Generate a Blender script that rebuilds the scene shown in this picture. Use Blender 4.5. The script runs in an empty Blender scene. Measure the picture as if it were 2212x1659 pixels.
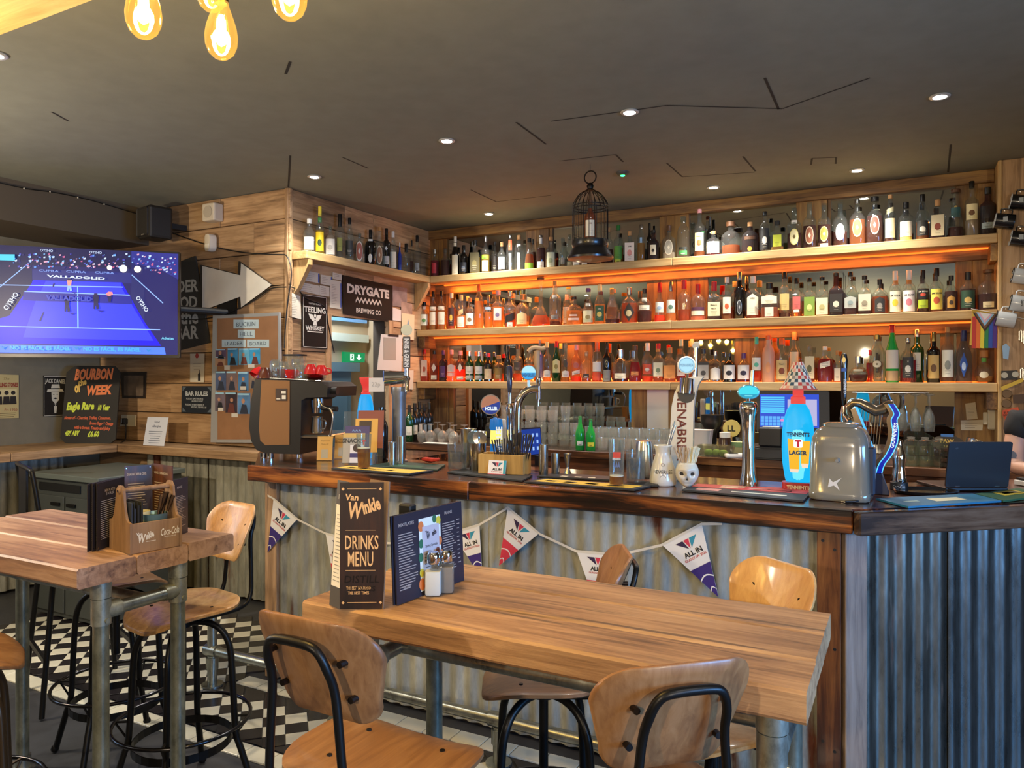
import bpy, bmesh, math, random
from mathutils import Vector as V, Matrix
R = math.radians; PI = math.pi
SC = bpy.context.scene; COL = SC.collection
# ---------------------------------------------------------------- camera: 1.6 m up, yawed 27.85 degrees from the bar's normal
CZ, FPX = 1.6, 1620.0
cam = bpy.data.objects.new('camera', bpy.data.cameras.new('camera')); COL.objects.link(cam)
cam.location = (0, 0, CZ); cam.rotation_euler = (R(90), 0, R(27.85))
cam.data.sensor_width = 36; cam.data.lens = 36 * FPX / 2212; cam.data.shift_y = -12.5 / 2212
cam.data.clip_start = .05; SC.camera = cam
w = bpy.data.worlds.new('world'); SC.world = w; w.use_nodes = True
w.node_tree.nodes['Background'].inputs[0].default_value = (.55, .68, 1, 1)
w.node_tree.nodes['Background'].inputs[1].default_value = .25
SC.view_settings.view_transform = 'Standard'; SC.view_settings.look = 'None'
SC.view_settings.exposure = 1.6; SC.view_settings.gamma = 1; SC.view_settings.use_curve_mapping = False
try:
    SC.cycles.use_denoising = True; SC.cycles.transparent_max_bounces = 24; SC.cycles.max_bounces = 10
    SC.cycles.sample_clamp_indirect = 6; SC.cycles.caustics_reflective = False; SC.cycles.caustics_refractive = False
except Exception: pass
def lamp(name, kind, loc, power, col=(1, 1, 1), size=.1, size_y=None, aim=None, spot=None, blend=.5, spread=180):
    d = bpy.data.lights.new(name, kind); d.energy = power; d.color = col
    if kind == 'AREA':
        d.shape = 'RECTANGLE'; d.size = size; d.size_y = size_y or size; d.spread = R(spread)
    else: d.shadow_soft_size = size
    if kind == 'SPOT': d.spot_size = R(spot); d.spot_blend = blend
    o = bpy.data.objects.new(name, d); COL.objects.link(o); o.location = loc
    if aim: o.rotation_euler = (V(aim) - V(loc)).to_track_quat('-Z', 'Y').to_euler()
    return o
WARM = (1, .82, .58); COOL = (.15, .44, 1.0); WHITE = (1, .93, .82)
# daylight through the street windows behind the camera
lamp('window_daylight', 'AREA', (3.12, 1.35, 1.4), 40, COOL, 2.3, .9, aim=(0, 1.9, .9), spread=110)
lamp('window_daylight', 'AREA', (-5.9, .7, 1.75), 4, (.42, .66, 1.0), 1.1, 1.2, aim=(-2.5, 1.2, .5), spread=110)
# unseen warm fill lamps, added to brighten the walls, beam and ceiling
lamp('warm_fill', 'POINT', (1.7, -.4, 1.75), 42, WARM, .04)
lamp('warm_fill', 'POINT', (-4.5, 1.0, 2.05), 46, WARM, .04)
lamp('warm_fill', 'POINT', (-.6, -1.6, 2.0), 54, WARM, .04)
# ---------------------------------------------------------------- pixel rays -> points on real planes
CA, SA = math.cos(R(27.85)), math.sin(R(27.85))
def ray(px, py):
    dx = (px - 1106) / FPX
    return V((dx * CA - SA, dx * SA + CA, (817 - py) / FPX))
O = V((0, 0, CZ))
def onY(px, py, y): r = ray(px, py); return O + r * (y / r.y)
def onX(px, py, x): r = ray(px, py); return O + r * (x / r.x)
def onZ(px, py, z): r = ray(px, py); return O + r * ((z - CZ) / r.z)
def atD(px, py, d): return O + ray(px, py) * d
def dep(p): return -SA * p[0] + CA * p[1]
# ---------------------------------------------------------------- materials
def lin(c):
    if isinstance(c, str):
        c = c.lstrip('#'); c = [int(c[i:i + 2], 16) / 255 for i in (0, 2, 4)]
        return tuple(x / 12.92 if x <= .04045 else ((x + .055) / 1.055) ** 2.4 for x in c) + (1,)
    return tuple(c) + (1,) if len(c) == 3 else tuple(c)
MATS = {}
def nodes(name):
    m = bpy.data.materials.new(name); m.use_nodes = True
    nt = m.node_tree; b = nt.nodes['Principled BSDF']
    return m, nt, b, nt.nodes['Material Output']
def M(col, rough=.5, metal=0, es=0, spec=.5, var=0.0, name=None, coat=0):
    k = ('M', str(col), rough, metal, es, spec, var, coat)
    if k in MATS: return MATS[k]
    m, nt, b, out = nodes(name or 'surface')
    c = lin(col)
    b.inputs['Base Color'].default_value = c; b.inputs['Roughness'].default_value = rough
    b.inputs['Metallic'].default_value = metal; b.inputs['Specular IOR Level'].default_value = spec
    b.inputs['Coat Weight'].default_value = coat; b.inputs['Coat Roughness'].default_value = .1
    if es:
        b.inputs['Base Color'].default_value = (0, 0, 0, 1)
        b.inputs['Emission Color'].default_value = c; b.inputs['Emission Strength'].default_value = es
    if var:
        t = nt.nodes.new('ShaderNodeTexCoord'); n = nt.nodes.new('ShaderNodeTexNoise'); n.inputs['Scale'].default_value = 9; n.inputs['Detail'].default_value = 6
        r = nt.nodes.new('ShaderNodeValToRGB'); r.color_ramp.elements[0].position = .3; r.color_ramp.elements[1].position = .7
        r.color_ramp.elements[0].color = tuple(x * (1 - var) for x in c[:3]) + (1,); r.color_ramp.elements[1].color = tuple(min(1, x * (1 + var)) for x in c[:3]) + (1,)
        nt.links.new(t.outputs['Object'], n.inputs['Vector']); nt.links.new(n.outputs['Fac'], r.inputs['Fac']); nt.links.new(r.outputs['Color'], b.inputs['Base Color'])
        bp = nt.nodes.new('ShaderNodeBump'); bp.inputs['Strength'].default_value = .15; bp.inputs['Distance'].default_value = .01
        nt.links.new(n.outputs['Fac'], bp.inputs['Height']); nt.links.new(bp.outputs['Normal'], b.inputs['Normal'])
    MATS[k] = m; return m
def EM(col, s=1.0): return M(col, .4, 0, s * (.38 if s < 3 else 1), .3, name='lit')
def ramp(nt, stops):
    r = nt.nodes.new('ShaderNodeValToRGB'); e = r.color_ramp.elements
    while len(e) < len(stops): e.new(.5)
    for x, (p, c) in zip(e, stops): x.position = p; x.color = lin(c)
    return r
def WOOD(ax, cols, rough=.55, grain=1.0, bump=.35, coat=0, knots=.5, burn=0, rand=.35, name='wood', crack=0):
    """ax: the axis the grain runs along"""
    k = ('W', ax, str(cols), rough, grain, coat, knots, burn, rand, crack)
    if k in MATS: return MATS[k]
    m, nt, b, out = nodes(name); L = nt.links.new; N = nt.nodes.new
    t = N('ShaderNodeTexCoord'); oi = N('ShaderNodeObjectInfo')
    add = N('ShaderNodeVectorMath'); add.operation = 'ADD'
    sc = N('ShaderNodeVectorMath'); sc.operation = 'SCALE'; sc.inputs[0].default_value = (17, 31, 23); L(oi.outputs['Random'], sc.inputs['Scale'])
    L(t.outputs['Object'], add.inputs[0]); L(sc.outputs[0], add.inputs[1])
    mp = N('ShaderNodeMapping'); s = [1, 1, 1]; s['xyz'.index(ax)] = .07; mp.inputs['Scale'].default_value = s
    L(add.outputs[0], mp.inputs['Vector'])
    n1 = N('ShaderNodeTexNoise'); n1.inputs['Scale'].default_value = 34 * grain; n1.inputs['Detail'].default_value = 8; n1.inputs['Roughness'].default_value = .65; n1.inputs['Distortion'].default_value = .6
    L(mp.outputs[0], n1.inputs['Vector'])
    mp2 = N('ShaderNodeMapping'); s = [1, 1, 1]; s['xyz'.index(ax)] = .35; mp2.inputs['Scale'].default_value = s; L(add.outputs[0], mp2.inputs['Vector'])
    n2 = N('ShaderNodeTexNoise'); n2.inputs['Scale'].default_value = 5; n2.inputs['Detail'].default_value = 4; L(mp2.outputs[0], n2.inputs['Vector'])
    mx = N('ShaderNodeMath'); mx.operation = 'MULTIPLY_ADD'; mx.inputs[1].default_value = .55; L(n1.outputs['Fac'], mx.inputs[0])
    m2 = N('ShaderNodeMath'); m2.operation = 'MULTIPLY'; m2.inputs[1].default_value = .45; L(n2.outputs['Fac'], m2.inputs[0]); L(m2.outputs[0], mx.inputs[2])
    r = ramp(nt, [(p, c) for p, c in zip((.34, .46, .54, .68), cols)] if not burn else [(p, c) for p, c in zip((.38, .47, .53, .64), cols)])
    L(mx.outputs[0], r.inputs['Fac'])
    # knots
    vo = N('ShaderNodeTexVoronoi'); vo.inputs['Scale'].default_value = 3.2; L(mp2.outputs[0], vo.inputs['Vector'])
    kr = ramp(nt, [(.0, (1, 1, 1)), (.05, (.75, .75, .75)), (.085, (0, 0, 0))]); L(vo.outputs['Distance'], kr.inputs['Fac'])
    km = N('ShaderNodeMath'); km.operation = 'MULTIPLY'; km.inputs[1].default_value = knots; L(kr.outputs['Color'], km.inputs[0])
    mk = N('ShaderNodeMix'); mk.data_type = 'RGBA'; L(km.outputs[0], mk.inputs['Factor']); L(r.outputs['Color'], mk.inputs['A']); mk.inputs['B'].default_value = tuple(x * .35 for x in lin(cols[0])[:3]) + (1,)
    hv = N('ShaderNodeHueSaturation')
    if crack:
        mp3 = N('ShaderNodeMapping'); s = [1, 1, 1]; s['xyz'.index(ax)] = .05; mp3.inputs['Scale'].default_value = s; L(add.outputs[0], mp3.inputs['Vector'])
        n3 = N('ShaderNodeTexNoise'); n3.inputs['Scale'].default_value = 26; n3.inputs['Detail'].default_value = 3; L(mp3.outputs[0], n3.inputs['Vector'])
        cr = ramp(nt, [(.63, (0, 0, 0)), (.69, (1, 1, 1))]); L(n3.outputs['Fac'], cr.inputs['Fac'])
        cm_ = N('ShaderNodeMath'); cm_.operation = 'MULTIPLY'; cm_.inputs[1].default_value = crack; L(cr.outputs['Color'], cm_.inputs[0])
        mc = N('ShaderNodeMix'); mc.data_type = 'RGBA'; L(cm_.outputs[0], mc.inputs['Factor']); L(mk.outputs['Result'], mc.inputs['A']); mc.inputs['B'].default_value = tuple(x * .4 for x in lin(cols[0])[:3]) + (1,); mk = mc
    L(mk.outputs['Result'], hv.inputs['Color'])
    mr = N('ShaderNodeMapRange'); mr.inputs['To Min'].default_value = 1 - rand; mr.inputs['To Max'].default_value = 1 + rand * .6; L(oi.outputs['Random'], mr.inputs['Value']); L(mr.outputs[0], hv.inputs['Value'])
    L(hv.outputs['Color'], b.inputs['Base Color'])
    b.inputs['Roughness'].default_value = rough; b.inputs['Coat Weight'].default_value = coat; b.inputs['Coat Roughness'].default_value = .12
    bp = N('ShaderNodeBump'); bp.inputs['Strength'].default_value = bump; bp.inputs['Distance'].default_value = .004; L(n1.outputs['Fac'], bp.inputs['Height']); L(bp.outputs['Normal'], b.inputs['Normal'])
    MATS[k] = m; return m
RECL = ('#6a503a', '#a27f5a', '#bd9870', '#d0b088')
def reclaimed(ax): return WOOD(ax, RECL, .6, rand=.28, crack=.35, name='reclaimed_wood')
def shelfwood(ax): return WOOD(ax, ('#94724a', '#b8945f', '#c6a471', '#d6b784'), .55, knots=.35, rand=.08, name='shelf_wood')
def backwood(ax): return WOOD(ax, ('#4a3220', '#7b5a38', '#94703f', '#a9834f'), .6, rand=.25, name='back_wood')
def burnt(ax): return WOOD(ax, ('#0c0604', '#1c0d07', '#4a2410', '#9a5a2a'), .25, grain=.6, bump=.25, coat=.5, knots=.6, burn=1, rand=.15, name='burnt_wood')
def tablewood(ax): return WOOD(ax, ('#5e432c', '#96714e', '#ad875f', '#c4a078'), .6, grain=1.3, bump=.4, coat=0, knots=.55, crack=.7, rand=.12, name='table_wood')
def plywood(ax): return WOOD(ax, ('#64432a', '#7f5836', '#8d653f', '#9d7650'), .42, grain=1.4, bump=.08, coat=.1, knots=0, rand=.16, name='ply_wood')
def GALV(rust=0.0, base='#8f9280', rough=.42, metal=.75, scale=5.0):
    k = ('G', rust, base, rough, metal, scale)
    if k in MATS: return MATS[k]
    m, nt, b, out = nodes('galvanised'); L = nt.links.new; N = nt.nodes.new
    t = N('ShaderNodeTexCoord'); mp = N('ShaderNodeMapping'); mp.inputs['Scale'].default_value = (1, 1, .22 if rust else .6); L(t.outputs['Object'], mp.inputs['Vector'])
    n = N('ShaderNodeTexNoise'); n.inputs['Scale'].default_value = scale * 2.4; n.inputs['Detail'].default_value = 9; n.inputs['Roughness'].default_value = .7; L(mp.outputs[0], n.inputs['Vector'])
    c = lin(base)[:3]
    r = ramp(nt, [(.3, tuple(x * .45 for x in c)), (.47, tuple(x * .85 for x in c)), (.56, c), (.72, tuple(min(1, x * 1.5) for x in c))]); L(n.outputs['Fac'], r.inputs['Fac'])
    col = r.outputs['Color']
    if rust:
        n2 = N('ShaderNodeTexNoise'); n2.inputs['Scale'].default_value = scale * 1.3; n2.inputs['Detail'].default_value = 7; L(mp.outputs[0], n2.inputs['Vector'])
        rr = ramp(nt, [(.66 - .04 * rust, (0, 0, 0)), (.72 - .04 * rust, (1, 1, 1))]); L(n2.outputs['Fac'], rr.inputs['Fac'])
        mk = N('ShaderNodeMix'); mk.data_type = 'RGBA'; L(rr.outputs['Color'], mk.inputs['Factor']); L(col, mk.inputs['A']); mk.inputs['B'].default_value = lin('#5a2c14'); col = mk.outputs['Result']
        iv = N('ShaderNodeMath'); iv.operation = 'MULTIPLY_ADD'; iv.inputs[1].default_value = -metal; iv.inputs[2].default_value = metal; L(rr.outputs['Color'], iv.inputs[0]); L(iv.outputs[0], b.inputs['Metallic'])
    else: b.inputs['Metallic'].default_value = metal
    L(col, b.inputs['Base Color'])
    rm = N('ShaderNodeMapRange'); rm.inputs['To Min'].default_value = rough - .14; rm.inputs['To Max'].default_value = rough + .16; L(n.outputs['Fac'], rm.inputs['Value']); L(rm.outputs[0], b.inputs['Roughness'])
    MATS[k] = m; return m
def GLASS(col='#f2f6f4', gloss=.03, blend=.32, milk=.035):
    k = ('GL', str(col), gloss, blend, milk)
    if k in MATS: return MATS[k]
    m, nt, b, out = nodes('glass'); L = nt.links.new; N = nt.nodes.new; nt.nodes.remove(b)
    tr = N('ShaderNodeBsdfTransparent'); tr.inputs[0].default_value = lin(col)
    gl = N('ShaderNodeBsdfGlossy'); gl.inputs['Roughness'].default_value = gloss
    lw = N('ShaderNodeLayerWeight'); lw.inputs['Blend'].default_value = .5
    pw = N('ShaderNodeMath'); pw.operation = 'POWER'; pw.inputs[1].default_value = 3.5; L(lw.outputs['Facing'], pw.inputs[0])
    ma = N('ShaderNodeMath'); ma.operation = 'MULTIPLY_ADD'; ma.inputs[1].default_value = blend * 1.6; ma.inputs[2].default_value = .05; L(pw.outputs[0], ma.inputs[0])
    mx = N('ShaderNodeMixShader'); L(ma.outputs[0], mx.inputs[0]); L(tr.outputs[0], mx.inputs[1]); L(gl.outputs[0], mx.inputs[2]); tl = N('ShaderNodeBsdfTranslucent'); tl.inputs[0].default_value = (1, 1, 1, 1); df = N('ShaderNodeBsdfDiffuse'); df.inputs[0].default_value = (1, 1, 1, 1)
    m1 = N('ShaderNodeMixShader'); L(tl.outputs[0], m1.inputs[1]); L(df.outputs[0], m1.inputs[2]); m2 = N('ShaderNodeMixShader'); m2.inputs[0].default_value = milk; L(mx.outputs[0], m2.inputs[1]); L(m1.outputs[0], m2.inputs[2]); L(m2.outputs[0], out.inputs[0])
    MATS[k] = m; return m
def LIQ(col, op=.5):
    k = ('LQ', str(col), op)
    if k in MATS: return MATS[k]
    m, nt, b, out = nodes('liquid'); L = nt.links.new; N = nt.nodes.new; nt.nodes.remove(b)
    c = lin(col)
    tr = N('ShaderNodeBsdfTransparent'); tr.inputs[0].default_value = tuple(x ** .6 for x in c[:3]) + (1,)
    df = N('ShaderNodeBsdfTranslucent'); df.inputs[0].default_value = c
    d2 = N('ShaderNodeBsdfDiffuse'); d2.inputs[0].default_value = c
    a = N('ShaderNodeMixShader'); a.inputs[0].default_value = .5; L(df.outputs[0], a.inputs[1]); L(d2.outputs[0], a.inputs[2])
    mx = N('ShaderNodeMixShader'); mx.inputs[0].default_value = op; L(tr.outputs[0], mx.inputs[1]); L(a.outputs[0], mx.inputs[2]); L(mx.outputs[0], out.inputs[0])
    MATS[k] = m; return m
CHROME = M('#d9d9dc', .06, 1, name='chrome'); STEEL = M('#b4b0a8', .25, 1, name='steel'); BLACKM = M('#1b1a19', .38, .6, name='black_metal')
MIRROR = M('#b9bdb8', .015, 1, name='mirror')
BLACK = M('#131313', .5); WHITEP = M('#e6e2da', .6); CREAM = M('#e2d6b5', .6)
# ---------------------------------------------------------------- mesh builder
def Fr(o, x, y):
    x = V(x).normalized(); y = V(y); y = (y - x * x.dot(y)).normalized(); z = x.cross(y); o = V(o)
    return Matrix(((x.x, y.x, z.x, o.x), (x.y, y.y, z.y, o.y), (x.z, y.z, z.z, o.z), (0, 0, 0, 1)))
def frontf(o): return Fr(o, (1, 0, 0), (0, 0, 1))
def rightf(o): return Fr(o, (0, 1, 0), (0, 0, 1))
TXT = {}
def txtmesh(s, bold, shear):
    k = (s, bold, shear)
    if k not in TXT:
        cu = bpy.data.curves.new('t', 'FONT'); cu.body = s; cu.size = 1; cu.resolution_u = 2; cu.offset = bold; cu.shear = shear; cu.align_x = 'CENTER'
        o = bpy.data.objects.new('t', cu)
        me = bpy.data.meshes.new_from_object(o)
        vs = [tuple(v.co) for v in me.vertices]; fs = [tuple(p.vertices) for p in me.polygons]
        bpy.data.objects.remove(o); bpy.data.curves.remove(cu); bpy.data.meshes.remove(me)
        xs = [v[0] for v in vs] or [0]; ysl = [v[1] for v in vs] or [0]
        TXT[k] = (vs, fs, min(xs), max(xs), min(ysl), max(ysl))
    return TXT[k]
class MB:
    def __init__(s, T=None): s.v = []; s.f = []; s.mi = []; s.m = 0; s.T = T
    def add(s, vs, fs):
        n = len(s.v)
        s.v += [tuple(s.T @ V(p)) for p in vs] if s.T else [tuple(p) for p in vs]
        s.f += [tuple(i + n for i in f) for f in fs]; s.mi += [s.m] * len(fs); return s
    def box(s, a, b, bev=0, seg=1):
        x0, y0, z0 = a; x1, y1, z1 = b
        if not bev:
            return s.add([(x0, y0, z0), (x1, y0, z0), (x1, y1, z0), (x0, y1, z0), (x0, y0, z1), (x1, y0, z1), (x1, y1, z1), (x0, y1, z1)],
                         [(0, 3, 2, 1), (4, 5, 6, 7), (0, 1, 5, 4), (1, 2, 6, 5), (2, 3, 7, 6), (3, 0, 4, 7)])
        bm = bmesh.new(); bmesh.ops.create_cube(bm, size=1)
        for v in bm.verts: v.co = V(((x0 + x1) / 2 + v.co.x * (x1 - x0), (y0 + y1) / 2 + v.co.y * (y1 - y0), (z0 + z1) / 2 + v.co.z * (z1 - z0)))
        bmesh.ops.bevel(bm, geom=bm.edges[:], offset=bev, segments=seg, affect='EDGES', profile=.5)
        bm.verts.index_update(); s.add([v.co[:] for v in bm.verts], [tuple(v.index for v in f.verts) for f in bm.faces]); bm.free(); return s
    def cyl(s, p0, p1, r0, r1=None, n=12, cap=True):
        p0 = V(p0); p1 = V(p1); r1 = r0 if r1 is None else r1; d = (p1 - p0).normalized()
        a = d.orthogonal().normalized(); b = d.cross(a); vs = []
        for p, r in ((p0, r0), (p1, r1)):
            for i in range(n):
                t = 2 * PI * i / n; vs.append(p + a * (r * math.cos(t)) + b * (r * math.sin(t)))
        fs = [(i, (i + 1) % n, n + (i + 1) % n, n + i) for i in range(n)]
        if cap: fs += [tuple(range(n))[::-1], tuple(range(n, 2 * n))]
        return s.add(vs, fs)
    def tube(s, pts, r, n=8, closed=False, cap=True):
        pts = [V(p) for p in pts]; m = len(pts); vs = []; u = None
        for i, p in enumerate(pts):
            if closed: d = pts[(i + 1) % m] - pts[i - 1]
            else: d = pts[min(i + 1, m - 1)] - pts[max(i - 1, 0)]
            d.normalize()
            u = d.orthogonal() if u is None else u - d * u.dot(d)
            if u.length < 1e-6: u = d.orthogonal()
            u.normalize(); w_ = d.cross(u); rr = r[i] if isinstance(r, (list, tuple)) else r
            for j in range(n):
                t = 2 * PI * j / n; vs.append(p + u * (rr * math.cos(t)) + w_ * (rr * math.sin(t)))
        fs = []
        for i in range(m if closed else m - 1):
            for j in range(n):
                a, b = i * n + j, i * n + (j + 1) % n; k = (i + 1) % m
                fs.append((a, b, k * n + (j + 1) % n, k * n + j))
        if not closed and cap: fs += [tuple(range(n))[::-1], tuple(range((m - 1) * n, m * n))]
        return s.add(vs, fs)
    def lathe(s, prof, n=18, sq=0, dp=1.0, a0=0, a1=2 * PI, o=(0, 0, 0)):
        """prof: (r, z[, squareness]); axis z; dp squashes depth"""
        full = abs(a1 - a0 - 2 * PI) < 1e-6; cnt = n if full else n + 1; vs = []
        for q in prof:
            r, z = q[0], q[1]; e = q[2] if len(q) > 2 else sq
            for i in range(cnt):
                t = a0 + (a1 - a0) * i / n + (PI / n if full else 0); c, sn = math.cos(t), math.sin(t)
                if e:
                    p = 2 + 8 * e; k = (abs(c) ** p + abs(sn) ** p) ** (-1 / p)
                else: k = 1
                vs.append((o[0] + r * k * c, o[1] + r * k * sn * dp, o[2] + z))
        fs = []
        for i in range(len(prof) - 1):
            for j in range(n):
                a, b = i * cnt + j, i * cnt + (j + 1) % cnt
                fs.append((a, b, b + cnt, a + cnt))
        if full:
            if prof[0][0] > 1e-5: fs.append(tuple(range(cnt))[::-1])
            if prof[-1][0] > 1e-5: fs.append(tuple(range((len(prof) - 1) * cnt, len(prof) * cnt)))
        return s.add(vs, fs)
    def prism(s, poly, h, F=None):
        """poly in the frame's xy, extruded from 0 to -h along its z (front at z=0)"""
        n = len(poly); vs = [V((p[0], p[1], 0)) for p in poly] + [V((p[0], p[1], -h)) for p in poly]
        if F: vs = [F @ v for v in vs]
        return s.add(vs, [tuple(range(n)), tuple(range(2 * n - 1, n - 1, -1))] + [(i, n + i, n + (i + 1) % n, (i + 1) % n) for i in range(n)])
    def poly(s, pts, F=None, z=0):
        vs = [V((p[0], p[1], p[2] if len(p) > 2 else z)) for p in pts]
        if F: vs = [F @ v for v in vs]
        return s.add(vs, [tuple(range(len(vs)))])
    def rect(s, x0, y0, x1, y1, F=None, z=0): return s.poly([(x0, y0), (x1, y0), (x1, y1), (x0, y1)], F, z)
    def disc(s, x, y, r, F=None, z=0, n=16, ry=None): return s.poly([(x + r * math.cos(2 * PI * i / n), y + (ry or r) * math.sin(2 * PI * i / n)) for i in range(n)], F, z)
    def ring(s, x, y, r0, r1, F=None, z=0, n=20, a0=0, a1=2 * PI):
        vs = []
        for i in range(n + 1):
            t = a0 + (a1 - a0) * i / n
            for r in (r0, r1): vs.append(V((x + r * math.cos(t), y + r * math.sin(t), z)))
        if F: vs = [F @ v for v in vs]
        return s.add(vs, [(2 * i, 2 * i + 1, 2 * i + 3, 2 * i + 2) for i in range(n)])
    def text(s, t, F, x=0, y=0, h=.02, w=None, z=.0006, bold=.0, shear=0, rot=0, bend=0, maxw=None):
        """text centred on (x, y); h: cap height; w: fitted width; bend: cylinder radius"""
        vs, fs, xa, xb, ya, yb = txtmesh(t, bold, shear)
        if not vs: return s
        ky = h / (.70 if any(c.isupper() or c.isdigit() for c in t) else .5); kx = w / (xb - xa) if w else ky
        if maxw and (xb - xa) * kx > maxw: kx = maxw / (xb - xa)
        cx, cy = (xa + xb) / 2, .35; c, sn = math.cos(rot), math.sin(rot); out = []
        for v in vs:
            a, b = (v[0] - cx) * kx, (v[1] - cy) * ky
            X, Y, Z = x + a * c - b * sn, y + a * sn + b * c, z
            if bend: X, Z = bend * math.sin(X / bend), z + bend * (math.cos(X / bend) - 1)
            out.append(F @ V((X, Y, Z)))
        return s.add(out, fs)
    def lines(s, F, x0, x1, y0, y1, n, th, z=.0006, seed=0, cen=False):
        rn = random.Random(seed)
        for i in range(n):
            y = y1 - (y1 - y0) * (i + .5) / n; L_ = (x1 - x0) * rn.uniform(.55, 1)
            a = (x0 + x1 - L_) / 2 if cen else x0
            s.rect(a, y - th / 2, a + L_, y + th / 2, F, z)
        return s
    def mesh(s, name, mats, smooth=None):
        me = bpy.data.meshes.new(name); me.from_pydata(s.v, [], s.f)
        for m in (mats if isinstance(mats, (list, tuple)) else [mats]): me.materials.append(m)
        if any(s.mi): me.polygons.foreach_set('material_index', s.mi)
        if smooth:
            me.polygons.foreach_set('use_smooth', [True] * len(me.polygons)); me.set_sharp_from_angle(angle=R(smooth))
        me.update(); return me
    def build(s, name, mats, parent=None, smooth=None, label=None, kind=None):
        return link(name, s.mesh(name, mats, smooth), parent, label, kind)
def link(name, me, parent=None, label=None, kind=None):
    o = bpy.data.objects.new(name, me); COL.objects.link(o)
    if parent: o.parent = parent
    if label: o['label'] = label
    if kind: o['kind'] = kind
    return o
def tag(o, label, cat, group=None):
    o['label'] = label; o['category'] = cat
    if group: o['group'] = group
    return o
def thing(name, label, cat, loc=(0, 0, 0), rz=0, group=None):
    o = bpy.data.objects.new(name, None); COL.objects.link(o); o.empty_display_size = .05
    o.location = loc; o.rotation_euler = (0, 0, rz); return tag(o, label, cat, group)
def dup(root, loc=None, rz=None, label=None, group=None):
    r = root.copy(); COL.objects.link(r)
    if loc is not None: r.location = loc
    if rz is not None: r.rotation_euler = (0, 0, rz)
    if label: r['label'] = label
    if group: r['group'] = group
    for ch in list(root.children):
        c = ch.copy(); COL.objects.link(c); c.parent = r
        for g in ch.children:
            d = g.copy(); COL.objects.link(d); d.parent = c
    return r
def arc(cx, cy, r, a0, a1, n=8): return [(cx + r * math.cos(a0 + (a1 - a0) * i / n), cy + r * math.sin(a0 + (a1 - a0) * i / n)) for i in range(n + 1)]
def rrect(w_, h, r, n=4, cx=0, cy=0):
    p = []
    for x, y, a in ((w_ / 2 - r, h / 2 - r, 0), (-w_ / 2 + r, h / 2 - r, PI / 2), (-w_ / 2 + r, -h / 2 + r, PI), (w_ / 2 - r, -h / 2 + r, 1.5 * PI)): p += [(cx + q[0], cy + q[1]) for q in arc(x, y, r, a, a + PI / 2, n)]
    return p
def smoothpts(pts, n=5):
    pts = [V(p) for p in pts]; out = []
    for i in range(len(pts) - 1):
        a, b, c, d = pts[max(i - 1, 0)], pts[i], pts[i + 1], pts[min(i + 2, len(pts) - 1)]
        for j in range(n):
            t = j / n; out.append(.5 * ((2 * b) + (c - a) * t + (2 * a - 5 * b + 4 * c - d) * t * t + (3 * b - a - 3 * c + d) * t ** 3))
    return out + [pts[-1]]
RN = random.Random(7)
# ================================================================ room shell
XS, YT, XL, YB, ZC = -3.87, 3.94, -6.0, 5.75, 2.945   # side wall, screen wall, left wall, mirror plane, ceiling
DARK = M('#82847a', .75, var=.06, name='dark_paint'); GREYW = M('#736d5c', .7, var=.08, name='grey_wall'); FLOORD = M('#3a3b3e', .45, var=.1, name='dark_vinyl')
def struct(name, mb, mats, smooth=None, parent=None): return mb.build(name, mats, parent, smooth, kind=None if parent else 'structure')
floor = struct('floor', MB().box((-6.2, -3, -.12), (3.4, 6, -.004)), FLOORD)
ceiling = struct('ceiling', MB().box((-6.2, -3, ZC), (3.4, 6, ZC + .1)), DARK)
wl = struct('wall_left', MB().box((XL - .15, -3, -.1), (XL, YT + .1, ZC)), GREYW)
struct('ceiling_beam', MB().box((XL, -3, 2.66), (-5.36, YT, ZC)), M('#554b3e', .75, name='beam_paint'))
struct('wall_front', MB().box((-6.2, -3.1, -.1), (3.4, -2.95, ZC)), M('#6d5a44', .7))
struct('wall_right', MB().box((3.2, -3, -.1), (3.35, 5.6, ZC)), M('#5c564b', .7))
def window(n, x, y0, y1, z0, z1, sgn):
    m = MB()
    for a, b in (((y0, z0), (y1, z0 + .06)), ((y0, z1 - .06), (y1, z1)), ((y0, z0), (y0 + .06, z1)), ((y1 - .06, z0), (y1, z1)), (((y0 + y1) / 2 - .03, z0), ((y0 + y1) / 2 + .03, z1))):
        m.box((x, a[0], a[1]), (x + .05 * sgn, b[0], b[1])) if sgn > 0 else m.box((x - .05, a[0], a[1]), (x, b[0], b[1]))
    wo = struct(n, m, M('#2c2d2e', .5))
    MB().box((x + .005 * sgn if sgn > 0 else x - .01, y0 + .06, z0 + .06), (x + .01 if sgn > 0 else x - .005, y1 - .06, z1 - .06)).build('pane', EM('#a9c8ff', .6), wo)
window('window_1', 3.2, .15, 2.55, .9, 1.95, -1); window('window_2', XL, .1, 1.3, 1.15, 2.35, 1)
# dropped-in ceiling seams and hatches
def seam(pts, wd=.006):
    m = MB(); q = [onZ(px, py, ZC - .001) for px, py in pts]
    for a, b in zip(q, q[1:]):
        d = (b - a).normalized(); n = V((-d.y, d.x, 0)) * wd
        m.add([a + n, b + n, b - n, a - n], [(0, 1, 2, 3)])
    m.build('seam', M('#2b2926', .8), ceiling)
for s in ([(1190, 262), (1440, 228), (1690, 235), (1880, 168)], [(1652, 168), (1682, 236)], [(1208, 348), (1330, 334), (1346, 350)], [(1017, 410), (1072, 436), (1190, 422)], [(1440, 352), (1474, 382), (1630, 372)],
          [(1605, 338), (1632, 370)], [(1752, 356), (1754, 342), (1806, 340), (1805, 354)], [(2054, 312), (2048, 372)], [(627, 336), (623, 404)], [(1115, 264), (1180, 312)], [(740, 340), (796, 364)], [(112, 242), (148, 262)], [(617, 160), (627, 133)]): seam(s)
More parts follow.
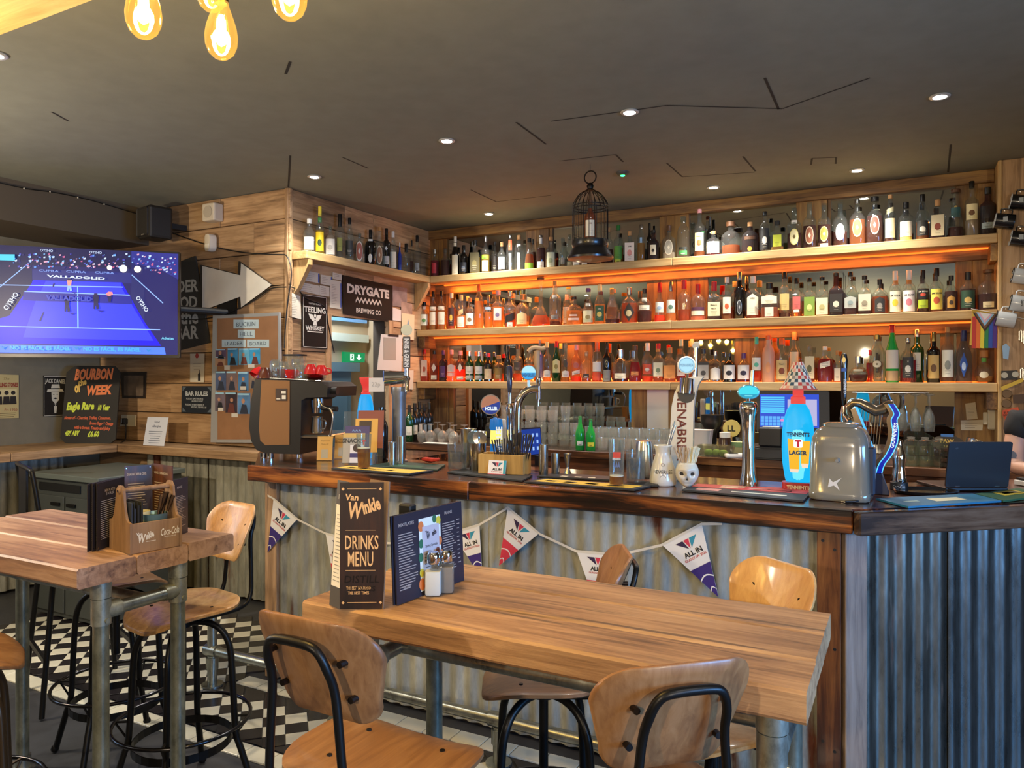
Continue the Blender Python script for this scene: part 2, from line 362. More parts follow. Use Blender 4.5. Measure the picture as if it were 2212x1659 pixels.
# ---- planked walls
def hplanks(wall, F, x0, x1, zs, mat, th=.022, cuts=(), hole=None, seed=1):
    """boards laid in frame F (x along the wall, y up), joints zs"""
    rn = random.Random(seed)
    for i, (a, b) in enumerate(zip(zs, zs[1:])):
        xs = [x0] + sorted(c for c in cuts if (i + int(c * 10)) % 2 and x0 < c < x1) + [x1]
        segs = []
        for p, q in zip(xs, xs[1:]):
            if hole and b > hole[2] + .02 and a < hole[3] - .02:
                top = min(b, 9)
                if a < hole[3] - .02 < b - .03:
                    segs.append((max(p, hole[0]), min(q, hole[1]), hole[3], b))
                if p < hole[0]: segs.append((p, min(q, hole[0]), a, b))
                if q > hole[1]: segs.append((max(p, hole[1]), q, a, b))
            else: segs.append((p, q, a, b))
        for p, q, c, d in segs:
            if q - p < .01: continue
            t = th + rn.uniform(-.003, .003); m = MB(F); m.box((p + .001, c + .003, .0), (q - .001, d - .003, t), .003); m.build('plank', mat, wall)
ZJ = [-.06, .16, .395, .63, .863, 1.097, 1.33, 1.56, 1.795, 2.03, 2.26, 2.50, 2.73, 2.945]
wt = struct('wall_return', MB().box((XL, YT + .025, -.1), (XS - .01, YT + .14, ZC)), M('#3a2e22', .8))
Ft = Fr((0, YT + .022, 0), (1, 0, 0), (0, 0, 1))
hplanks(wt, Ft, -5.98, XS + .02, ZJ, reclaimed('x'), cuts=(-5.1, -4.55, -4.2), seed=3)
wsd = MB(); HY0, HY1, HZ = 4.385, 5.07, 2.085
wsd.box((XS - .14, YT + .03, -.1), (XS - .022, HY0, ZC)); wsd.box((XS - .14, HY1, -.1), (XS - .022, 5.9, ZC)); wsd.box((XS - .14, HY0, HZ), (XS - .022, HY1, ZC))
wsi = struct('wall_side', wsd, M('#3a2e22', .8))
Fs = Fr((XS - .022, 0, 0), (0, 1, 0), (0, 0, 1))
hplanks(wsi, Fs, YT + .045, 5.74, ZJ, reclaimed('y'), cuts=(4.9, 4.55), hole=(HY0, HY1, -1, HZ), seed=5)
MB().box((XS - .03, YT - .005, 0), (XS + .004, YT + .045, ZC - .001), .004).build('corner_post', reclaimed('z'), wsi)
MB(Fs).box((HY0 - .05, HZ - .01, .02), (HY1 + .03, HZ + .06, .027)).build('lintel', reclaimed('y'), wsi)
MB(Fs).box((HY0 - .06, 0, .018), (HY0, HZ, .03)).build('door_jamb', reclaimed('z'), wsi)
MB(Fs).box((HY1, 0, .018), (HY1 + .06, HZ, .05)).build('door_jamb', reclaimed('z'), wsi)
# passage seen through the opening: blue soffit, boarded bulkhead, blue-grey door
XP = XS - .62
struct('wall_passage', MB().box((XP - .1, 3.99, -.1), (XP, 5.9, ZC)).box((XP, 5.6, -.1), (XS - .14, 5.7, ZC)), M('#b9a282', .7))
pb = struct('trim_1', MB().box((XP + .002, 4.1, 1.93), (XP + .05, 5.55, 2.0)), M('#d9dfcb', .6))
struct('trim_2', MB().box((XP + .002, 4.1, 2.0), (XP + .012, 4.93, 2.11)), M('#b98d57', .6))
struct('trim_3', MB().box((XP + .002, 4.1, 2.11), (XP + .03, 5.55, 2.3)), M('#7fb2e6', .6))
d1 = struct('door_1', MB().box((XP + .002, 4.2, 0), (XP + .05, 5.3, 1.66)), M('#5f7c86', .5))
for a in ((4.25, .1, 4.72, .75), (4.25, .85, 4.72, 1.55), (4.8, .1, 5.25, .75), (4.8, .85, 5.25, 1.55)): MB().box((XP + .05, a[0], a[1]), (XP + .056, a[2], a[3]), .004).build('door_panel', M('#688893', .5), d1)
MB().box((XP + .002, 4.15, 1.66), (XP + .07, 5.4, 1.74)).build('door_frame', M('#6e8b94', .5), d1)
lamp('passage_fill', 'POINT', (XS - .3, 4.7, 2.55), 24, (.8, .9, 1), .1)  # unseen lamp added to brighten the passage
# ---- back wall: mirrors between boards
wb = struct('wall_back', MB().box((XS - .14, YB + .01, -.1), (3.3, YB + .12, ZC)), M('#2e241a', .8))
S1, S2, S3 = 2.498, 2.027, 1.571; TH = .058; YF = 5.50; XE = .49
def bx(px, y=YB): return onY(px, 800, y).x
BW = backwood('z')
def board(pa, pb_, z0, z1, y=YB, t=.03, mat=None): MB().box((bx(pa), y - t, z0), (bx(pb_), y - .002, z1), .003).build('upright_board', mat or BW, wb)
def pane(pa, pb_, z0, z1): MB().box((bx(pa), YB - .008, z0), (bx(pb_), YB + .006, z1)).build('mirror_pane', MIRROR, wb)
t1 = ZC - .002
for a in ((927, 950), (950, 969), (1140, 1163), (1163, 1188), (1190, 1196), (1427, 1491), (1721, 1788), (1789, 1796), (2064, 2110), (2110, 2155)): board(*a, S1, t1 - .05)
for a in ((969, 1140), (1196, 1427), (1491, 1721), (1796, 2064)): pane(*a, S1, t1)
z0, z1 = S2, S1 - TH
for a in ((895, 922), (924, 967), (967, 974), (1400, 1429), (1429, 1462), (1463, 1494), (1494, 1531), (2064, 2100), (2100, 2155)): board(*a, z0, z1)
for a in ((974, 1400), (1531, 2064)): pane(*a, z0, z1)
z0, z1 = S3, S2 - TH
for a in ((895, 926), (926, 972), (1228, 1281), (1588, 1622), (1622, 1658), (2031, 2060), (2066, 2112), (2112, 2155)): board(*a, z0, z1)
for a in ((972, 1228), (1281, 1588), (1658, 2031), (2060, 2066)): pane(*a, z0, z1)
z0, z1 = .8, S3 - TH
for a in ((890, 928), (928, 972), (974, 984), (1366, 1400), (1400, 1446), (1446, 1458), (2062, 2108), (2108, 2155)): board(*a, z0, z1, mat=None if a[0] != 1400 else WHITEP)
for a in ((984, 1366), (1458, 2062)): pane(*a, z0, z1)
MB().box((XS, YB - .06, ZC - .085), (XE, YB - .002, ZC - .002), .004).build('head_rail', backwood('x'), wb)
for z in (S1, S2): MB().box((XS, YB - .05, z - TH - .075), (XE, YB - .002, z - TH), .003).build('cleat', backwood('x'), wb)
for z, px0 in ((S1, 2137), (S3, 2128)): MB().box((bx(px0, YF + .1), YF + .02, z - TH - .11), (XE, YB - .03, z - TH - .001), .004).build('bearer_block', backwood('y'), wb)
for z in (S1, S2, S3): MB().box((XS + .002, YF + .03, z - TH - .1), (XS + .07, YB - .03, z - TH - .001), .004).build('bearer_block', backwood('y'), wb)
# ---- right pier: vertical boards facing the bar
wp = struct('wall_pier', MB().box((XE + .02, YF + .02, -.1), (3.25, YB + .1, ZC)), M('#3a2e22', .8))
MB().box((XE, YF - .01, 0), (XE + .02, YB, ZC - .001), .003).build('corner_post', shelfwood('z'), wp)
x = XE + .02
for i, wd in enumerate((.15, .11, .16, .14, .2, .2, .2)):
    MB().box((x + .001, YF - .004 - .004 * (i % 2), 0), (x + wd - .001, YF + .02, ZC - .001), .003).build('upright_board', reclaimed('z'), wp); x += wd
# ---- shelves with orange light strips
LEDM = EM('#ff6a1c', 2.2)
def shelf(z, x0, x1, joint, label, led=True):
    t = thing('wall_shelf', label, 'shelf', (0, 0, z), 0, 'back bar shelves')
    SW = shelfwood('x')
    for a, b in ((x0, joint - .001), (joint + .001, x1)): MB().box((a, YF, -TH), (b, YB - .052, 0), .004).build('plank', SW, t)
    if led: MB().box((x0 + .03, YB - .075, -TH - .012), (x1 - .03, YB - .062, -TH - .0015)).build('light_strip', LEDM, t)
    return t
shelf(S1, -3.72, XE, onY(1452, 600, YF).x, 'long pale timber shelf at the top of the back bar, just below the ceiling')
shelf(S2, XS + .002, XE, onY(1449, 700, YF).x, 'long pale timber shelf in the middle of the back bar')
shelf(S3, XS + .002, XE, onY(1448, 830, YF).x, 'lowest long timber shelf of the back bar, above the glasses', led=False)
for z in (S2, S3): tag(MB().box((XS + .1, YB - .075, z + .001), (XE - .04, YB - .062, z + .009)).build('light_strip', LEDM), 'orange light strip along the rear of the %s shelf' % ('middle' if z == S2 else 'lowest'), 'light')
for z, p in ((S1, 14), (S2, 10)):
    for xx, k in ((-3.0, 1.2), (-1.7, .6), (-.4, .42)): lamp('strip_glow', 'AREA', (xx, YB - .1, z - TH - .015), p * k * .2, (1, .26, .04), 1.2, .02, aim=(xx, YB - .16, 0))
for xx, k in ((-3.1, 1.3), (-1.9, .5), (-.5, .25)):
    for z in (S2, S3): lamp('strip_glow', 'AREA', (xx, YB - .07, z + .014), 1.6 * k, (1, .26, .04), 1.1, .01, aim=(xx, YB - .2, z + .3))
# side shelf above the brewery sign
t = thing('wall_shelf', 'short pale timber shelf on diagonal brackets high on the boarded side wall', 'shelf', (0, 0, 2.498), 0, None)
MB().box((XS + .004, YT + .03, -TH), (-3.722, YB - .06, 0), .004).build('plank', shelfwood('y'), t)
for yy in (YT + .05, YF - .03):
    m = MB(Fr((XS, yy, -TH), (1, 0, 0), (0, 0, 1))); m.prism([(.004, -.002), (.145, -.002), (.145, -.04), (.045, -.2), (.004, -.24)], .04); m.build('bracket', shelfwood('z'), t)
# ================================================================ floor tiles and border
TW = M('#d7d3bf', .25, var=.06, name='white_tile'); TK = M('#231f22', .22, var=.1, name='black_tile')
tw = MB().box((-.0492, -.0492, -.004), (.0492, .0492, .004), .0015).mesh('tile', TW); tk = MB().box((-.0492, -.0492, -.004), (.0492, .0492, .004), .0015).mesh('tile', TK)
YT0, YT1 = 2.36, 2.80
tiles = []; s2 = math.sqrt(.5)
for i in range(-60, 60):
    for j in range(-60, 60):
        x, y = -2.4 + (i - j) * .1 * s2, 2.5 + (i + j) * .1 * s2
        y1 = YT1 if x > -3.15 else 3.62
        if -5.2 < x < .1 and YT0 + .05 < y < y1 - .05: tiles.append((math.hypot(x, y), x, y, (i + j) % 2 if False else (i % 2) ^ (j % 2)))
tiles.sort(); rest = MB()
for k, (_, x, y, c) in enumerate(tiles):
    px = 1106 + 1620 * (CA * x + SA * y) / dep((x, y)); py = 817 + 1620 * 1.6 / dep((x, y))
    if k < 290 and py < 1720 and -40 < px < 2250:
        o = link('tile', tk if c else tw, floor); o.location = (x, y, 0); o.rotation_euler = (0, 0, PI / 4)
    else:
        rest.m = c; q = .0492 * math.sqrt(2); rest.poly([(x - q, y, .004), (x, y - q, .004), (x + q, y, .004), (x, y + q, .004)])
rest.build('distant_tiles', [TW, TK], floor, kind='stuff')
m = MB(); q = .071   # half tiles in black along the two edges
for yy, sg, xa, xb in ((YT0 + .01, 1, -5.2, .1), (YT1 - .01, -1, -3.1, .1)):
    x = xa
    while x < xb: m.poly([(x - q, yy, .003), (x + q, yy, .003), (x, yy + sg * q, .003)] if sg > 0 else [(x + q, yy, .003), (x - q, yy, .003), (x, yy + sg * q, .003)]); x += .1414
m.build('edge_tiles', TK, floor, kind='stuff')
bt = MB().box((-.072, -.047, -.004), (.072, .047, .005), .0015).mesh('border_tile', TW)
for i in range(36):
    o = link('border_tile', bt, floor); o.location = (-5.1 + i * .148, YT0 - .05, 0)
for i in range(22):
    o = link('border_tile', bt, floor); o.location = (-3.05 + i * .148, YT1 + .05, 0)
# ================================================================ ledge round the screen corner
lg = thing('wall_ledge', 'reclaimed timber drinking ledge running round the corner below the television', 'ledge', (0, 0, 1.095))
MB().box((-5.999, .6, -.062), (-5.36, 2.9, 0), .005).build('plank', reclaimed('y'), lg)
MB().box((-5.999, 2.902, -.062), (-5.36, 3.67, 0), .005).build('plank', reclaimed('y'), lg)
MB().box((-5.998, 3.672, -.062), (-3.88, YT - .004, 0), .005).build('plank', reclaimed('x'), lg)
def corr(p0, p1, z0, z1, amp=.009, pitch=.076, k=8):
    p0, p1 = V(p0), V(p1); L_ = (p1 - p0).length; d = (p1 - p0) / L_; n = V((d.y, -d.x, 0)); c = max(2, int(L_ / pitch * k)); vs = []
    for i in range(c + 1):
        s_ = L_ * i / c; q = p0 + d * s_ + n * (amp * math.sin(2 * PI * s_ / pitch))
        for z in (z0, (z0 + z1) / 2, z1): vs.append((q.x, q.y, z))
    m = MB(); m.add(vs, [(3 * i + r, 3 * i + 3 + r, 3 * i + 4 + r, 3 * i + 1 + r) for i in range(c) for r in (0, 1)]); return m
GR = GALV(.7, '#98978a', .58, .12); GR2 = GALV(.9, '#8f8e84', .3, .9); GRB = GALV(.5, '#868b88', .28, .92)
wt_sheet = [(-5.3, -4.6), (-4.6, -3.9)]
for a, b in wt_sheet: corr((a, 3.88, 0), (b, 3.88, 0), .02, 1.03).build('corrugated_sheet', GR, wt, smooth=60)
for a, b in ((.8, 1.7), (1.7, 2.6), (2.6, 3.6)): corr((-5.93, b, 0), (-5.93, a, 0), .02, 1.03).build('corrugated_sheet', GR, wl, smooth=60)
# ================================================================ the bar
bar = thing('bar_counter', 'long bar with a scorched varnished timber top and corrugated iron front', 'bar counter')
ZT = 1.14; BT = .08
CH = V((.768, .641, 0)); CN = V((.641, -.768, 0))
E0, E1 = V((-.17, 2.84, 0)), V((.85, 3.69, 0))
BX, BY = burnt('x'), burnt('y')
m = MB(); out = [(-3.06, 2.875), (-.185, 2.875), (.825, 3.715), (.825, 4.12), (.478, 4.135), (-.292, 3.5), (-2.5, 3.5), (-2.5, YT - .01), (-3.864, YT - .01), (-3.864, 3.69)]
m.prism(out, BT - .004, Fr((0, 0, ZT), (1, 0, 0), (0, 1, 0))); m.build('counter_top', burnt('x'), bar)
EB = WOOD('x', ('#0b0604', '#241108', '#6e3a16', '#bb7634'), .3, grain=.55, bump=.35, coat=.4, knots=.7, burn=1, rand=.1, name='scorched_edge')
for a, b in ((-3.08, -1.72), (-1.718, -.17)):
    e = .01 if b > -.2 else 0
    MB().box((a, 2.84, ZT - BT), (b, 2.8745, ZT + .001), .004).build('edge_board', EB, bar)
Fc = Fr(E0 + V((0, 0, ZT - BT)), CH, (0, 0, 1))
ob = MB().box((.004, -.0345, 0), (1.33, .002, BT + .001), .004).build('edge_board', WOOD('x', ('#17100c', '#33251c', '#5a4636', '#7d6a58'), .22, grain=.45, bump=.15, coat=.8, knots=.2, burn=1, rand=.1, name='burnt_edge'), bar)
ob.location = E0 + V((0, 0, ZT - BT)); ob.rotation_euler = (0, 0, math.atan2(.641, .768))
MB().box((-3.02, 2.99, 0), (-.24, 3.38, ZT - BT - .002)).build('carcass', M('#241a12', .8), bar)
m = MB(); m.prism([(-.26, 2.99), (.76, 3.84), (.76, 4.08), (.5, 4.1), (-.4, 3.38)], ZT - BT - .005, Fr((0, 0, ZT - BT - .004), (1, 0, 0), (0, 1, 0))); m.build('carcass', M('#241a12', .8), bar)
m = MB(); m.prism([(-3.0, 3.02), (-2.55, 3.02), (-2.55, YT - .02), (-3.8, YT - .02), (-3.8, 3.8)], ZT - BT - .005, Fr((0, 0, ZT - BT - .004), (1, 0, 0), (0, 1, 0))); m.build('carcass', M('#241a12', .8), bar)
xs = [-2.97, -2.33, -1.69, -1.05, -.295]
for a, b in zip(xs, xs[1:]): corr((a, 2.963, 0), (b + .01, 2.963, 0), .02, ZT - BT - .002, .007).build('corrugated_sheet', GR, bar, smooth=60)
P0 = V((-.213, 2.96, 0)); pa = P0 + CH * .09; pb2 = P0 + CH * .46; pc = P0 + CH * 1.25
corr(pa, pb2, .0, ZT - BT - .002, .0068).build('corrugated_sheet', GR2, bar, smooth=60); corr(pb2 - CH * .01, pc, .0, ZT - BT - .002, .0068).build('corrugated_sheet', GRB, bar, smooth=60)
POST = WOOD('z', ('#1c0c06', '#4a2410', '#7a4720', '#9c6430'), .38, grain=.7, bump=.2, coat=.3, knots=.35, rand=.15, name='scorched_post')
MB().box((-.295, 2.94, 0), (-.2145, 2.985, ZT - BT - .002), .003).build('post', POST, bar)
MB().box((-3.055, 2.94, 0), (-2.97, 2.985, ZT - BT - .002), .003).build('post', reclaimed('z'), bar)
corr((-3.82, 3.76, 0), (-3.04, 2.985, 0), .02, ZT - BT - .002).build('corrugated_sheet', GR, bar, smooth=60)
gp = MB().box((.002, -.02, 0), (.09, .02, ZT - BT - .002), .003).build('post', WOOD('z', ('#57483d', '#7c6a5d', '#94806f', '#a79484'), .5, knots=.5, rand=.05, name='grey_post'), bar)
gp.location = P0; gp.rotation_euler = (0, 0, math.atan2(.641, .768))
m = MB()
for z in (.25, .62, .98):
    for xx in (-.275, -.235): m.disc(xx, z + (.03 if xx < -.25 else 0), .006, frontf((0, 2.9395, 0)), n=8)
m.build('bolt', BLACK, bar)
# foot rail on flanged feet
fr = thing('foot_rail', 'galvanised pipe foot rail standing along the foot of the bar', 'foot rail', (0, 0, 0))
GP = GALV(0, '#a5a79c', .3, .9, 6)
MB().cyl((-3.25, 2.72, .185), (-.3, 2.72, .185), .024, n=16).build('rail', GP, fr, 40)
for xx in (-3.2, -2.35, -1.5, -.65):
    f = MB().cyl((xx, 2.72, .006), (xx, 2.72, .16), .024, n=14).cyl((xx - .04, 2.72, .185), (xx + .04, 2.72, .185), .031, n=16).cyl((xx, 2.72, .09), (xx, 2.72, .15), .031, n=14).build('foot', GP, fr, 40)
    MB().cyl((xx, 2.72, .004), (xx, 2.72, .012), .055, n=18).build('flange', GP, f, 40)
MB().cyl((-3.2, 2.72, .2), (-3.2, 2.72, .47), .024, n=14).build('end_post', GP, fr, 40)
# ================================================================ back counter behind the bar
ZK, YK = 1.08, 4.95
bk = thing('back_counter', 'dark scorched timber back counter running under the shelves', 'counter', (0, 0, 0))
MB().box((XS + .01, YK + .03, ZK - .04), (XE + .6, YB - .034, ZK), .003).build('worktop', burnt('x'), bk)
MB().box((XS + .01, YK, ZK - .05), (XE + .6, YK + .029, ZK + .001), .003).build('edge_board', WOOD('x', ('#2a160c', '#5b341b', '#8a5a30', '#a97844'), .4, grain=.6, coat=.3, knots=.3, rand=.1, name='counter_edge'), bk)
MB().box((XS + .01, YK + .03, ZK - .15), (XE + .6, YK + .05, ZK - .051), .003).build('fascia', WOOD('x', ('#150a06', '#35190c', '#5e3218', '#7e4c28'), .45, grain=.5, coat=.2, knots=.3, rand=.1, name='counter_fascia'), bk)
MB().box((XS + .01, YK - .02, ZK - .42), (XE + .6, YB - .034, ZK - .39), .003).build('lower_shelf', burnt('x'), bk)
MB().box((XS + .01, YK + .3, 0), (XE + .6, YB - .04, ZK - .42)).build('carcass', M('#17120f', .8), bk)
MB().box((XS + .01, YB - .08, ZK - .39), (XE + .6, YB - .04, ZK - .05)).build('backboard', M('#17120f', .8), bk)
for xx in (-2.9, -1.72, -.9, .2): MB().box((xx, YK + .06, ZK - .39), (xx + .04, YB - .08, ZK - .041)).build('divider', BX, bk)
# ================================================================ ceiling lights
def downlight(px, py, label, on=True, loc=None, power=17):
    p = loc or onZ(px, py, ZC); t = thing('ceiling_downlight', label, 'light', (p[0], p[1], ZC), 0, 'recessed ceiling downlights')
    MB().lathe([(.027, -.001), (.045, -.001), (.047, -.005), (.040, -.010), (.030, -.008), (.027, -.001)], 24).build('trim_ring', M('#cfd0cc', .35, .3), t, 50)
    MB().lathe([(.0, -.004), (.029, -.0045)], 20).build('lens', EM('#f4f8ff', 90), t)
    lamp('downlight_beam', 'SPOT', (p[0], p[1], ZC - .03), power, WHITE, .03, aim=(p[0], p[1], 0), spot=125, blend=.8)
D = 'round white downlight lit in the dark ceiling, '
for i, (px, py, s) in enumerate(((2030, 207, 'farthest to the viewer\'s right'), (1360, 241, 'out in front of the bird cage'), (965, 303, 'second nearest the boarded side wall'), (679, 381, 'beside the corner of the boarded walls'),
                                 (1851, 367, 'above the oval-label bottles'), (1541, 404, 'above the middle of the bottle shelves'), (1056, 461, 'deep in the corner over the top shelf'))): downlight(px, py, D + s, power=30 if py > 360 else 17)
downlight(0, 0, D + 'near the television corner', loc=(-3.35, 1.75, 0))
for i, (x, y) in enumerate(((-4.6, .2), (-1.6, -1.2), (1.2, .8), (2.2, -1.6))): downlight(0, 0, D + ('over the window seats', 'over the centre of the room', 'over the tables by the street side', 'close to the street windows')[i], loc=(x, y, 0))
p = onZ(1345, 372, ZC); t = thing('smoke_detector', 'small round smoke detector with a glowing green light, on the ceiling by the cage', 'detector', (p.x, p.y, ZC))
MB().lathe([(0, -.022), (.03, -.02), (.042, -.008), (.044, 0)], 20).build('housing', M('#4a4946', .5), t, 40); MB().lathe([(0, -.028), (.012, -.026), (.016, -.02)], 12).build('indicator', EM('#2bff6a', 3), t)
# ---- pendant clusters: Edison bulbs under a plank
BULB = [(0, .0), (.013, .004), (.024, .014), (.0305, .03), (.032, .046), (.029, .066), (.022, .088), (.0155, .106), (.0135, .118)]
AMB = GLASS('#ffe08a', .03, .3); _n = AMB.node_tree; _m = [x for x in _n.nodes if x.type == 'MIX_SHADER'][0]; _e = _n.nodes.new('ShaderNodeEmission'); _e.inputs[0].default_value = lin('#ffd070'); _e.inputs[1].default_value = .13; _a = _n.nodes.new('ShaderNodeAddShader'); _n.links.new(_m.outputs[0], _a.inputs[0]); _n.links.new(_e.outputs[0], _a.inputs[1]); _n.links.new(_a.outputs[0], _n.nodes['Material Output'].inputs[0]); FIL = EM('#ffb84a', 26); BRASS = M('#7d6434', .3, 1)
gb = MB().lathe(BULB, 22).mesh('glass', AMB, 60); mf = MB()
for k in range(6):
    a = k * PI / 3; mf.cyl((.0085 * math.cos(a), .0085 * math.sin(a), .034), (.006 * math.cos(a), .006 * math.sin(a), .082), .0028, n=6)
gc = MB().lathe([(0, .026), (.008, .032), (.0105, .05), (.009, .075), (.005, .09), (0, .092)], 16).mesh('glow_core', EM('#ffe6a8', 7), 50); gf = mf.mesh('filament', FIL); gs = MB().lathe([(.0125, .112), (.0145, .118), (.0145, .142), (.018, .146), (.018, .19), (.006, .2), (0, .2)], 16).mesh('socket', BRASS, 40)
def bulb(p, ztop, label, group, power=8.0):
    t = thing('pendant_bulb', label, 'light bulb', p, 0, group)
    link('glass', gb, t); link('filament', gf, t); link('glow_core', gc, t); link('socket', gs, t)
    MB().cyl((0, 0, .198), (0, 0, ztop - p[2]), .003, n=6).build('cord', BLACK, t)
    lamp('bulb_glow', 'POINT', (p[0], p[1], p[2] + .055), power, (1, .87, .68), .02)
LW = WOOD('x', ('#b29c7c', '#cbb694', '#d6c4a6', '#e0d0b6'), .6, knots=.4, rand=.02, name='lamp_wood')
def plank_lamp(x0, x1, y0, y1, z, label):
    t = thing('lamp_plank', label, 'lamp', ((x0 + x1) / 2, (y0 + y1) / 2, z)); hx, hy = (x1 - x0) / 2, (y1 - y0) / 2
    MB().box((-hx, -hy, 0), (hx, -.003, .045), .004).build('plank', LW, t); MB().box((-hx, .003, 0), (hx, hy, .045), .004).build('plank', LW, t)
    for sx in (-1, 1):
        for sy in (-1, 1): MB().cyl((sx * hx * .85, sy * hy * .7, .045), (sx * hx * .85, sy * hy * .7, ZC - z), .003, n=6).build('hanger_wire', BLACKM, t)
ZP = 2.52
plank_lamp(-2.95, -.55, .66, 1.14, ZP, 'pale timber plank hung from the ceiling to carry bulbs, above the bare table')
G1 = 'pear-shaped filament bulbs hanging over the tables'
for px, py, d, s in ((310, 85, 1.38, 'outermost glowing filament bulb of the cluster, nearest the timber plank edge'), (478, 130, 1.50, 'lowest glowing filament bulb in the middle of the hanging cluster'), (457, 27, 1.58, 'half-hidden filament bulb just behind the lowest one'), (625, 45, 1.35, 'high filament bulb hanging farthest from the television')):
    p = atD(px, py, d); bulb((p.x, p.y, p.z), ZP, s, G1)
for i, (dx, dy, z) in enumerate(((-.14, 0, 2.05), (0, .06, 2.0), (.1, -.05, 2.07), (.22, .03, 2.05), (.3, -.02, 1.93))):
    bulb((-2.45 + dx, .86 + dy * .6, z), ZP, 'filament bulb of the second cluster, seen only in the bar mirror, %s' % ('outermost', 'second along', 'in its middle', 'fourth along', 'hanging lowest')[i], 'pear-shaped bulbs of the second cluster', 5)
# ================================================================ bottles
PROF = {
 'std': [(0, .93), (.012, 1), (.56, 1), (.61, .95), (.66, .74), (.70, .50), (.75, .37), (.96, .35)],
 'slope': [(0, .94), (.012, 1), (.48, 1), (.58, .88), (.68, .6), (.78, .4), (.96, .34)],
 'bord': [(0, .94), (.012, 1), (.60, 1), (.65, .92), (.69, .6), (.73, .4), (.97, .36)],
 'sq': [(0, .9, .7), (.012, 1, .8), (.55, 1, .8), (.61, .88, .5), (.66, .55, .1), (.71, .38, 0), (.96, .35, 0)],
 'squat': [(0, .93), (.015, 1), (.50, 1), (.60, .92), (.68, .62), (.74, .32), (.95, .28)],
 'dec': [(0, .86), (.02, .97), (.09, 1), (.17, .86), (.27, .55), (.36, .4), (.40, .24), (.55, .17), (.92, .17), (.95, .24)],
 'bell': [(0, .98), (.02, 1), (.2, .93), (.4, .8), (.55, .62), (.63, .4), (.70, .34), (.95, .34)],
 'ball': [(0, .6), (.05, .86), (.2, 1), (.38, .96), (.52, .66), (.6, .3), (.9, .28)],
 'tall': [(0, .94), (.012, 1), (.62, .97), (.72, .78), (.78, .5), (.83, .42), (.97, .40)],
}
GCOL = {'c': GLASS('#eef3f0'), 'g': M('#0f3d1c', .08, coat=.5), 'k': M('#100d0c', .1, coat=.5), 'b': GLASS('#b06a2c'), 't': GLASS('#f6dcc4'), 'v': GLASS('#8a6aa8'), 'u': M('#2a3f9c', .12, coat=.4), 'G': M('#1f9a3e', .08, coat=.6), 'f': M('#d8a28a', .35, spec=.4), 'w': GLASS('#cfe0ee')}
LCOL = {'A': '#c26a22', 'D': '#6b260c', 'G': '#dda550', 'R': '#b01e2a', 'P': '#f0b39a', 'O': '#f2641c', 'Y': '#d8b43a', 'V': '#5a3a78', 'U': '#3b56b5', 'W': '#f0d9c0'}
FOIL = {'k': M('#171514', .35), 's': M('#b9b9b6', .25, 1), 'w': M('#e8e6e0', .5), 'r': M('#c8202a', .35), 'o': M('#e8622a', .4), 'y': M('#e3cb3a', .4), 'c': M('#b98a58', .75), 'n': M('#5a3a22', .5), 'g': M('#2f7d3a', .4), 'p': M('#e9a3a8', .4), 't': M('#4fc0a0', .4), 'v': M('#5c3a78', .4), 'u': M('#24366f', .35), 'l': M('#d8d3a2', .5), 'x': GLASS('#e6ecea'), 'd': M('#8c7440', .3, .8), 'W': M('#b07a48', .6)}
def shape(u, sh):
    if sh == 'o': return math.sqrt(max(0, 1 - u * u))
    if sh == 'd': return 1 - abs(u)
    if sh == 'h': return 1 - .35 * abs(u)
    return 1
NTH = ('first second third fourth fifth sixth seventh eighth ninth tenth eleventh twelfth thirteenth fourteenth fifteenth sixteenth seventeenth eighteenth nineteenth twentieth').split()
def nth(i): return NTH[i] if i < 20 else ('twenty-' if i < 29 else 'thirty-' if i < 39 else 'forty-') + (NTH[(i + 1) % 10 - 1]) if (i + 1) % 10 else ('thirtieth', 'fortieth', 'fiftieth')[(i + 1) // 10 - 3]
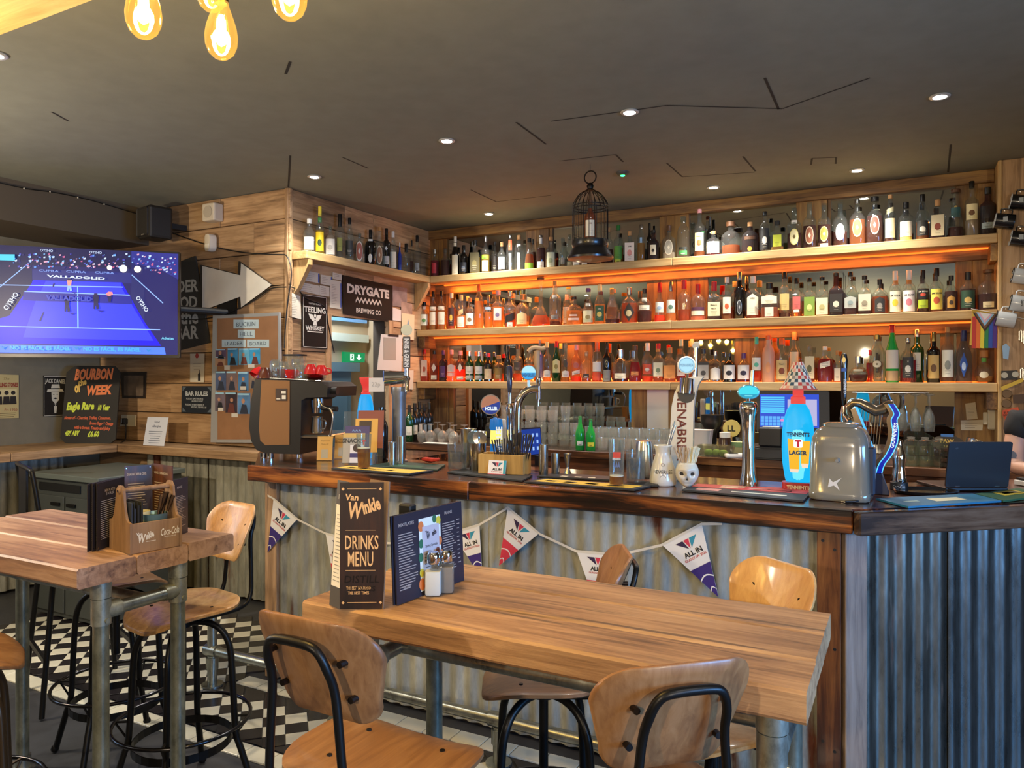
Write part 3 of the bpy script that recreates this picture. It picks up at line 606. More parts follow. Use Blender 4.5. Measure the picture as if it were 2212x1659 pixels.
def bottle(p, H, Rr, typ, gl, lq, fill, cap, labs, text, label, group, face=None, dp=1.0, tcol=None):
    t = thing('bottle', label, 'bottle', p, 0 if face is None else face, group)
    pr = PROF[typ]; prof = [(q[1] * Rr, q[0] * H) + tuple(q[2:]) for q in pr]
    top = prof[-1]; nr = top[0]
    MB().lathe(prof, 18, dp=dp).build('glass', GCOL[gl], t, 40)
    if lq:
        lp = []; zf = fill * H
        for a, b in zip(prof, prof[1:]):
            e = tuple(a[2:])
            lp.append((a[0] * .93, max(a[1], .004)) + e)
            if b[1] >= zf:
                k = (zf - a[1]) / max(1e-6, b[1] - a[1]); lp.append(((a[0] + (b[0] - a[0]) * k) * .93, zf) + e); break
        MB().lathe(lp, 16, dp=dp).build('liquid', LIQ(LCOL[lq]), t, 40)
    c0, kind = (cap[1:] or '.86'), cap[0]
    c0 = float(c0); wide = 1.12
    if c0 < 0: wide, c0 = 1.7, -c0
    MB().lathe([(0, c0 * H), (nr * wide, c0 * H), (nr * wide, H * .992), (nr * wide * .9, H), (0, H)], 14, dp=1).build('cap', FOIL[kind], t, 35)
    sqr = typ == 'sq'
    for (col, lo, hi, hw, sh, *acc) in labs:
        y0, y1 = lo * H, hi * H; ym, yh = (y0 + y1) / 2, (y1 - y0) / 2; N_ = 12
        z_at = ym / H; rr = Rr
        for a, b in zip(pr, pr[1:]):
            if a[0] <= z_at <= b[0]: rr = Rr * (a[1] + (b[1] - a[1]) * (z_at - a[0]) / (b[0] - a[0]))
        rr *= 1.015; W = hw * Rr
        def mapp(x, y, o=0):
            if sqr: return (x, -rr * dp * .99 - o - .0004, y)
            return ((rr + o) * math.sin(x / rr), -(rr + o) * dp * math.cos(x / rr), y)
        def patch(col_, W_, ym_, yh_, sh_, o, nm, par):
            vs = []; slope = .35 * yh_ if sh_ == 's' else 0
            for i in range(N_ + 1):
                u = -1 + 2 * i / N_; k = shape(u, sh_)
                for s_ in (-1, 1): vs.append(mapp(u * W_, ym_ + s_ * yh_ * (k if sh_ != 'h' or s_ > 0 else 1) + slope * u * 1.6, o))
            return MB().add(vs, [(2 * i, 2 * i + 2, 2 * i + 3, 2 * i + 1) for i in range(N_)]).build(nm, M('#' + col_, .55), par, 50)
        lo_ = patch(col, W, ym, yh, sh, 0, 'label', t)
        ink = tcol or ('#2c2620' if sum(lin('#' + col)[:3]) > .45 else '#d8d0bc')
        Fl = Fr((0, -rr * dp - .0006 if not sqr else -rr * dp * .99 - .001, 0), (1, 0, 0), (0, 0, 1)); bd = 0 if sqr else rr
        if acc:
            patch(acc[0], W * (.86 if sh == 'o' else .5), ym - (0 if sh == 'o' else yh * .12), yh * (.86 if sh == 'o' else .34), 'o', .0005, 'emblem', lo_)
            if sh == 'o': patch(acc[1] if len(acc) > 1 else col, W * .3, ym, yh * .3, 'd', .001, 'emblem', lo_)
        mbt = MB()
        if text and hi - lo > .09:
            ws = text.split('/')
            for k, s_ in enumerate(ws): mbt.text(s_, Fl, 0, y1 - yh * (.42 + .5 * k), min(yh * .34, .011), z=.0006, bold=.012, bend=bd, maxw=W * 1.75)
            text = None
        if sh in 'wsh' and yh > .012:
            for k in range(3): mbt.rect(-W * .55 + .1 * W * k, ym - yh * (.35 + .2 * k), W * .55 - .1 * W * k, ym - yh * (.35 + .2 * k) + .0013, Fl, .0006) if sqr or W < rr * .9 else None
        if mbt.v: mbt.build('lettering', M(ink, .6), lo_)
    if text:   # printed straight on the glass
        m = MB(Matrix.Identity(4)); Fl = Fr((0, -Rr * 1.02 * dp, 0), (1, 0, 0), (0, 0, 1))
        for k, s_ in enumerate(text.split('/')): m.text(s_, Fl, 0, H * (.42 - .11 * k), .011, bend=Rr, maxw=Rr * 1.6, bold=.015)
        m.build('lettering', M(tcol or '#e6dfce', .5), t)
    return t
def parse_rows(txt, base, zshelf, shelfname, group, start=0, yrow=5.605, plane='Y', xw=None):
    ox, oy, s = base; n = start; out = []
    for ln in txt.strip().split('\n'):
        f = [q.strip() for q in ln.split('|')]
        if len(f) > 5: f = f[:3] + ['', f[-1]] if not f[3] else f
        zx, zt, zw = (float(q) for q in f[0].split())
        typ, gl, lq, fill, cap = f[1].split(); back = typ.endswith('*'); flat = typ.endswith('-'); typ = typ.rstrip('*-')
        labs = [(q[0], float(q[1]), float(q[2]), float(q[3]), q[4], *q[5:]) for q in (q.split() for q in f[2].split(';')) if len(q) >= 5]
        px, pt = ox + zx / s, oy + zt / s
        if plane == 'Y': yy = yrow + (.078 if back else 0); p = onY(px, pt, yy); fc = math.atan2(-p.x, yy) * .75
        else: p = onX(px, pt, xw - (.05 if back else 0)); fc = math.atan2(-p.x, p.y) * .9
        out.append([p, zw / s * dep(p) / FPX / 2 * 1.02, fc, typ, gl, lq, fill, cap, labs, f[3] or None, f[4], .62 if flat else 1.0, back])
    for _ in range(3):          # neighbours that would touch are eased apart
        for a, b in zip(out, out[1:]):
            if a[12] != b[12]: continue
            dd = (a[0] - b[0]).xy.length; need = a[1] + b[1] + .002
            if need > dd: k = max(.72, (dd - .002) / (a[1] + b[1])); a[1] *= k ** .6; b[1] *= k ** .6
    for p, r, fc, typ, gl, lq, fill, cap, labs, tx, desc, dp, back in out:
        if plane == 'Y' and back: p.y = max(p.y, yrow + .078); p.y = min(p.y, YB - .02 - r)
        bottle((p.x, p.y, zshelf + .0012), p.z - zshelf, r, typ, gl, None if lq == '-' else lq, float(fill), cap, labs, tx, '%s, %s along the %s' % (desc, nth(n), shelfname), group, fc, dp)
        n += 1
    return n
A6, A7, A8 = (880, 400, 5.027), (1300, 380, 5.027), (1740, 340, 4.608); B1, B2, B3 = (880, 600, 5.027), (1300, 600, 5.027), (1740, 560, 4.608)
GT, GM, GL_ = 'bottles on the top shelf', 'bottles on the middle shelf', 'bottles on the lowest shelf'
n = parse_rows('''
297 700 90|std c R .6 s.84|c02a38 .14 .5 .5 w||rosy red bottle with silver stopper
413 690 98|std c D .58 x.86|||dark spirit bottle with clear glass stopper
520 560 88|slope k - 0 w.86|e5dcc0 .02 .52 .8 w;e8e4d8 .66 .84 .42 w||black wine bottle with tall cream label and white neck band
612 655 90|std k - 0 k.84|20242c .1 .42 .85 w 5d6878||black bottle with slate grey label
735 600 112|sq c Y .5 k.86|4a4326 .06 .62 .85 w 6d643a||square bottle with olive brown label
848 555 92|std c Y .5 s.84|dfe0b8 .06 .34 .8 w;7fae2e .38 .48 .85 w||clear bottle with lime band over cream label
950 615 76|std* c D .5 k.88|1c1715 .1 .55 .8 w||dark bottle half hidden behind paler ones
1025 622 92|std c - 0 c.86|b9c6cc .1 .5 .85 w 8aa0ad||clear bottle with misty blue label and cork
1120 545 92|tall c - 0 s.9|9aa0a0 .04 .5 .3 w;e0663a .58 .86 .42 w||clear tall bottle with orange neck sleeve
1213 545 96|tall c - 0 c.88|a9aeac .04 .5 .3 w;e8e4d8 .68 .74 .44 w||clear tall bottle with pale upright lettering and cork
1325 580 110|bell c A .5 k.88|7fb52e .02 .22 .95 w||rounded amber bottle with bright green band at its foot
1365 588 60|std* c D .6 k.84|||slim dark bottle with black cap standing behind
1450 545 95|std c D .62 s.94|e9e4da .04 .22 .8 w;e6e4de .74 .92 .4 w||dark red bottle with white neck band and small white label
1560 565 112|std c G .3 c.88|d7dcbc .04 .5 .85 w a9b48c||bottle with wide pale green label and cork
1690 575 104|bell c - 0 x.84|9a958a .1 .32 .4 w||small clear rounded bottle with glass stopper
1765 540 80|tall* c - 0 x.86|d8d4c8 .05 .2 .8 w||clear bottle beside the hanging cage
1835 640 90|std c A .4 k.86|e2dfd4 .02 .22 .9 w||bottle with white foot label below the cage
1925 660 80|std c A .4 k.86|e0ddd0 .04 .2 .8 w||bottle mostly hidden by the cage base
2010 655 80|std c D .5 k.86|||dark bottle hidden by the cage base''', A6, S1, 'top shelf', GT)
n = parse_rows('''
75 565 92|std c D .4 c.88|||clear bottle with a little dark spirit
180 540 105|std c G .4 g.88|5c9a3c .1 .45 .88 w;b8c43c .02 .1 .6 w||bottle with leaf green label and green stopper
305 605 118|sq c - 0 c.86|e3d5cb .04 .62 .84 w d9938c|JAM|square clear bottle with pale pink label and pink cork
428 530 85|tall c G .5 s.88|8fb0d0 .5 .64 .3 w||slim bottle with cool blue shine
518 515 60|std* k - 0 k.84|||dark bottle with black cap just behind
560 590 118|std b D .58 k.9|e0d6bc .18 .5 .52 w 27211c||brown bottle with small cream label and black spade
730 540 132|sq c W .2 n.84|b9b09c .12 .56 .66 o 8a8578||square bottle with silvery oval label and wide dark cap
885 440 132|tall c - 0 x.86|3f8a4a .08 .18 .7 w;20241f .2 .26 .7 w||tall engraved clear bottle with green foot label and glass stopper
1060 365 118|bord c A .12 p.92|e5cf9c .13 .50 .84 w b0582c|HIGH|tall clear bottle with cream label and running horse
1175 448 76|std* k - 0 k.78|||black capped bottle standing behind the squat one
1210 600 164|squat c R .1 c.88|c8d2bb .1 .55 .88 w||squat bottle with wide pale sage label
1400 500 200|squat c A .28 n-.86|||wide amber decanter with red-brown stopper
1610 505 172|squat b D .55 c.86|4a2c14 .42 .52 .7 w;d8892c .06 .2 .28 o||round shouldered brown bottle with thin lettering
1770 390 114|std c - 0 k.9|1e1c1c .06 .58 .88 w d0ccc0||clear bottle with black and white label
1905 490 132|sq c G .14 k.86|b9c23c .14 .52 .66 w||square bottle with yellow-green label and black cap
2090 350 146|std- c D .4 x.74|d9cf7c .12 .5 .66 o e8e2b0 6b5a2c;e6e2d8 .62 .7 .4 w||round shouldered bottle with yellow oval label''', A7, S1, 'top shelf', GT, n)
n = parse_rows('''
40 450 122|std- c D .5 x.66|cdb79c .1 .48 .66 o 7d4a34 d9cbb0||dark bottle with russet oval label and fluted stopper
185 460 124|std- c D .52 x.66|d6cf8a .14 .48 .64 o 8f8a3a d9d5a0;d9d2a8 .02 .1 .6 w||dark bottle with olive oval label and fluted stopper
345 455 132|std- c D .34 x.66|d5ccd0 .14 .52 .66 o 98889a dcd5da||bottle with lilac grey oval label and fluted stopper
515 420 156|squat- c A .56 s.9|dcd88c .18 .58 .6 o a5a238 dcd9a0||wide amber bottle with yellow-green oval label
690 395 168|squat- c D .6 k-.9|d6c2a8 .2 .6 .56 o 6e3a2c dacbb2||wide dark bottle with brown oval label and ball stopper
843 375 114|slope c D .1 c.92|c8b78c .1 .5 .9 w;ded3a8 .62 .72 .7 s||bottle wrapped in kraft paper label with sash
1000 450 136|std c D .2 k.84|e7e0cc .12 .5 .84 w;c9b85c .03 .11 .84 w||bottle with white and gold label and black cap
1165 370 132|slope c A .4 k.84|2a2b26 .1 .42 .9 w c9c4b4||green tinged bottle with dark portrait label
1315 425 140|sq c D .2 c.84|d8caa4 .08 .6 .84 w 8a4030||square bottle with beige label and cork
1495 320 168|bell c D .22 n-.93|2e5a5c .42 .62 .62 w;b59a4c .56 .66 .2 o||faceted decanter with teal label and wide dark stopper
1655 240 144|bord c W .3 k.88|e8dba8 .3 .58 .9 w 6a4420||tall bottle with cream label and black capped cork
1815 300 150|bord b D .6 k.86|9aa6a6 .14 .26 .8 w|RYE|dark brown bottle with pale lettering''', A8, S1, 'top shelf', GT, n)
n = parse_rows('''
185 265 100|std c G .3 k.86|e0ddc8 .18 .56 .9 w 5a8a4a;e6e0d0 .74 .84 .42 w||small bottle with white and green label
283 150 92|std c G .56 k.86|e3d6bc .14 .46 .9 w;e3d6bc .5 .6 .8 w||pale gold bottle with banded cream label
373 145 96|std c G .56 k.86|dfd2b8 .14 .46 .9 w;dfd2b8 .5 .6 .8 w||pale gold bottle, twin of the one before it
480 170 96|bord c A .58 w.86|3a1c14 .1 .6 .66 w e8a83c||amber bottle with dark label and orange stripe
585 190 98|std c G .4 l.84|e9dccb .06 .36 .9 w;e0a870 .42 .56 .5 s||bottle with cream cap and slanting tag
680 220 104|std c G .1 c.88|ece4d2 .12 .5 .92 w 8a6a4a||bottle with clean white label and cork
778 75 102|tall c G .62 o.86|||tall clear gold bottle with long orange stopper
880 195 90|bord c G .5 s.78|9ab0c8 .56 .64 .8 w||gold bottle with silvery blue shoulder
985 140 128|bord c G .56 p.88|ead6cc .2 .52 .7 w 7d6a90||broad gold bottle with white printed label
1118 150 122|std c A .38 s.86|1d1a1a .16 .36 .95 s;e8e4dc .02 .14 .5 w||bottle with slanted black band
1248 180 146|squat c G .16 c.84|e2d39a .08 .44 .8 h||broad bottle with arched cream label
1450 2 224|dec c A .22 n-.965|||large flask decanter with very long neck
1605 38 132|bord c D .1 c.9|8a8580 .14 .24 .7 w;e3d9cc .6 .68 .4 w||tall slender bottle with grey label and dark cork
1730 185 94|std* c W .5 p.84|e3d3c2 .1 .6 .8 w||pale bottle half hidden by its squat neighbour
1810 205 174|squat c G .5 k.9|e6c8b4 .16 .24 .7 w;e6c8b4 .3 .36 .5 w||squat wide bottle with pale printed lines
1965 115 136|bell c G .2 v.9|e6ddb4 .06 .38 .86 w 9a8a5a;e8e2d0 .5 .58 .4 w||tapered bottle with cream label and dark neck
2090 75 118|slope c G .5 l.84|1f4a2e .08 .46 .9 w c9b45c|Ellie|bottle with dark green label and yellow cap''', B1, S2, 'middle shelf', GM)
n = parse_rows('''
120 128 166|bell c D .14 c.9|||flared clear decanter with a finger of dark spirit
300 110 176|squat c A .56 s.8|2a221a .04 .56 .7 d c9b88a|||large amber bottle with black diamond label
465 120 152|squat c D .34 k.86|ebe2c8 .36 .5 .8 w;eae4d4 .62 .72 .34 w||dark bottle with narrow white label band
628 55 128|bell c O .18 r.76|eae4d8 .24 .5 .86 w 9ab0c8||bottle with white label and red sealed neck
750 45 128|bell c G .2 s.76|e8e6da .22 .54 .84 w 5a7a6a||bottle with white pictorial label and silver neck
893 25 146|std c A .28 r.78|c9b894 .28 .42 .16 w|6|round bottle with red wax top and amber half
1045 70 176|squat c P .12 r.72|f0e6c8 .14 .26 .94 w;5a3048 .27 .36 .94 w||squat bottle with dripping red wax top
1220 45 146|sq c D .14 r.76|e6d8ac .1 .46 .86 w|Maker's/Mark|square bottle with cream label and dripping red wax
1360 -5 128|std c A .3 w.86|ece0c4 .14 .52 .7 w c2552c||bottle with cream label bearing a red disc
1497 -62 122|bord k - 0 s.82|9aa0a4 .1 .4 .4 o 3a3c40||near black bottle with silver etching and cap
1640 -12 158|std c A .2 w.84|ece3c4 .08 .58 .84 h|1884|bottle with large arched white label
1820 60 176|sq c A .3 k.84|e8e0bc .4 .64 .88 h;d9d4c0 .04 .3 .5 w||broad square bottle with arched cream label
1985 -58 132|bord c D .1 k.86|c8ac6a .16 .52 .84 w||tall bottle with kraft brown label
2115 8 124|std c A .16 k.86|c9605a .2 .52 .72 w;e0dccc .12 .19 .5 w||bottle with brick red label''', B2, S2, 'middle shelf', GM, n)
n = parse_rows('''
40 188 112|sq c Y .4 k.9|7d9a3c .02 .5 .9 w d9d07a||square bottle with apple green label
165 178 128|sq c G .3 k.92|e6deb0 .04 .46 .9 w b9ae74||square bottle with pale honey label
305 138 148|sq b D .6 k.92|2a2320 .08 .5 .84 w d8ceb8||square dark bottle with black and cream label
447 130 132|sq c D .3 k.9|b5b8ae .16 .44 .86 h 8a9a98||square bottle with silvery shield label
588 165 138|sq c D .22 k.9|e0d6b8 .1 .52 .88 w 9a9078||square bottle with buff label
740 200 162|squat c A .5 k.84|33322f .04 .48 .66 h 9a958a||squat bottle with charcoal shield label
893 120 128|std c - 0 w.78|e9e2c2 .04 .52 .94 w e3c83a|JIM BEAM|bottle with white cap and yellow centred label
1030 112 138|std c - 0 w.78|eadfd8 .04 .52 .94 w cf7a86|JIM BEAM|bottle with white cap and pink splashed label
1170 112 128|std c D .56 k.8|1c1a16 .32 .54 .94 w c24a34;a9bd2c .1 .3 .9 w|JIM BEAM|black capped bottle with lime green label
1305 92 136|std c A .1 k.82|e6cf58 .06 .52 .94 w b8502c|JIM BEAM|black capped bottle with bright yellow label
1450 165 116|std c D .56 k.86|b98a3c .1 .44 .6 h 3a2a1c||dark bottle with gold shield label
1617 130 142|std c D .56 k.8|24442e .08 .52 .9 w c9a85c||black capped bottle with dark green and gold label
1820 105 188|squat c D .4 n-.92|c9b890 .06 .2 .5 w||large clear bottle with etched silver panel''', B3, S2, 'middle shelf', GM, n)
n = parse_rows('''
107 780 78|sq t O .3 r.86|ecd8c4 .16 .66 .74 w c2705a||square rosy bottle with red cap and white label
188 780 84|sq t O .3 r.86|e9d4c0 .16 .66 .74 w b9604c||square rosy bottle with red cap, its twin
293 790 104|bord t A .5 k.88|efe6d4 .3 .58 .5 d;d9d4c0 .06 .2 .6 w||amber bottle with white diamond label
390 790 92|bord v V .5 v.86|5a3a78 .14 .5 .6 w||purple printed bottle
480 785 104|std t P .5 p.86|f0e2d6 .3 .54 .92 h;f2c8b8 .16 .28 .92 w||bottle with white label and pink cap
578 795 108|bord t O .4 p.86|f0e6d4 .3 .6 .46 d;e8dcc8 .06 .16 .7 w||bottle with white diamond label and pink cap
675 800 96|std g - 0 s.84|efeadf .26 .5 .9 w;b9bdb9 .06 .2 .9 w||dark green bottle with silver cap and white label
778 800 96|std g - 0 s.84|ecebe4 .26 .5 .9 w;b4b9b6 .06 .2 .9 w||dark green bottle with silver cap, beside a matching one
880 820 104|std k - 0 r.86|dcc8a4 .08 .44 .78 w||black bottle with beige label and red cap
992 840 118|std c A .3 c.86|8a6a30 .1 .5 .7 w||golden bottle with cork
1095 745 98|slope k - 0 k.84|2a2a2c .1 .4 .8 w||plain black bottle
1200 730 106|std c A .22 n.88|4a4440 .3 .52 .8 w||clear bottle with dark grey band
1320 765 112|std* c G .5 k.86|||gold bottle hidden by the tap handle
1437 676 66|bord* u - 0 u.86|3a56b5 .1 .6 .8 w||cobalt blue bottle behind the wooden tap handle
1518 700 94|std c G .2 l.86|5a4a3a .36 .52 .5 o;efe8dc .12 .3 .86 h||bottle with dark medallion over white label
1620 690 100|slope g - 0 r.8|ded89c .22 .56 .86 h 9a8a4a||green bottle with red cap and cream label
1720 698 98|std c G .14 x.84|4a4038 .36 .54 .5 o;ece8e0 .12 .28 .88 h||bottle with brown medallion and shiny foil neck
1835 730 114|std t O .14 p.86|c9685a .36 .52 .56 o;f0d8cc .2 .3 .8 s||pink tinged bottle with round red medallion
1945 800 112|std c A .1 x.84|3a2f2a .14 .26 .6 w||clear bottle with a small dark label
2060 700 112|tall c O .2 o.76|efe4dc .26 .5 .92 w;e0502c .04 .24 .92 w||bottle with white label and orange foil neck
2168 705 98|std k - 0 k.84|c9b27a .36 .54 .36 o 1a1614;9a9890 .02 .3 .84 w||black bottle with gold skull label''', B1, S3, 'lowest shelf', GL_)
n = parse_rows('''
205 780 178|squat c D .12 s.72|ece2c4 .1 .26 .74 w||squat clear bottle with low cream label
362 735 146|bell c R .54 n.86|d98a4a .18 .28 .6 w|JURA|red amber bottle with white lettering
497 710 118|std c O .14 w.8|d9583c .2 .46 .84 w e8d8c8||bottle with orange label and white cap
615 715 114|sq c A .12 r.86|ebe3c0 .14 .5 .84 w 7a8a6a||bottle with cream village label and red cap
740 760 130|sq c A .12 c.84|d88a44 .1 .48 .9 w||bottle with orange label and brown cork
862 670 112|std c R .2 l.84|ead6cc .14 .46 .84 w b9303a||tall bottle with red crest and cream cap
980 668 94|std* c - 0 l.84|b9383a .4 .5 .5 o||bottle with cream cap behind the white tap
1105 768 126|sq c - 0 k.84|b9b6ac .08 .5 .9 w 4a4846;3a3a3a .5 .58 .9 w||bottle with grey portrait label
1235 800 134|squat c - 0 s.86|ece9e0 .08 .48 .92 h||clear bottle with white gable shaped label
1385 820 150|squat k - 0 k.88|e9e6e0 .1 .58 .9 w 1d1d26||ring handled black bottle with octopus label
1540 820 154|squat c R .08 v.82|e6e0dc .1 .58 .9 w 24203a||ring handled bottle with octopus label and violet cap
1680 645 116|std c O .24 t.84|ecebe0 .26 .54 .92 w 5fc0a4||bottle with turquoise cap and white label
1810 625 148|tall f - 0 o.9|e8a070 .2 .42 .4 o||frosted peach bottle
1955 660 144|std c - 0 o.86|d8bd84 .06 .5 .88 w 7a3a22|Tito's|bottle with kraft label and orange cap
2090 590 116|std* c G .5 c.84|d8cdb0 .1 .6 .8 w||bottle behind the patchwork lamp shade''', B2, S3, 'lowest shelf', GL_, n)
n = parse_rows('''
40 860 104|sq c A .4 x.84|ded2b0 .1 .7 .84 w 6a6a4a||bottle with beige lozenge label
195 870 150|squat c R .66 w.9|efe8e0 .42 .56 .7 s|APERITIVO|scarlet aperitif bottle with slanted white label
318 910 84|sq c R .4 c.86|e9e4d8 .04 .44 .7 w||bottle with white label behind the black tap handle
525 968 180|ball c D .3 s.74|c9c0a8 .42 .5 .5 w||ball shaped bottle with silver stopper
640 905 66|std* c R .6 r.84|||small red bottle in the rear row
712 752 158|tall c - 0 d.9|2a2418 .2 .62 .16 w;6a5a3a .3 .46 .66 o d8d0b8||tall fluted clear bottle with black and gold strip
862 655 146|slope G - 0 r.86|d6cfc4 .24 .56 1.1 w;b99a72 .03 .2 1.05 w||bright green bottle wrapped in white paper
1020 782 152|squat c R .5 s.9|2c2a2a .1 .56 .7 w c9c5bc|X|red bottle with black and grey cross label
1110 700 122|bord* g - 0 s.86|d6d0bc .22 .56 .6 w||dark green wine bottle behind the cross label
1275 728 136|bord k - 0 d.82|c9a864 .08 .54 .92 w 6a4a2a||dark bottle with tan label and gold capsule
1415 675 142|bord c - 0 c.9|e6e6da .1 .58 .9 w 9aa098||tall clear bottle with pale horned skull label
1575 712 146|slope w - 0 u.8|2a56a8 .1 .58 .5 d b9d0ee||clear bottle with blue diamond label and navy cap
1775 908 160|ball c G .2 W-.78|d9d0b4 .14 .34 .5 o;5fb050 .64 .76 .3 w||squat round bottle with wooden ball stopper''', B3, S3, 'lowest shelf', GL_, n)
# side shelf
parse_rows('''
598 405 142|std c - 0 w.86|e8ddb8 .06 .44 .86 w||clear bottle with cream label and white top
725 258 108|slope c Y .5 y.8|e6c41c .06 .46 .94 w 1c3a24;2c7a3a .66 .76 .42 w||tall bottle with yellow label and yellow cap
850 490 130|squat c W .7 x.88|e4ded0 .06 .56 .9 w b9b4a8||stout bottle with white script label
965 350 122|std c - 0 k.72|8a8a3a .16 .46 .5 w||tall bottle with long black capsule
1080 395 106|slope c - 0 k.86|3a3a36 .12 .46 .88 w||clear bottle with dark printed label
1200 575 122|squat c W .3 x.88|d8d0c4 .04 .7 .7 o a05a4a||clear bottle with arched painted label
1330 535 134|squat k - 0 k.76|e0dccf .06 .3 .36 o;e6e2d6 .62 .72 .42 w||black bottle with white oval seal
1440 500 116|sq c - 0 c.9|d8cbb0 .06 .52 .6 o 9a6a4a||square bottle with cream oval label
1520 518 94|bord k - 0 k.84|c9c4bc .1 .3 .8 w;e9e6de .44 .54 .4 d||black bottle with white lower label
1598 556 98|slope c - 0 w.84|e6dfc8 .04 .46 .9 w||slim bottle with cream label and white neck
1678 690 44|std* u - 0 w.86|||small blue bottle tucked behind
1755 700 100|std c - 0 k.7|||clear bottle with black capsule
1822 662 44|std* c D .4 k.84|||slim dark bottle near the corner
1886 602 90|bord c - 0 k.84|8a8f90 .1 .3 .6 w||clear bottle closest to the inner corner''', (560, 400, 5.53), 2.498, 'side wall shelf', 'bottles on the side wall shelf', plane='X', xw=-3.79)
# ================================================================ tables
TWX = tablewood('x')
def pipe_table(x0, x1, y0, y1, zt, legs, label, seed, mats):
    t = thing('high_table', label, 'table', ((x0 + x1) / 2, (y0 + y1) / 2, 0), 0, 'high tables on scaffold pipe legs')
    ox, oy = (x0 + x1) / 2, (y0 + y1) / 2; rn = random.Random(seed); n = 3; wd = (y1 - y0) / n
    for i in range(n):
        m = MB(); a, b = y0 + wd * i - oy + .0018, y0 + wd * (i + 1) - oy - .0018; N_ = 14; vs = []; dz = rn.uniform(-.0015, .0015)
        ring = [(a + .006, -.062), (b - .006, -.062), (b, -.056), (b, -.009), (b - .006, -.0005), (a + .006, 0), (a, -.006), (a, -.055)]
        for k in range(N_ + 1):
            x = x0 - ox + (x1 - x0) * k / N_ + (rn.uniform(-.005, .003) if k in (0, N_) else 0); wv = rn.uniform(-.004, .0015)
            for (yy, zz) in ring:
                e = wv if (i == 0 and yy <= a + .007) else (-wv if i == n - 1 and yy >= b - .007 else 0)
                vs.append((x, yy + e, zt + zz + dz))
        q = len(ring); fs = [(k * q + j, (k + 1) * q + j, (k + 1) * q + (j + 1) % q, k * q + (j + 1) % q) for k in range(N_) for j in range(q)]
        fs += [tuple(range(q)), tuple(range(N_ * q + q - 1, N_ * q - 1, -1))]
        m.add(vs, fs); m.build('plank', mats, t, 25)
    for k, (lx, ly) in enumerate(legs):
        lx -= ox; ly -= oy; g = GP if lx < -.3 or True else GP
        l = MB().cyl((lx, ly, .006), (lx, ly, zt - .064), .0242, n=18).build('leg', GALV(0, '#8f9180', .34, .75, 7), t, 40)
        f = MB().cyl((lx, ly, zt - .115), (lx, ly, zt - .0635), .031, n=18).cyl((lx, ly, zt - .2), (lx, ly, zt - .118), .0295, n=18)
        sg = 1 if ly < 0 else -1
        f.cyl((lx, ly, zt - .16), (lx, ly + sg * .06, zt - .16), .0275, n=16); f.cyl((lx + .026, ly, zt - .185), (lx + .036, ly, zt - .185), .008, n=8)
        f.build('pipe_fitting', GALV(0, '#9a9c8e', .4, .7, 9), l, 40)
        MB().cyl((lx, ly, .001), (lx, ly, .012), .05, n=20).cyl((lx, ly, .01), (lx, ly, .06), .031, n=16).build('flange', GP, l, 40)
    for xx in sorted({round(l[0], 2) for l in legs}):
        ys = [l[1] for l in legs if round(l[0], 2) == xx]
        MB().cyl((xx - ox, min(ys) - oy + .03, zt - .16), (xx - ox, max(ys) - oy - .03, zt - .16), .0215, n=16).build('cross_pipe', GP, t, 40)
    xx = sorted({round(l[0], 2) for l in legs}); ym = sum(l[1] for l in legs) / len(legs) - oy
    MB().cyl((xx[0] - ox, ym, zt - .16), (xx[-1] - ox, ym, zt - .16), .0215, n=16).build('stretcher_pipe', GP, t, 40)
    return t
TZ = 1.03
pipe_table(-1.37, -.165, 1.45, 1.97, TZ, [(-1.23, 1.53), (-1.23, 1.84), (-.235, 1.53), (-.235, 1.80)], 'bare honey-coloured plank table carrying only menus and salt and pepper', 4, TWX)
pipe_table(-3.3, -2.185, 1.37, 1.955, TZ, [(-2.235, 1.475), (-2.235, 1.755), (-3.2, 1.475), (-3.2, 1.775)], 'plank table with the wooden caddy, below the television', 9, WOOD('x', ('#64483a', '#927058', '#a8866c', '#bc9a80'), .5, grain=1.1, bump=.3, crack=.5, coat=0, knots=.55, rand=.1, name='table_wood'))  # pinkish cast of the television light mixed into this table's wood colour
# ================================================================ stools
def slab(out, f, th, rings=(1, .97, .8, .55, .25), flip=False):
    """outline (x, y) scaled to its centre, mapped by f(x, y, h) for two skins joined at the rim"""
    n = len(out); vs = []; fs = []; sets = []
    for sgn in (1, 0):
        base = len(vs)
        for r_ in rings:
            hh = th * (.5 + (sgn - .5) * (1 if r_ < 1 else .55))
            for (x, y) in out: vs.append(f(x * r_, y * r_, hh))
        vs.append(f(0, 0, th * sgn)); c = len(vs) - 1
        for i in range(len(rings) - 1):
            for j in range(n):
                q = (base + i * n + j, base + i * n + (j + 1) % n, base + (i + 1) * n + (j + 1) % n, base + (i + 1) * n + j)
                fs.append(q if sgn else q[::-1])
        for j in range(n):
            q = (base + (len(rings) - 1) * n + j, base + (len(rings) - 1) * n + (j + 1) % n, c); fs.append(q if sgn else q[::-1])
        sets.append(base)
    for j in range(n): fs.append((sets[1] + j, sets[1] + (j + 1) % n, sets[0] + (j + 1) % n, sets[0] + j))
    return vs, fs
SEAT = [(a, b) for a, b in rrect(.40, .37, .15, 7)]
BACK = []
for x, y, r, a in ((.080, .035, .072, 0), (-.080, .035, .072, PI / 2), (-.075, -.055, .05, PI), (.075, -.055, .05, 1.5 * PI)): BACK += arc(x, y, r, a, a + PI / 2, 7)
BM = BLACKM
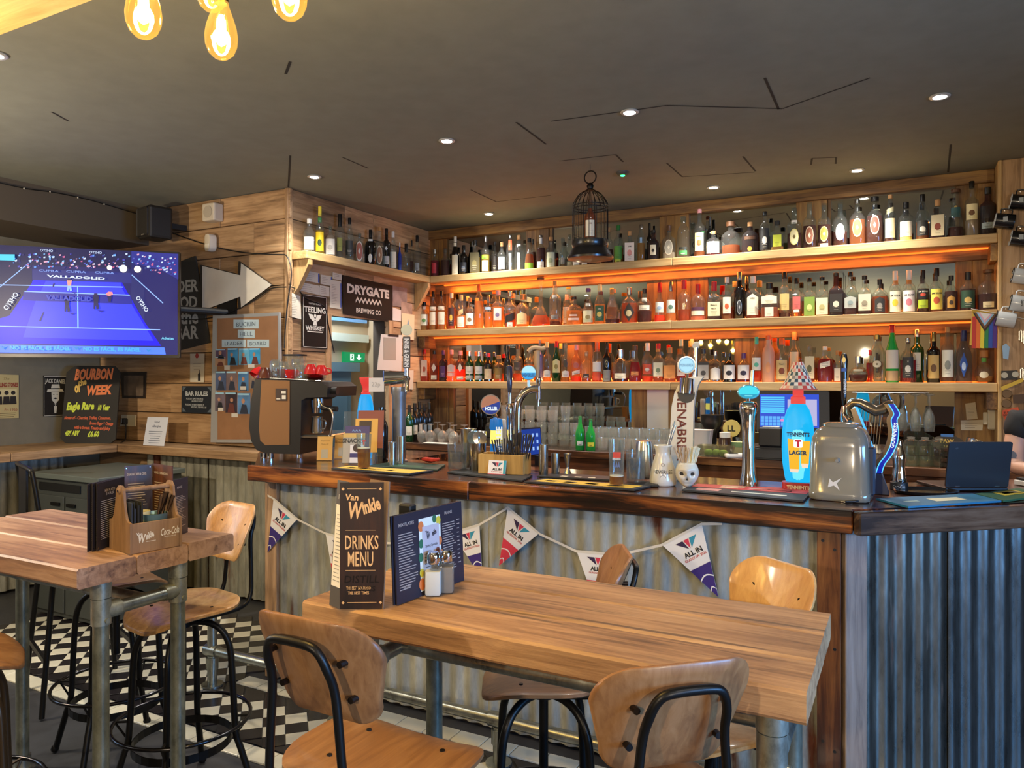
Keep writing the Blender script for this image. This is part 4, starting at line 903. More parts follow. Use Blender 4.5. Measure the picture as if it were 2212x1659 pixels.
def make_stool(label, loc, rz, zs=.75, backh=.31, group='swivel bar stools', has_back=True, mat=None, bm=None):
    t = thing('bar_stool', label, 'stool', (loc[0], loc[1], 0), rz, group); bmat = bm or BM; pm = mat or plywood('y')
    def fs_(x, y, h): return (x, y, zs - .02 + h + .018 * (abs(x) / .2) ** 2.2 - .035 * max(0, (y - .06) / .12) ** 2 + .02 * max(0, (-y - .08) / .1) ** 2)
    seat = MB(); seat.add(*slab(SEAT, fs_, .016)); st = seat.build('seat', pm, t, 50)
    for x, y in ((-.1, -.06), (.1, -.06), (-.1, .07), (.1, .07)): MB().cyl((x, y, fs_(x, y, .016)[2] - .002), (x, y, fs_(x, y, .016)[2] + .0025), .006, n=8).build('bolt', M('#2e2a26', .4, .8), st)
    MB().cyl((0, 0, zs - .028), (0, 0, zs - .021), .085, n=20).cyl((0, 0, zs - .075), (0, 0, zs - .028), .036, n=18).cyl((0, 0, zs - .33), (0, 0, zs - .07), .014, n=12).build('swivel_post', bmat, t, 40)
    for k in range(4):
        a = PI / 4 + k * PI / 2; c, s_ = math.cos(a), math.sin(a); zt = zs - .062
        pts = [(.03, zt), (.085, zt - .003), (.135, zt - .028), (.165, zt - .075), (.178, zt - .14), (.186, zt - .28), (.195, .24), (.215, .17), (.262, .012)]
        l = MB().tube(smoothpts([(r * c, r * s_, z) for r, z in pts], 3), .0125, 8).build('leg', bmat, t, 60)
        MB().lathe([(0, .0), (.014, .002), (.017, .012), (.012, .024), (0, .026)], 10, o=(.265 * c, .265 * s_, .0005)).build('foot', bmat, l, 50)
    m = MB().tube([(.245 * math.cos(2 * PI * i / 36), .245 * math.sin(2 * PI * i / 36), .30) for i in range(36)], .0075, 8, closed=True); fr_ = m.build('foot_ring', M('#3b3a3c', .2, .95), t, 60)
    m = MB()
    for k in range(4):
        a = PI / 4 + k * PI / 2; c, s_ = math.cos(a), math.sin(a)
        m.cyl((.19 * c, .19 * s_, .30), (.247 * c, .247 * s_, .30), .005, n=6).cyl((.2 * c, .2 * s_, .235), (.243 * c, .243 * s_, .297), .0045, n=6)
    m.build('bracket', bmat, fr_)
    m = MB()
    for i in range(32):
        a, b = 2 * PI * i / 32, 2 * PI * (i + 1) / 32
        for r in (.176, .179): m.add([(r * math.cos(a), r * math.sin(a), .205), (r * math.cos(b), r * math.sin(b), .205), (r * math.cos(b), r * math.sin(b), .235), (r * math.cos(a), r * math.sin(a), .235)], [(0, 1, 2, 3) if r > .177 else (3, 2, 1, 0)])
    m.build('brace_band', bmat, t)
    if has_back:
        zb = zs + .255
        def fb(x, y, h): return (x, -.215 - .12 * (y / .3) - .012 + h + 1.9 * x * x, zb + y)
        br = MB(); br.add(*slab(BACK, fb, .013)); b = br.build('backrest', mat or plywood('z'), t, 50)
        xx, zt = .072, zb + .07
        pts = [(.1, -.02, zs - .034), (.1, -.17, zs - .034), (.098, -.225, zs - .0), (.09, -.236, zs + .09), (.078, -.241, zb - .03), (xx, -.258, zt - .045)]
        pts2 = [(xx - .014, -.268, zt - .012), (xx - .04, -.272, zt - .002)]
        half = pts + pts2; full = half + [(-x, y, z) for x, y, z in half[::-1]]
        MB().tube(smoothpts(full, 4), .0085, 8).build('back_frame', bmat, t, 60)
        for x in (-.076, .076):
            for z in (zb - .045, zb + .03): MB().cyl((x * 1.12, fb(x, z - zb, .013)[1] + .002, z), (x * 1.12, fb(x, z - zb, 0)[1] - .012, z), .0065, n=8).build('bolt', M('#2e2520', .4, .7), b)
    return t
def heading(hx, hy): return math.atan2(-hx, hy)
make_stool('wooden stool seen from behind, tucked under the bare table beside the drinks menu', (-.985, 1.285), heading(.01, 1), .80)
make_stool('stool at the near edge of the bare table, its curved back close to the camera', (-.5, 1.435), heading(-.68, .733), .76)
make_stool('stool on the bar side of the bare table, its back seen edge-on above the tabletop', (-.97, 2.04), heading(-.88, -.47), .72)
GOLD = WOOD('z', ('#94683a', '#bb8c54', '#c79a60', '#d6ac74'), .38, coat=.2, knots=0, rand=.05, name='ply_wood')
make_stool('pale wood stool between the bare table and the bar\'s scorched corner post', (-.45, 1.98), heading(-.6, -.8), .73, mat=GOLD)
make_stool('stool with a golden wooden back, standing at the end of the caddy table', (-2.45, 1.945), heading(-.17, -.98), .73, mat=GOLD)
make_stool('backless-looking stool with a blue glint on its seat, behind the caddy table', (-3.0, 2.05), heading(.3, .95), .75, has_back=False)
make_stool('stool at the near side of the caddy table, cut off by the picture edge', (-2.62, 1.25), heading(.5, .86), .74, bm=M('#4a3c2c', .35, .7))
# black steel chair in the corner
c = thing('steel_chair', 'black steel chair with a sheet back, in front of the grey cabinet', 'chair', (-3.72, 2.35, 0), heading(.35, .93), None)
MB().tube(smoothpts([(-.2, -.16, .7), (-.21, -.2, .85), (-.2, -.24, 1.13), (-.17, -.25, 1.17), (0, -.26, 1.175), (.17, -.25, 1.17), (.2, -.24, 1.13), (.21, -.2, .85), (.2, -.16, .7)], 4), .011, 8).build('back_frame', BM, c, 60)
MB().box((-.1, -.255, .74), (.1, -.245, 1.165)).build('back_panel', BM, c)
MB().box((-.2, -.18, .69), (.2, .2, .71), .008).build('seat', BM, c)
for sx in (-1, 1):
    for sy in (-1, 1): MB().tube([(sx * .17, sy * .15, .69), (sx * .22, sy * .21, .005)], .013, 8).build('leg', BM, c, 60)
MB().box((-.2, -.2, .25), (.2, -.185, .275)).build('stretcher', BM, c)
MB().box((-.2, .185, .25), (.2, .2, .275)).build('stretcher', BM, c)
# grey cabinet below the ledge
c = thing('cabinet', 'dark grey painted cabinet standing under the corner of the ledge', 'cabinet', (0, 0, 0))
CG = M('#3d413f', .5, name='cabinet_paint')
p = onY(84, 1000, 3.3); MB().box((-5.25, 3.0, .02), (-4.55, 3.6, .93)).build('body', CG, c)
MB().box((-5.28, 2.97, .93), (-4.53, 3.62, .965), .004).build('top', M('#5d645f', .4), c)
for a, b in ((-5.24, -4.91), (-4.89, -4.56)):
    dr = MB().box((a, 2.98, .05), (b, 3.0, .82), .004).build('door', CG, c)
    MB().box((b - .12 if a < -5 else a + .03, 2.965, .76), (b - .03 if a < -5 else a + .12, 2.98, .78), .002).build('handle', BM, dr)
MB().box((-5.2, 2.99, .85), (-4.75, 3.001, .9)).build('vent_slot', BLACK, c)
# ================================================================ menus, shakers and the caddy
INK = M('#221d1f', .5, name='menu_print'); INKB = M('#332520', .5, var=.3); PRT = M('#a59a90', .6); ORG = M('#d3a368', .6); WPR = M('#d6d2cf', .6)
def menu_board(name, label, p0, p1, h, tilt=0.0, body=None, th=.006, cat='menu', group=None, lean=0):
    """board standing on z of p0, from p0 to p1 (its lower edge), front towards the camera"""
    p0, p1 = V(p0), V(p1); d = (p1 - p0).normalized(); up = (V((0, 0, 1)) + V((-d.y, d.x, 0)) * tilt + d * lean).normalized()
    t = thing(name, label, cat, p0, 0, group); F = Fr((0, 0, .0012), d, up); w_ = (p1 - p0).length
    MB().prism([(0, 0), (w_, 0), (w_, h), (0, h)], th, F).build('board', body or INK, t)
    return t, F, w_
# drinks menu tent
p0, p1 = onZ(734, 1317, TZ), onZ(829, 1316, TZ); d = (p1 - p0).normalized(); w_ = (p1 - p0).length; h = .312
t = thing('drinks_menu', 'tall dark three-sided drinks menu standing on the bare table', 'menu', p0)
up = (V((0, 0, 1)) + d * .10).normalized(); F = Fr((0, 0, .001), d, up); nb = V((-d.y, d.x, 0))
INKD = WOOD('z', ('#120c0b', '#1d1412', '#2b1a15', '#4a2718'), .4, grain=.7, bump=0, knots=0, rand=0, name='menu_print')
MB().prism([(0, 0), (w_, 0), (w_, h), (0, h)], .003, F).build('front_panel', INKD, t)
dl = (-d * .034 + nb * .04); Fl = Fr(F @ V((0, 0, 0)) + dl, -dl, up); wl_ = dl.length
sp = MB().prism([(0, 0), (wl_, 0), (wl_, h), (0, h)], .003, Fl).build('side_panel', M('#4a4644', .5), t)
MB().rect(.004, .05, wl_ - .003, h - .06, Fl, .001).build('white_list', M('#dcd9d6', .6), sp)
m = MB().lines(Fl, .012, wl_ - .01, .06, h - .08, 18, .0018, .0016); m.build('lettering', M('#8a8684', .6), sp)
MB().text('1 oz', Fl, wl_ / 2, h - .04, .012, maxw=wl_ * .8, z=.0012).build('lettering', WPR, sp)
dr = (nb * .05 - d * .055); Fr_ = Fr(F @ V((w_, 0, 0)), dr, up)
MB().prism([(0, 0), (dr.length, 0), (dr.length, h), (0, h)], .003, Fr_).build('side_panel', M('#7a6148', .6), t)
m = MB(); cx = w_ / 2
m.text('Van', F, cx - .024, h - .036, .015, rot=-.05, bold=.03, shear=.1); m.text('W', F, cx - .014, h - .068, .04, w=.036, bold=.03, shear=.2); m.text('inkle', F, cx + .022, h - .056, .022, w=.046, rot=.3, bold=.04, shear=.2)
m.text('DRINKS', F, cx, h - .147, .034, w=.082, bold=.012); m.text('MENU', F, cx - .003, h - .188, .036, w=.062, bold=.012)
m.text('THE BEST BOURBON', F, cx - .008, .052, .0075, maxw=.06, bold=.01); m.text('THE BEST TIMES', F, cx - .008, .04, .0075, maxw=.052, bold=.01)
for y in (h - .118, h - .217): m.rect(.014, y, w_ - .02, y + .001, F, .0006)
for y in (h - .016, .016):
    m.rect(.018, y, w_ - .018, y + .001, F, .0006)
    for x in (.008, w_ - .008): m.poly([(x - .004, y), (x, y - .004), (x + .004, y), (x, y + .004)], F, .0006)
m.build('lettering', ORG, t)
m = MB()
m.text('DISTILL', F, cx, h - .238, .018, w=.085, shear=.1); m.text('IMPRESS', F, cx, h - .262, .012, w=.066); m.build('ghost_print', M('#100b0a', .35), t)
# food menus and insert
p0, p1 = onZ(858, 1309, TZ), onZ(1003, 1254, TZ); FMB = M('#252330', .45)
for k in (1, 0):
    dd = (p1 - p0).normalized(); nb = V((-dd.y, dd.x, 0)) * (.007 * k); sh = nb - dd * .004 * k
    t, F, w_ = menu_board('food_menu', 'dark food menu board with a printed specials sheet, leaning on the bare table' if k == 0 else 'second dark food menu board standing directly behind the one with the specials sheet', p0 + sh, p1 + sh, .222, .05, FMB, .004, group='food menus on the bare table')
FM = (F, w_); m = MB()
for (x0, x1) in ((.012, w_ * .30), (w_ * .68, w_ - .03)): m.lines(F, x0, x1, .03, .175, 22, .0022, .0005, seed=int(x0 * 999))
m.text('MIX PLATES', F, w_ * .16, .196, .008, maxw=w_ * .24, bold=.02); m.text('MAINS', F, w_ * .78, .2, .008, maxw=.05, bold=.02); m.text('SIDES', F, w_ * .14, .038, .008, bold=.02, maxw=.05)
m.lines(F, w_ - .026, w_ - .012, .05, .18, 11, .0022, .0005); m.build('lettering', PRT, t)
ins = MB().rect(w_ * .33, .012, w_ * .65, .2, F, .0008).build('specials_sheet', M('#dfe6dc', .6), t)
m = MB()
for i, (x, y, r, c) in enumerate(((.36, .18, .014, 0), (.345, .1, .012, 1), (.35, .03, .016, 0), (.62, .185, .012, 2), (.63, .13, .012, 0), (.56, .192, .011, 1), (.35, .06, .011, 2), (.62, .07, .009, 1), (.355, .135, .012, 1))):
    m.m = c; m.disc(w_ * x, y, r * .8, F, .0012, 14, r)
m.build('print', [M('#d97a3c', .6), M('#2f6a4a', .6), M('#d2c238', .6)], ins)
MB().rect(w_ * .375, .03, w_ * .62, .178, F, .0018).build('text_panel', M('#bdb7bd', .6), ins)
m = MB(); m.text('Van', F, w_ * .44, .163, .006, bold=.03, z=.0024); m.text('W', F, w_ * .46, .152, .016, w=.014, bold=.03, shear=.2, z=.0024); m.text('inkle', F, w_ * .545, .157, .009, w=.018, rot=.3, bold=.04, shear=.2, z=.0024); m.text('Spring Specials', F, w_ * .5, .126, .007, maxw=.05, z=.0024); m.lines(F, w_ * .395, w_ * .56, .04, .11, 8, .0018, .0024); m.build('lettering', M('#33313a', .6), ins)
MB().disc(w_ * .59, .108, .0075, F, .0024).build('stamp', M('#7a4a46', .6), ins)
c = thing('menu_holder', 'small black clip holder between the drinks menu and food menus', 'holder', onZ(862, 1290, TZ) + V((-.01, .05, 0)))
MB().box((-.012, -.012, .001), (.012, .012, .21)).build('stem', M('#6b5238', .6), c); MB().box((-.02, -.014, .205), (.02, .016, .235), .004).build('clip', BLACK, c)
def shaker(px, py, label, fill, lq, h=.105):
    p = onZ(px, py, TZ); t = thing('shaker', label, 'shaker', p, .5, 'salt and pepper shakers'); r = .0225
    MB().lathe([(r * .9, .001, .6), (r, .006, .7), (r * .96, .05, .7), (r, .075, .6), (r * .72, .086, .2)], 20).build('glass', GLASS('#eef1f0', .02, .25), t, 40)
    MB().lathe([(r * .84, .004, .6), (r * .93, .008, .7), (r * .9, fill, .7)], 20).build('contents', lq, t, 40)
    MB().lathe([(r * .74, .084), (r * .78, .088), (r * .78, .106), (r * .62, .114), (0, .116)], 20).build('cap', CHROME, t, 40)
shaker(936, 1286, 'square glass salt shaker full of white salt, in front of the food menu', .066, M('#e8e3d6', .8))
shaker(963, 1280, 'square glass pepper shaker of ground pepper, beside the salt', .072, M('#8a7d6e', .8))
# caddy
q0, q1, q2 = onZ(281, 1199, TZ), onZ(393, 1179, TZ), onZ(214, 1188, TZ)
ex = (q1 - q0); lx = ex.length; ex.normalize(); ey = V((-ex.y, ex.x, 0)); ly = .152; q0.z = TZ + .001
cd = thing('table_caddy', 'wooden carrier with a dowel handle, printed with white logos, on the caddy table', 'caddy', q0)
Lm = Fr((0, 0, 0), ex, ey)   # local x along the printed side, y into depth, z up
CW = WOOD('z', ('#5f4833', '#7d6148', '#8b6e53', '#9b7f63'), .6, knots=0, rand=.06, name='caddy_wood')
MB(Lm).box((.008, .0, 0), (lx - .008, .007, .097), .001).build('front_board', CW, cd); MB(Lm).box((.008, ly - .007, 0), (lx - .008, ly, .097), .001).build('rear_board', CW, cd); MB(Lm).box((.008, .007, 0), (lx - .008, ly - .007, .007)).build('floor_board', CW, cd)
endp = [(0, 0), (ly, 0), (ly, .098)] + [(ly - .008 - .042 * k ** .5 if k else ly, .1 + .1 * (k ** 1.6)) for k in (0, .1, .25, .5, .75, 1)][1:] + [(ly / 2 + .012, .215), (ly / 2 - .012, .215)] + [(.008 + .042 * k ** .5 if k else 0, .1 + .1 * (k ** 1.6)) for k in (1, .75, .5, .25, .1)] + [(0, .098)]
for xx in (0, lx - .008): MB(Lm).prism(endp, .008, Fr((xx, 0, 0), (0, 1, 0), (0, 0, 1)) @ Matrix.Translation((0, 0, .008))).build('end_board', CW, cd)
MB(Lm).cyl((-.004, ly / 2, .198), (lx + .004, ly / 2, .198), .0085, n=14).build('handle', CW, cd, 50)
MB(Lm).cyl((-.006, ly / 2, .198), (-.001, ly / 2, .198), .005, n=10).build('screw', CHROME, cd)
Ff = Lm @ frontf((0, -.0006, 0)); m = MB()
m.text('Van', Ff, lx * .17, .062, .009, bold=.03); m.text('W', Ff, lx * .22, .046, .026, w=.024, bold=.03, shear=.2); m.text('inkle', Ff, lx * .36, .054, .014, w=.028, rot=.3, bold=.04, shear=.2); m.text('Coca-Cola', Ff, lx * .76, .058, .024, w=.062, bold=.012, shear=.35, rot=.04); m.text('TASTE THE FEELING', Ff, lx * .76, .04, .004, maxw=.04)
m.rect(lx * .3, .033, lx * .48, .0345, Ff, .0005); m.build('lettering', M('#d8d6d0', .6), cd)
def incaddy(name, label, cat, x, y, z=.0075, group=None): return thing(name, label, cat, q0 + Lm @ V((x, y, z)), 0, group)
n_ = incaddy('napkin_stack', 'stack of folded dark navy napkins standing in the wooden caddy', 'napkins', .012, .02)
for i in range(7):
    a = .001 + i * .0055; MB(Lm).box((a + .004 * (i % 2), .0, 0), (a + .005, .105, .155 - .01 * (i % 3) + .012 * (i == 1)), .001).build('napkin', M('#1c2538' if i < 3 else '#14161c', .8), n_)
bkt = incaddy('cutlery_bucket', 'small blue-grey metal bucket holding cutlery inside the caddy', 'bucket', lx * .62, .06)
MB().lathe([(0, 0), (.033, 0), (.042, .105), (.0435, .107), (.041, .106), (.032, .004), (0, .004)], 22).build('body', M('#7fa3ae', .35, .6), bkt, 40)
sc_ = incaddy('sauce_tub', 'cream sauce tub standing beside the bucket in the caddy', 'tub', lx * .42, .08)
MB().lathe([(0, 0), (.022, 0), (.028, .115), (.0265, .115), (.02, .004), (0, .004)], 18).build('body', M('#d9cfa0', .5), sc_, 40)
for i in range(6):
    a = -.6 + i * .16; base_ = q0 + Lm @ V((lx * .62 + .012 * math.cos(i * 1.3), .06 + .012 * math.sin(i * 1.3), .02)); tip = base_ + Lm.to_3x3() @ V((.03 + .008 * (i % 3), .02 * math.sin(i * 2.1), .16 - .012 * (i % 2)))
    cu = thing('knife' if i % 2 else 'fork', 'steel %s leaning out of the caddy bucket, %s from the napkins' % ('knife' if i % 2 else 'fork', nth(i)), 'cutlery', base_, 0, 'cutlery in the caddy bucket')
    v = tip - base_; MB().tube([v * 0, v * .5, v * .62, v], [.0022, .003, .004, .0075 if i % 2 else .009], 6).build('blade' if i % 2 else 'tines', M('#5d4a3c', .25, .9), cu, 50)
# menu cards around the caddy
def card(x0, y0, x1, y1, h, label, heads, seed, body=INK, tilt=0, grp='menu boards around the caddy', base=None):
    a, b = onZ(x0, y0, TZ), onZ(x1, y1, TZ); t, F, w_ = menu_board('menu_board', label, a, b, h, tilt, body, .003, group=grp)
    m = MB(); m.lines(F, w_ * .12, w_ * .9, .03, h - .06, 20, .002, .0005, seed=seed)
    for i, s_ in enumerate(heads): m.text(s_, F, w_ * .45, h - .03 - .012 * i, .0085, maxw=w_ * .7, bold=.02)
    m.build('lettering', PRT, t); mm = MB()
    for x in (.006, w_ - .006):
        for y in (.008, h - .008): mm.disc(x, y, .0022, F, .0006, 8)
    mm.build('rivet', STEEL, t); return t
for k in range(3):
    card(190 + 10 * k, 1193 - 1 * k, 245 + 12 * k, 1173 - 3 * k, .222, ('hindmost', 'middle', 'front')[k] + ' of three upright menu boards behind the caddy\'s shaped end', ['MIX PLATES', '3 FOR 20'] if k else [], k)
INKW = WOOD('z', ('#1a1413', '#2b1d18', '#4a2a1a', '#6e3f22'), .4, grain=.6, bump=0, knots=0, rand=.1, name='menu_print')
card(269, 1166, 328, 1159, .258, 'tall dark menu panel headed draught beer, standing behind the caddy handle', ['DRAUGHT BEER & CIDER'], 11, INKW, 0, None)
card(329, 1159, 372, 1170, .262, 'tall dark menu panel headed wine, folded against the draught beer panel', ['WINE & SPARKLING'], 12, INKW, 0, None)
card(372, 1164, 406, 1150, .205, 'dark menu board standing between the caddy and the golden stool', ['MAINS'], 13, FMB, 0, None)
# ================================================================ things on the bar
def B(px, py): return onZ(px, py, ZT + .002)
def px2m(pts, px0, py0, d): return [((x - px0) * d / FPX, (py0 - y) * d / FPX) for x, y in pts]
def camrot(p): return math.atan2(-p[0], p[1])      # turns a thing's front towards the viewer's side of the bar
def quad_mat(name, label, pts, mats, bands=(), texts=(), group='rubber bar mats'):
    """a mat lying on the bar: corners near-left, far-left, far-right, near-right"""
    q = [B(*p) for p in pts]; c = sum(q, V()) / 4; t = thing(name, label, 'bar mat', c, 0, group)
    up = V((0, 0, .007)); lo = [p - c for p in q]
    MB().add(lo + [p + up for p in lo], [(0, 1, 2, 3)[::-1] if False else (3, 2, 1, 0), (4, 5, 6, 7), (0, 1, 5, 4), (1, 2, 6, 5), (2, 3, 7, 6), (3, 0, 4, 7)]).build('mat', mats, t)
    def uv(u, v, z=.0078): return (lo[0] * (1 - u) + lo[3] * u) * (1 - v) + (lo[1] * (1 - u) + lo[2] * u) * v + V((0, 0, z))
    for (u0, v0, u1, v1, m_) in bands: MB().add([uv(u0, v0), uv(u1, v0), uv(u1, v1), uv(u0, v1)], [(0, 1, 2, 3)]).build('print', m_, t)
    ex = (lo[3] - lo[0]).normalized(); ey = V((-ex.y, ex.x, 0))
    for (s_, u, v, h, w_, m_) in texts: MB().text(s_, Fr(uv(u, v, .0082), ex, ey), 0, 0, h, w=w_).build('lettering', m_, t)
    return t
RUB = M('#1d1f22', .6); YEL = M('#d9b23a', .6); PALE = M('#d8d0ba', .6)
quad_mat('bar_mat', 'yellow and black bar mat under the beer glass at the coffee machine end', [(716, 1014), (755, 1008), (936, 1019), (884, 1027)], RUB, [(.03, .1, .97, .85, YEL)] + [(u, .3, u + .07, .55, RUB) for u in (.12, .3, .62)], [('BEER', .5, .4, .02, .1, RUB)])
quad_mat('bar_mat', 'dark green bar mat behind the yellow one, beside the water jug', [(790, 1009), (850, 1000), (962, 1006), (945, 1017)], M('#1f3d33', .6), [(.3, .1, .75, .5, M('#2c5c46', .6))])
quad_mat('bar_mat', 'plain black bar mat under the bamboo straw caddy', [(966, 1022), (1010, 1013), (1150, 1029), (1128, 1041)], RUB)
quad_mat('bar_mat', 'yellow and black bar mat under the tall branded pint glass', [(1132, 1043), (1177, 1036), (1406, 1053), (1370, 1061)], RUB, [(.06, .15, .95, .85, YEL)] + [(u, .35, u + .1, .6, RUB) for u in (.12, .3, .5, .7)])
quad_mat('bar_mat', 'black bar mat with pale lettering, under the steel jigger', [(1160, 1031), (1199, 1024), (1320, 1032), (1316, 1039)], RUB, [(u, .1, u + .1, .3, PALE) for u in (.3, .5, .7)])
quad_mat('bar_mat', 'red and black bar mat in front of the glowing lager font', [(1473, 1061), (1503, 1048), (1759, 1060), (1735, 1085)], M('#22262c', .6), [(.02, .5, .98, .97, M('#b82a26', .5)), (.25, .6, .45, .9, M('#d9b08a', .6)), (.5, .62, .85, .72, PALE), (.1, .14, .3, .4, M('#c98a80', .6)), (.4, .2, .85, .28, PALE)], [("TENNENT'S", .36, .75, .014, .1, M('#8a2a20', .5))])
quad_mat('bar_mat', 'teal blue bar mat with a cream emblem, on the angled corner of the bar', [(1962, 1098), (1892, 1080), (2101, 1070), (2163, 1085)], M('#1f6f96', .6), [(.4, .3, .72, .65, M('#d9d8b8', .6)), (.12, .4, .26, .52, M('#9fc2c2', .6))])
quad_mat('bar_mat', 'green and yellow bar mat at the far end of the bar', [(2167, 1085), (2106, 1070), (2200, 1058), (2262, 1073)], M('#2c5a3c', .6), [(.3, .4, .8, .85, M('#c9b53a', .6)), (.4, .55, .75, .75, PALE)])
tag(MB(Fr(B(1848, 1084), (.8, .6, 0), (-.6, .8, 0))).box((-.05, -.012, 0), (.05, .012, .002)).build('paper_slip', WHITEP), 'narrow white slip of paper lying at the foot of the grey water boiler', 'paper')
# ---- coffee machine
p = B(632, 984); cm = thing('coffee_machine', 'black espresso machine with a mirror copper side panel and cups on top', 'coffee machine', p, R(16))
k = 4.2 / FPX; BLK = M('#23211f', .42, .2, name='satin_black')
def cmx(pts): return [((x - 632) * k, (984 - y) * k + .0) for x, y in pts]
F0 = frontf((0, -.17, 0))
body = cmx([(577, 808), (735, 816), (750, 826), (748, 848), (700, 850), (688, 856), (686, 945), (684, 974), (600, 973), (580, 966), (567, 946), (562, 915), (566, 860)])
MB().prism(body, .4, F0).build('body', BLK, cm)
MB().prism(cmx([(593, 811), (661, 813), (660, 953), (602, 955), (590, 945), (587, 918), (590, 860)]), .004, frontf((0, -.1735, 0))).build('side_panel', M('#b98a5e', .2, .55), cm)  # copper toned orange-brown to stand in for the timber it reflects
m = MB(); Fp = frontf((0, -.1782, 0)); (x0, y0), (x1, y1) = cmx([(628, 857), (655, 830)]); m.rect(x0, y0, x1, y1, Fp); pl = m.build('spec_plate', M('#3a2a22', .4), cm)
MB().rect(x0 + .04, y0 + .01, x1 - .006, y0 + .032, Fp, .0008).rect(x0 + .036, y0 + .042, x1 - .006, y0 + .055, Fp, .0008).rect(x0 + .006, y0 + .008, x0 + .03, y0 + .014, Fp, .0008).build('lettering', PALE, pl)
(x0, y0), (x1, y1) = cmx([(683, 940), (752, 928)]); MB().box((x0, -.16, y0), (x1, .22, y1 - .008), .006).build('drip_tray', STEEL, cm)
(gx, gz), _ = cmx([(700, 856), (0, 0)])
gh = MB().cyl((gx + .02, -.08, gz + .01), (gx + .02, -.08, gz - .04), .036, n=20).build('group_head', CHROME, cm, 40)
MB().cyl((gx + .045, -.08, gz - .045), (gx + .15, -.09, gz - .05), .013, .015, n=12).build('portafilter_handle', BLACK, gh, 40); MB().cyl((gx + .02, -.08, gz - .04), (gx + .02, -.08, gz - .075), .033, .03, n=20).build('portafilter', CHROME, gh, 40)
MB().tube(smoothpts([(gx + .06, -.14, gz + .02), (gx + .085, -.145, gz - .03), (gx + .13, -.145, gz - .05), (gx + .15, -.145, gz - .1), (gx + .13, -.145, gz - .22)], 5), .006, 8).build('steam_wand', STEEL, cm, 50)
(kx, kz), _ = cmx([(752, 835), (0, 0)]); MB().cyl((kx - .01, -.12, kz), (kx + .03, -.12, kz), .018, .022, n=14).build('steam_knob', BLACK, cm, 40)
(tx0, tz), (tx1, _) = cmx([(566, 808), (742, 808)])
MB().tube([(tx0 + .03, -.165, tz + .006), (tx1 - .02, -.165, tz - .014)], .005, 8).build('cup_rail', STEEL, cm)
for a, b in ((590, -.14), (612, -.16), (670, -.1)):
    (fx, fz), _ = cmx([(a, 974), (0, 0)]); MB().cyl((fx, b, .0), (fx, b, fz + .002), .018, .02, n=14).build('foot', CHROME, cm, 40)
jug = thing('milk_jug', 'steel milk jug standing on the coffee machine drip tray', 'jug', cm.location + Matrix.Rotation(R(16), 3, 'Z') @ V((cmx([(704, 0)])[0][0] + .02, -.1, y1 + .0)))
MB().lathe([(0, .0), (.034, 0), (.036, .01), (.03, .08), (.033, .092), (.031, .092), (.028, .08), (.033, .01), (0, .006)], 20).build('body', STEEL, jug, 40); MB().tube(smoothpts([(.03, 0, .075), (.062, 0, .07), (.06, 0, .03), (.034, 0, .02)], 4), .004, 6).build('handle', STEEL, jug, 50)
# cups on top
Rm = Matrix.Rotation(R(16), 3, 'Z')
def ontop(px, y, dz=0): xx = (px - 632) * k; return cm.location + Rm @ V((xx, y, tz + .006 - max(0, (px - 577)) / 158 * .021 + dz))
CUP = [(0, .0), (.02, 0), (.022, .004), (.036, .028), (.041, .056), (.039, .056), (.033, .028), (.018, .008), (0, .008)]
REDC = M('#b8201f', .2, coat=.6); BRN = M('#5a2a18', .2, coat=.5)
def cup(pos, label, mat=REDC, tilt=(0, 0, 0), s_=1.0, group='coffee cups on the machine'):
    t = thing('coffee_cup', label, 'cup', pos, 0, group); t.rotation_euler = tilt; t.scale = (s_,) * 3
    MB().lathe(CUP, 22).build('body', mat, t, 40); MB().tube(smoothpts([(.036, 0, .044), (.056, 0, .044), (.054, 0, .024), (.031, 0, .018)], 4), .004, 6).build('handle', mat, t, 50)
cup(ontop(580, -.12, .052), 'red cup upturned at the wall end of the coffee machine top', REDC, (PI * .8, .2, 0)); cup(ontop(597, -.15, .06), 'brown cup upturned beside the endmost red one', BRN, (PI, 0, .6), 1.1)
cup(ontop(623, -.06), 'red cup standing behind the glass jars on the machine'); cup(ontop(656, -.13, .0), 'red cup between two glass jars on the machine'); cup(ontop(664, .0), 'white glazed cup with a brown inside, on the machine', M('#d8c8b0', .3))
for i in range(5):
    t = thing('saucer', 'red saucer in the stack under the two red cups, %s from the bottom' % nth(i), 'saucer', ontop(712, -.12, .007 * i), 0, 'stacked red saucers')
    MB().lathe([(0, 0), (.03, 0), (.062, .009), (.06, .0095), (.03, .003), (0, .003)], 24).build('plate', M('#6a1c16', .25, coat=.4) if i < 2 else REDC, t, 40)
cup(ontop(703, -.13, .092), 'red cup upturned on the saucer stack, nearer the jars', REDC, (PI, 0, 2)); cup(ontop(724, -.11, .09), 'red cup upturned on the saucer stack, nearer the door', REDC, (PI, 0, .4))
def gjar(pos, r, h, label, handle=False):
    t = thing('glass_jar', label, 'jar', pos, .3, 'glass jars on the machine')
    MB().lathe([(0, .003), (r * .9, .003), (r, .01), (r, h * .8), (r * .85, h), (r * .82, h), (r * .95, h * .8), (r * .93, .012), (0, .009)], 20).build('glass', GLASS(), t, 40)
    if handle: MB().tube(smoothpts([(r, 0, h * .75), (r + .03, 0, h * .7), (r + .03, 0, h * .3), (r, 0, h * .25)], 4), .004, 6).build('handle', GLASS(), t, 50)
    return t
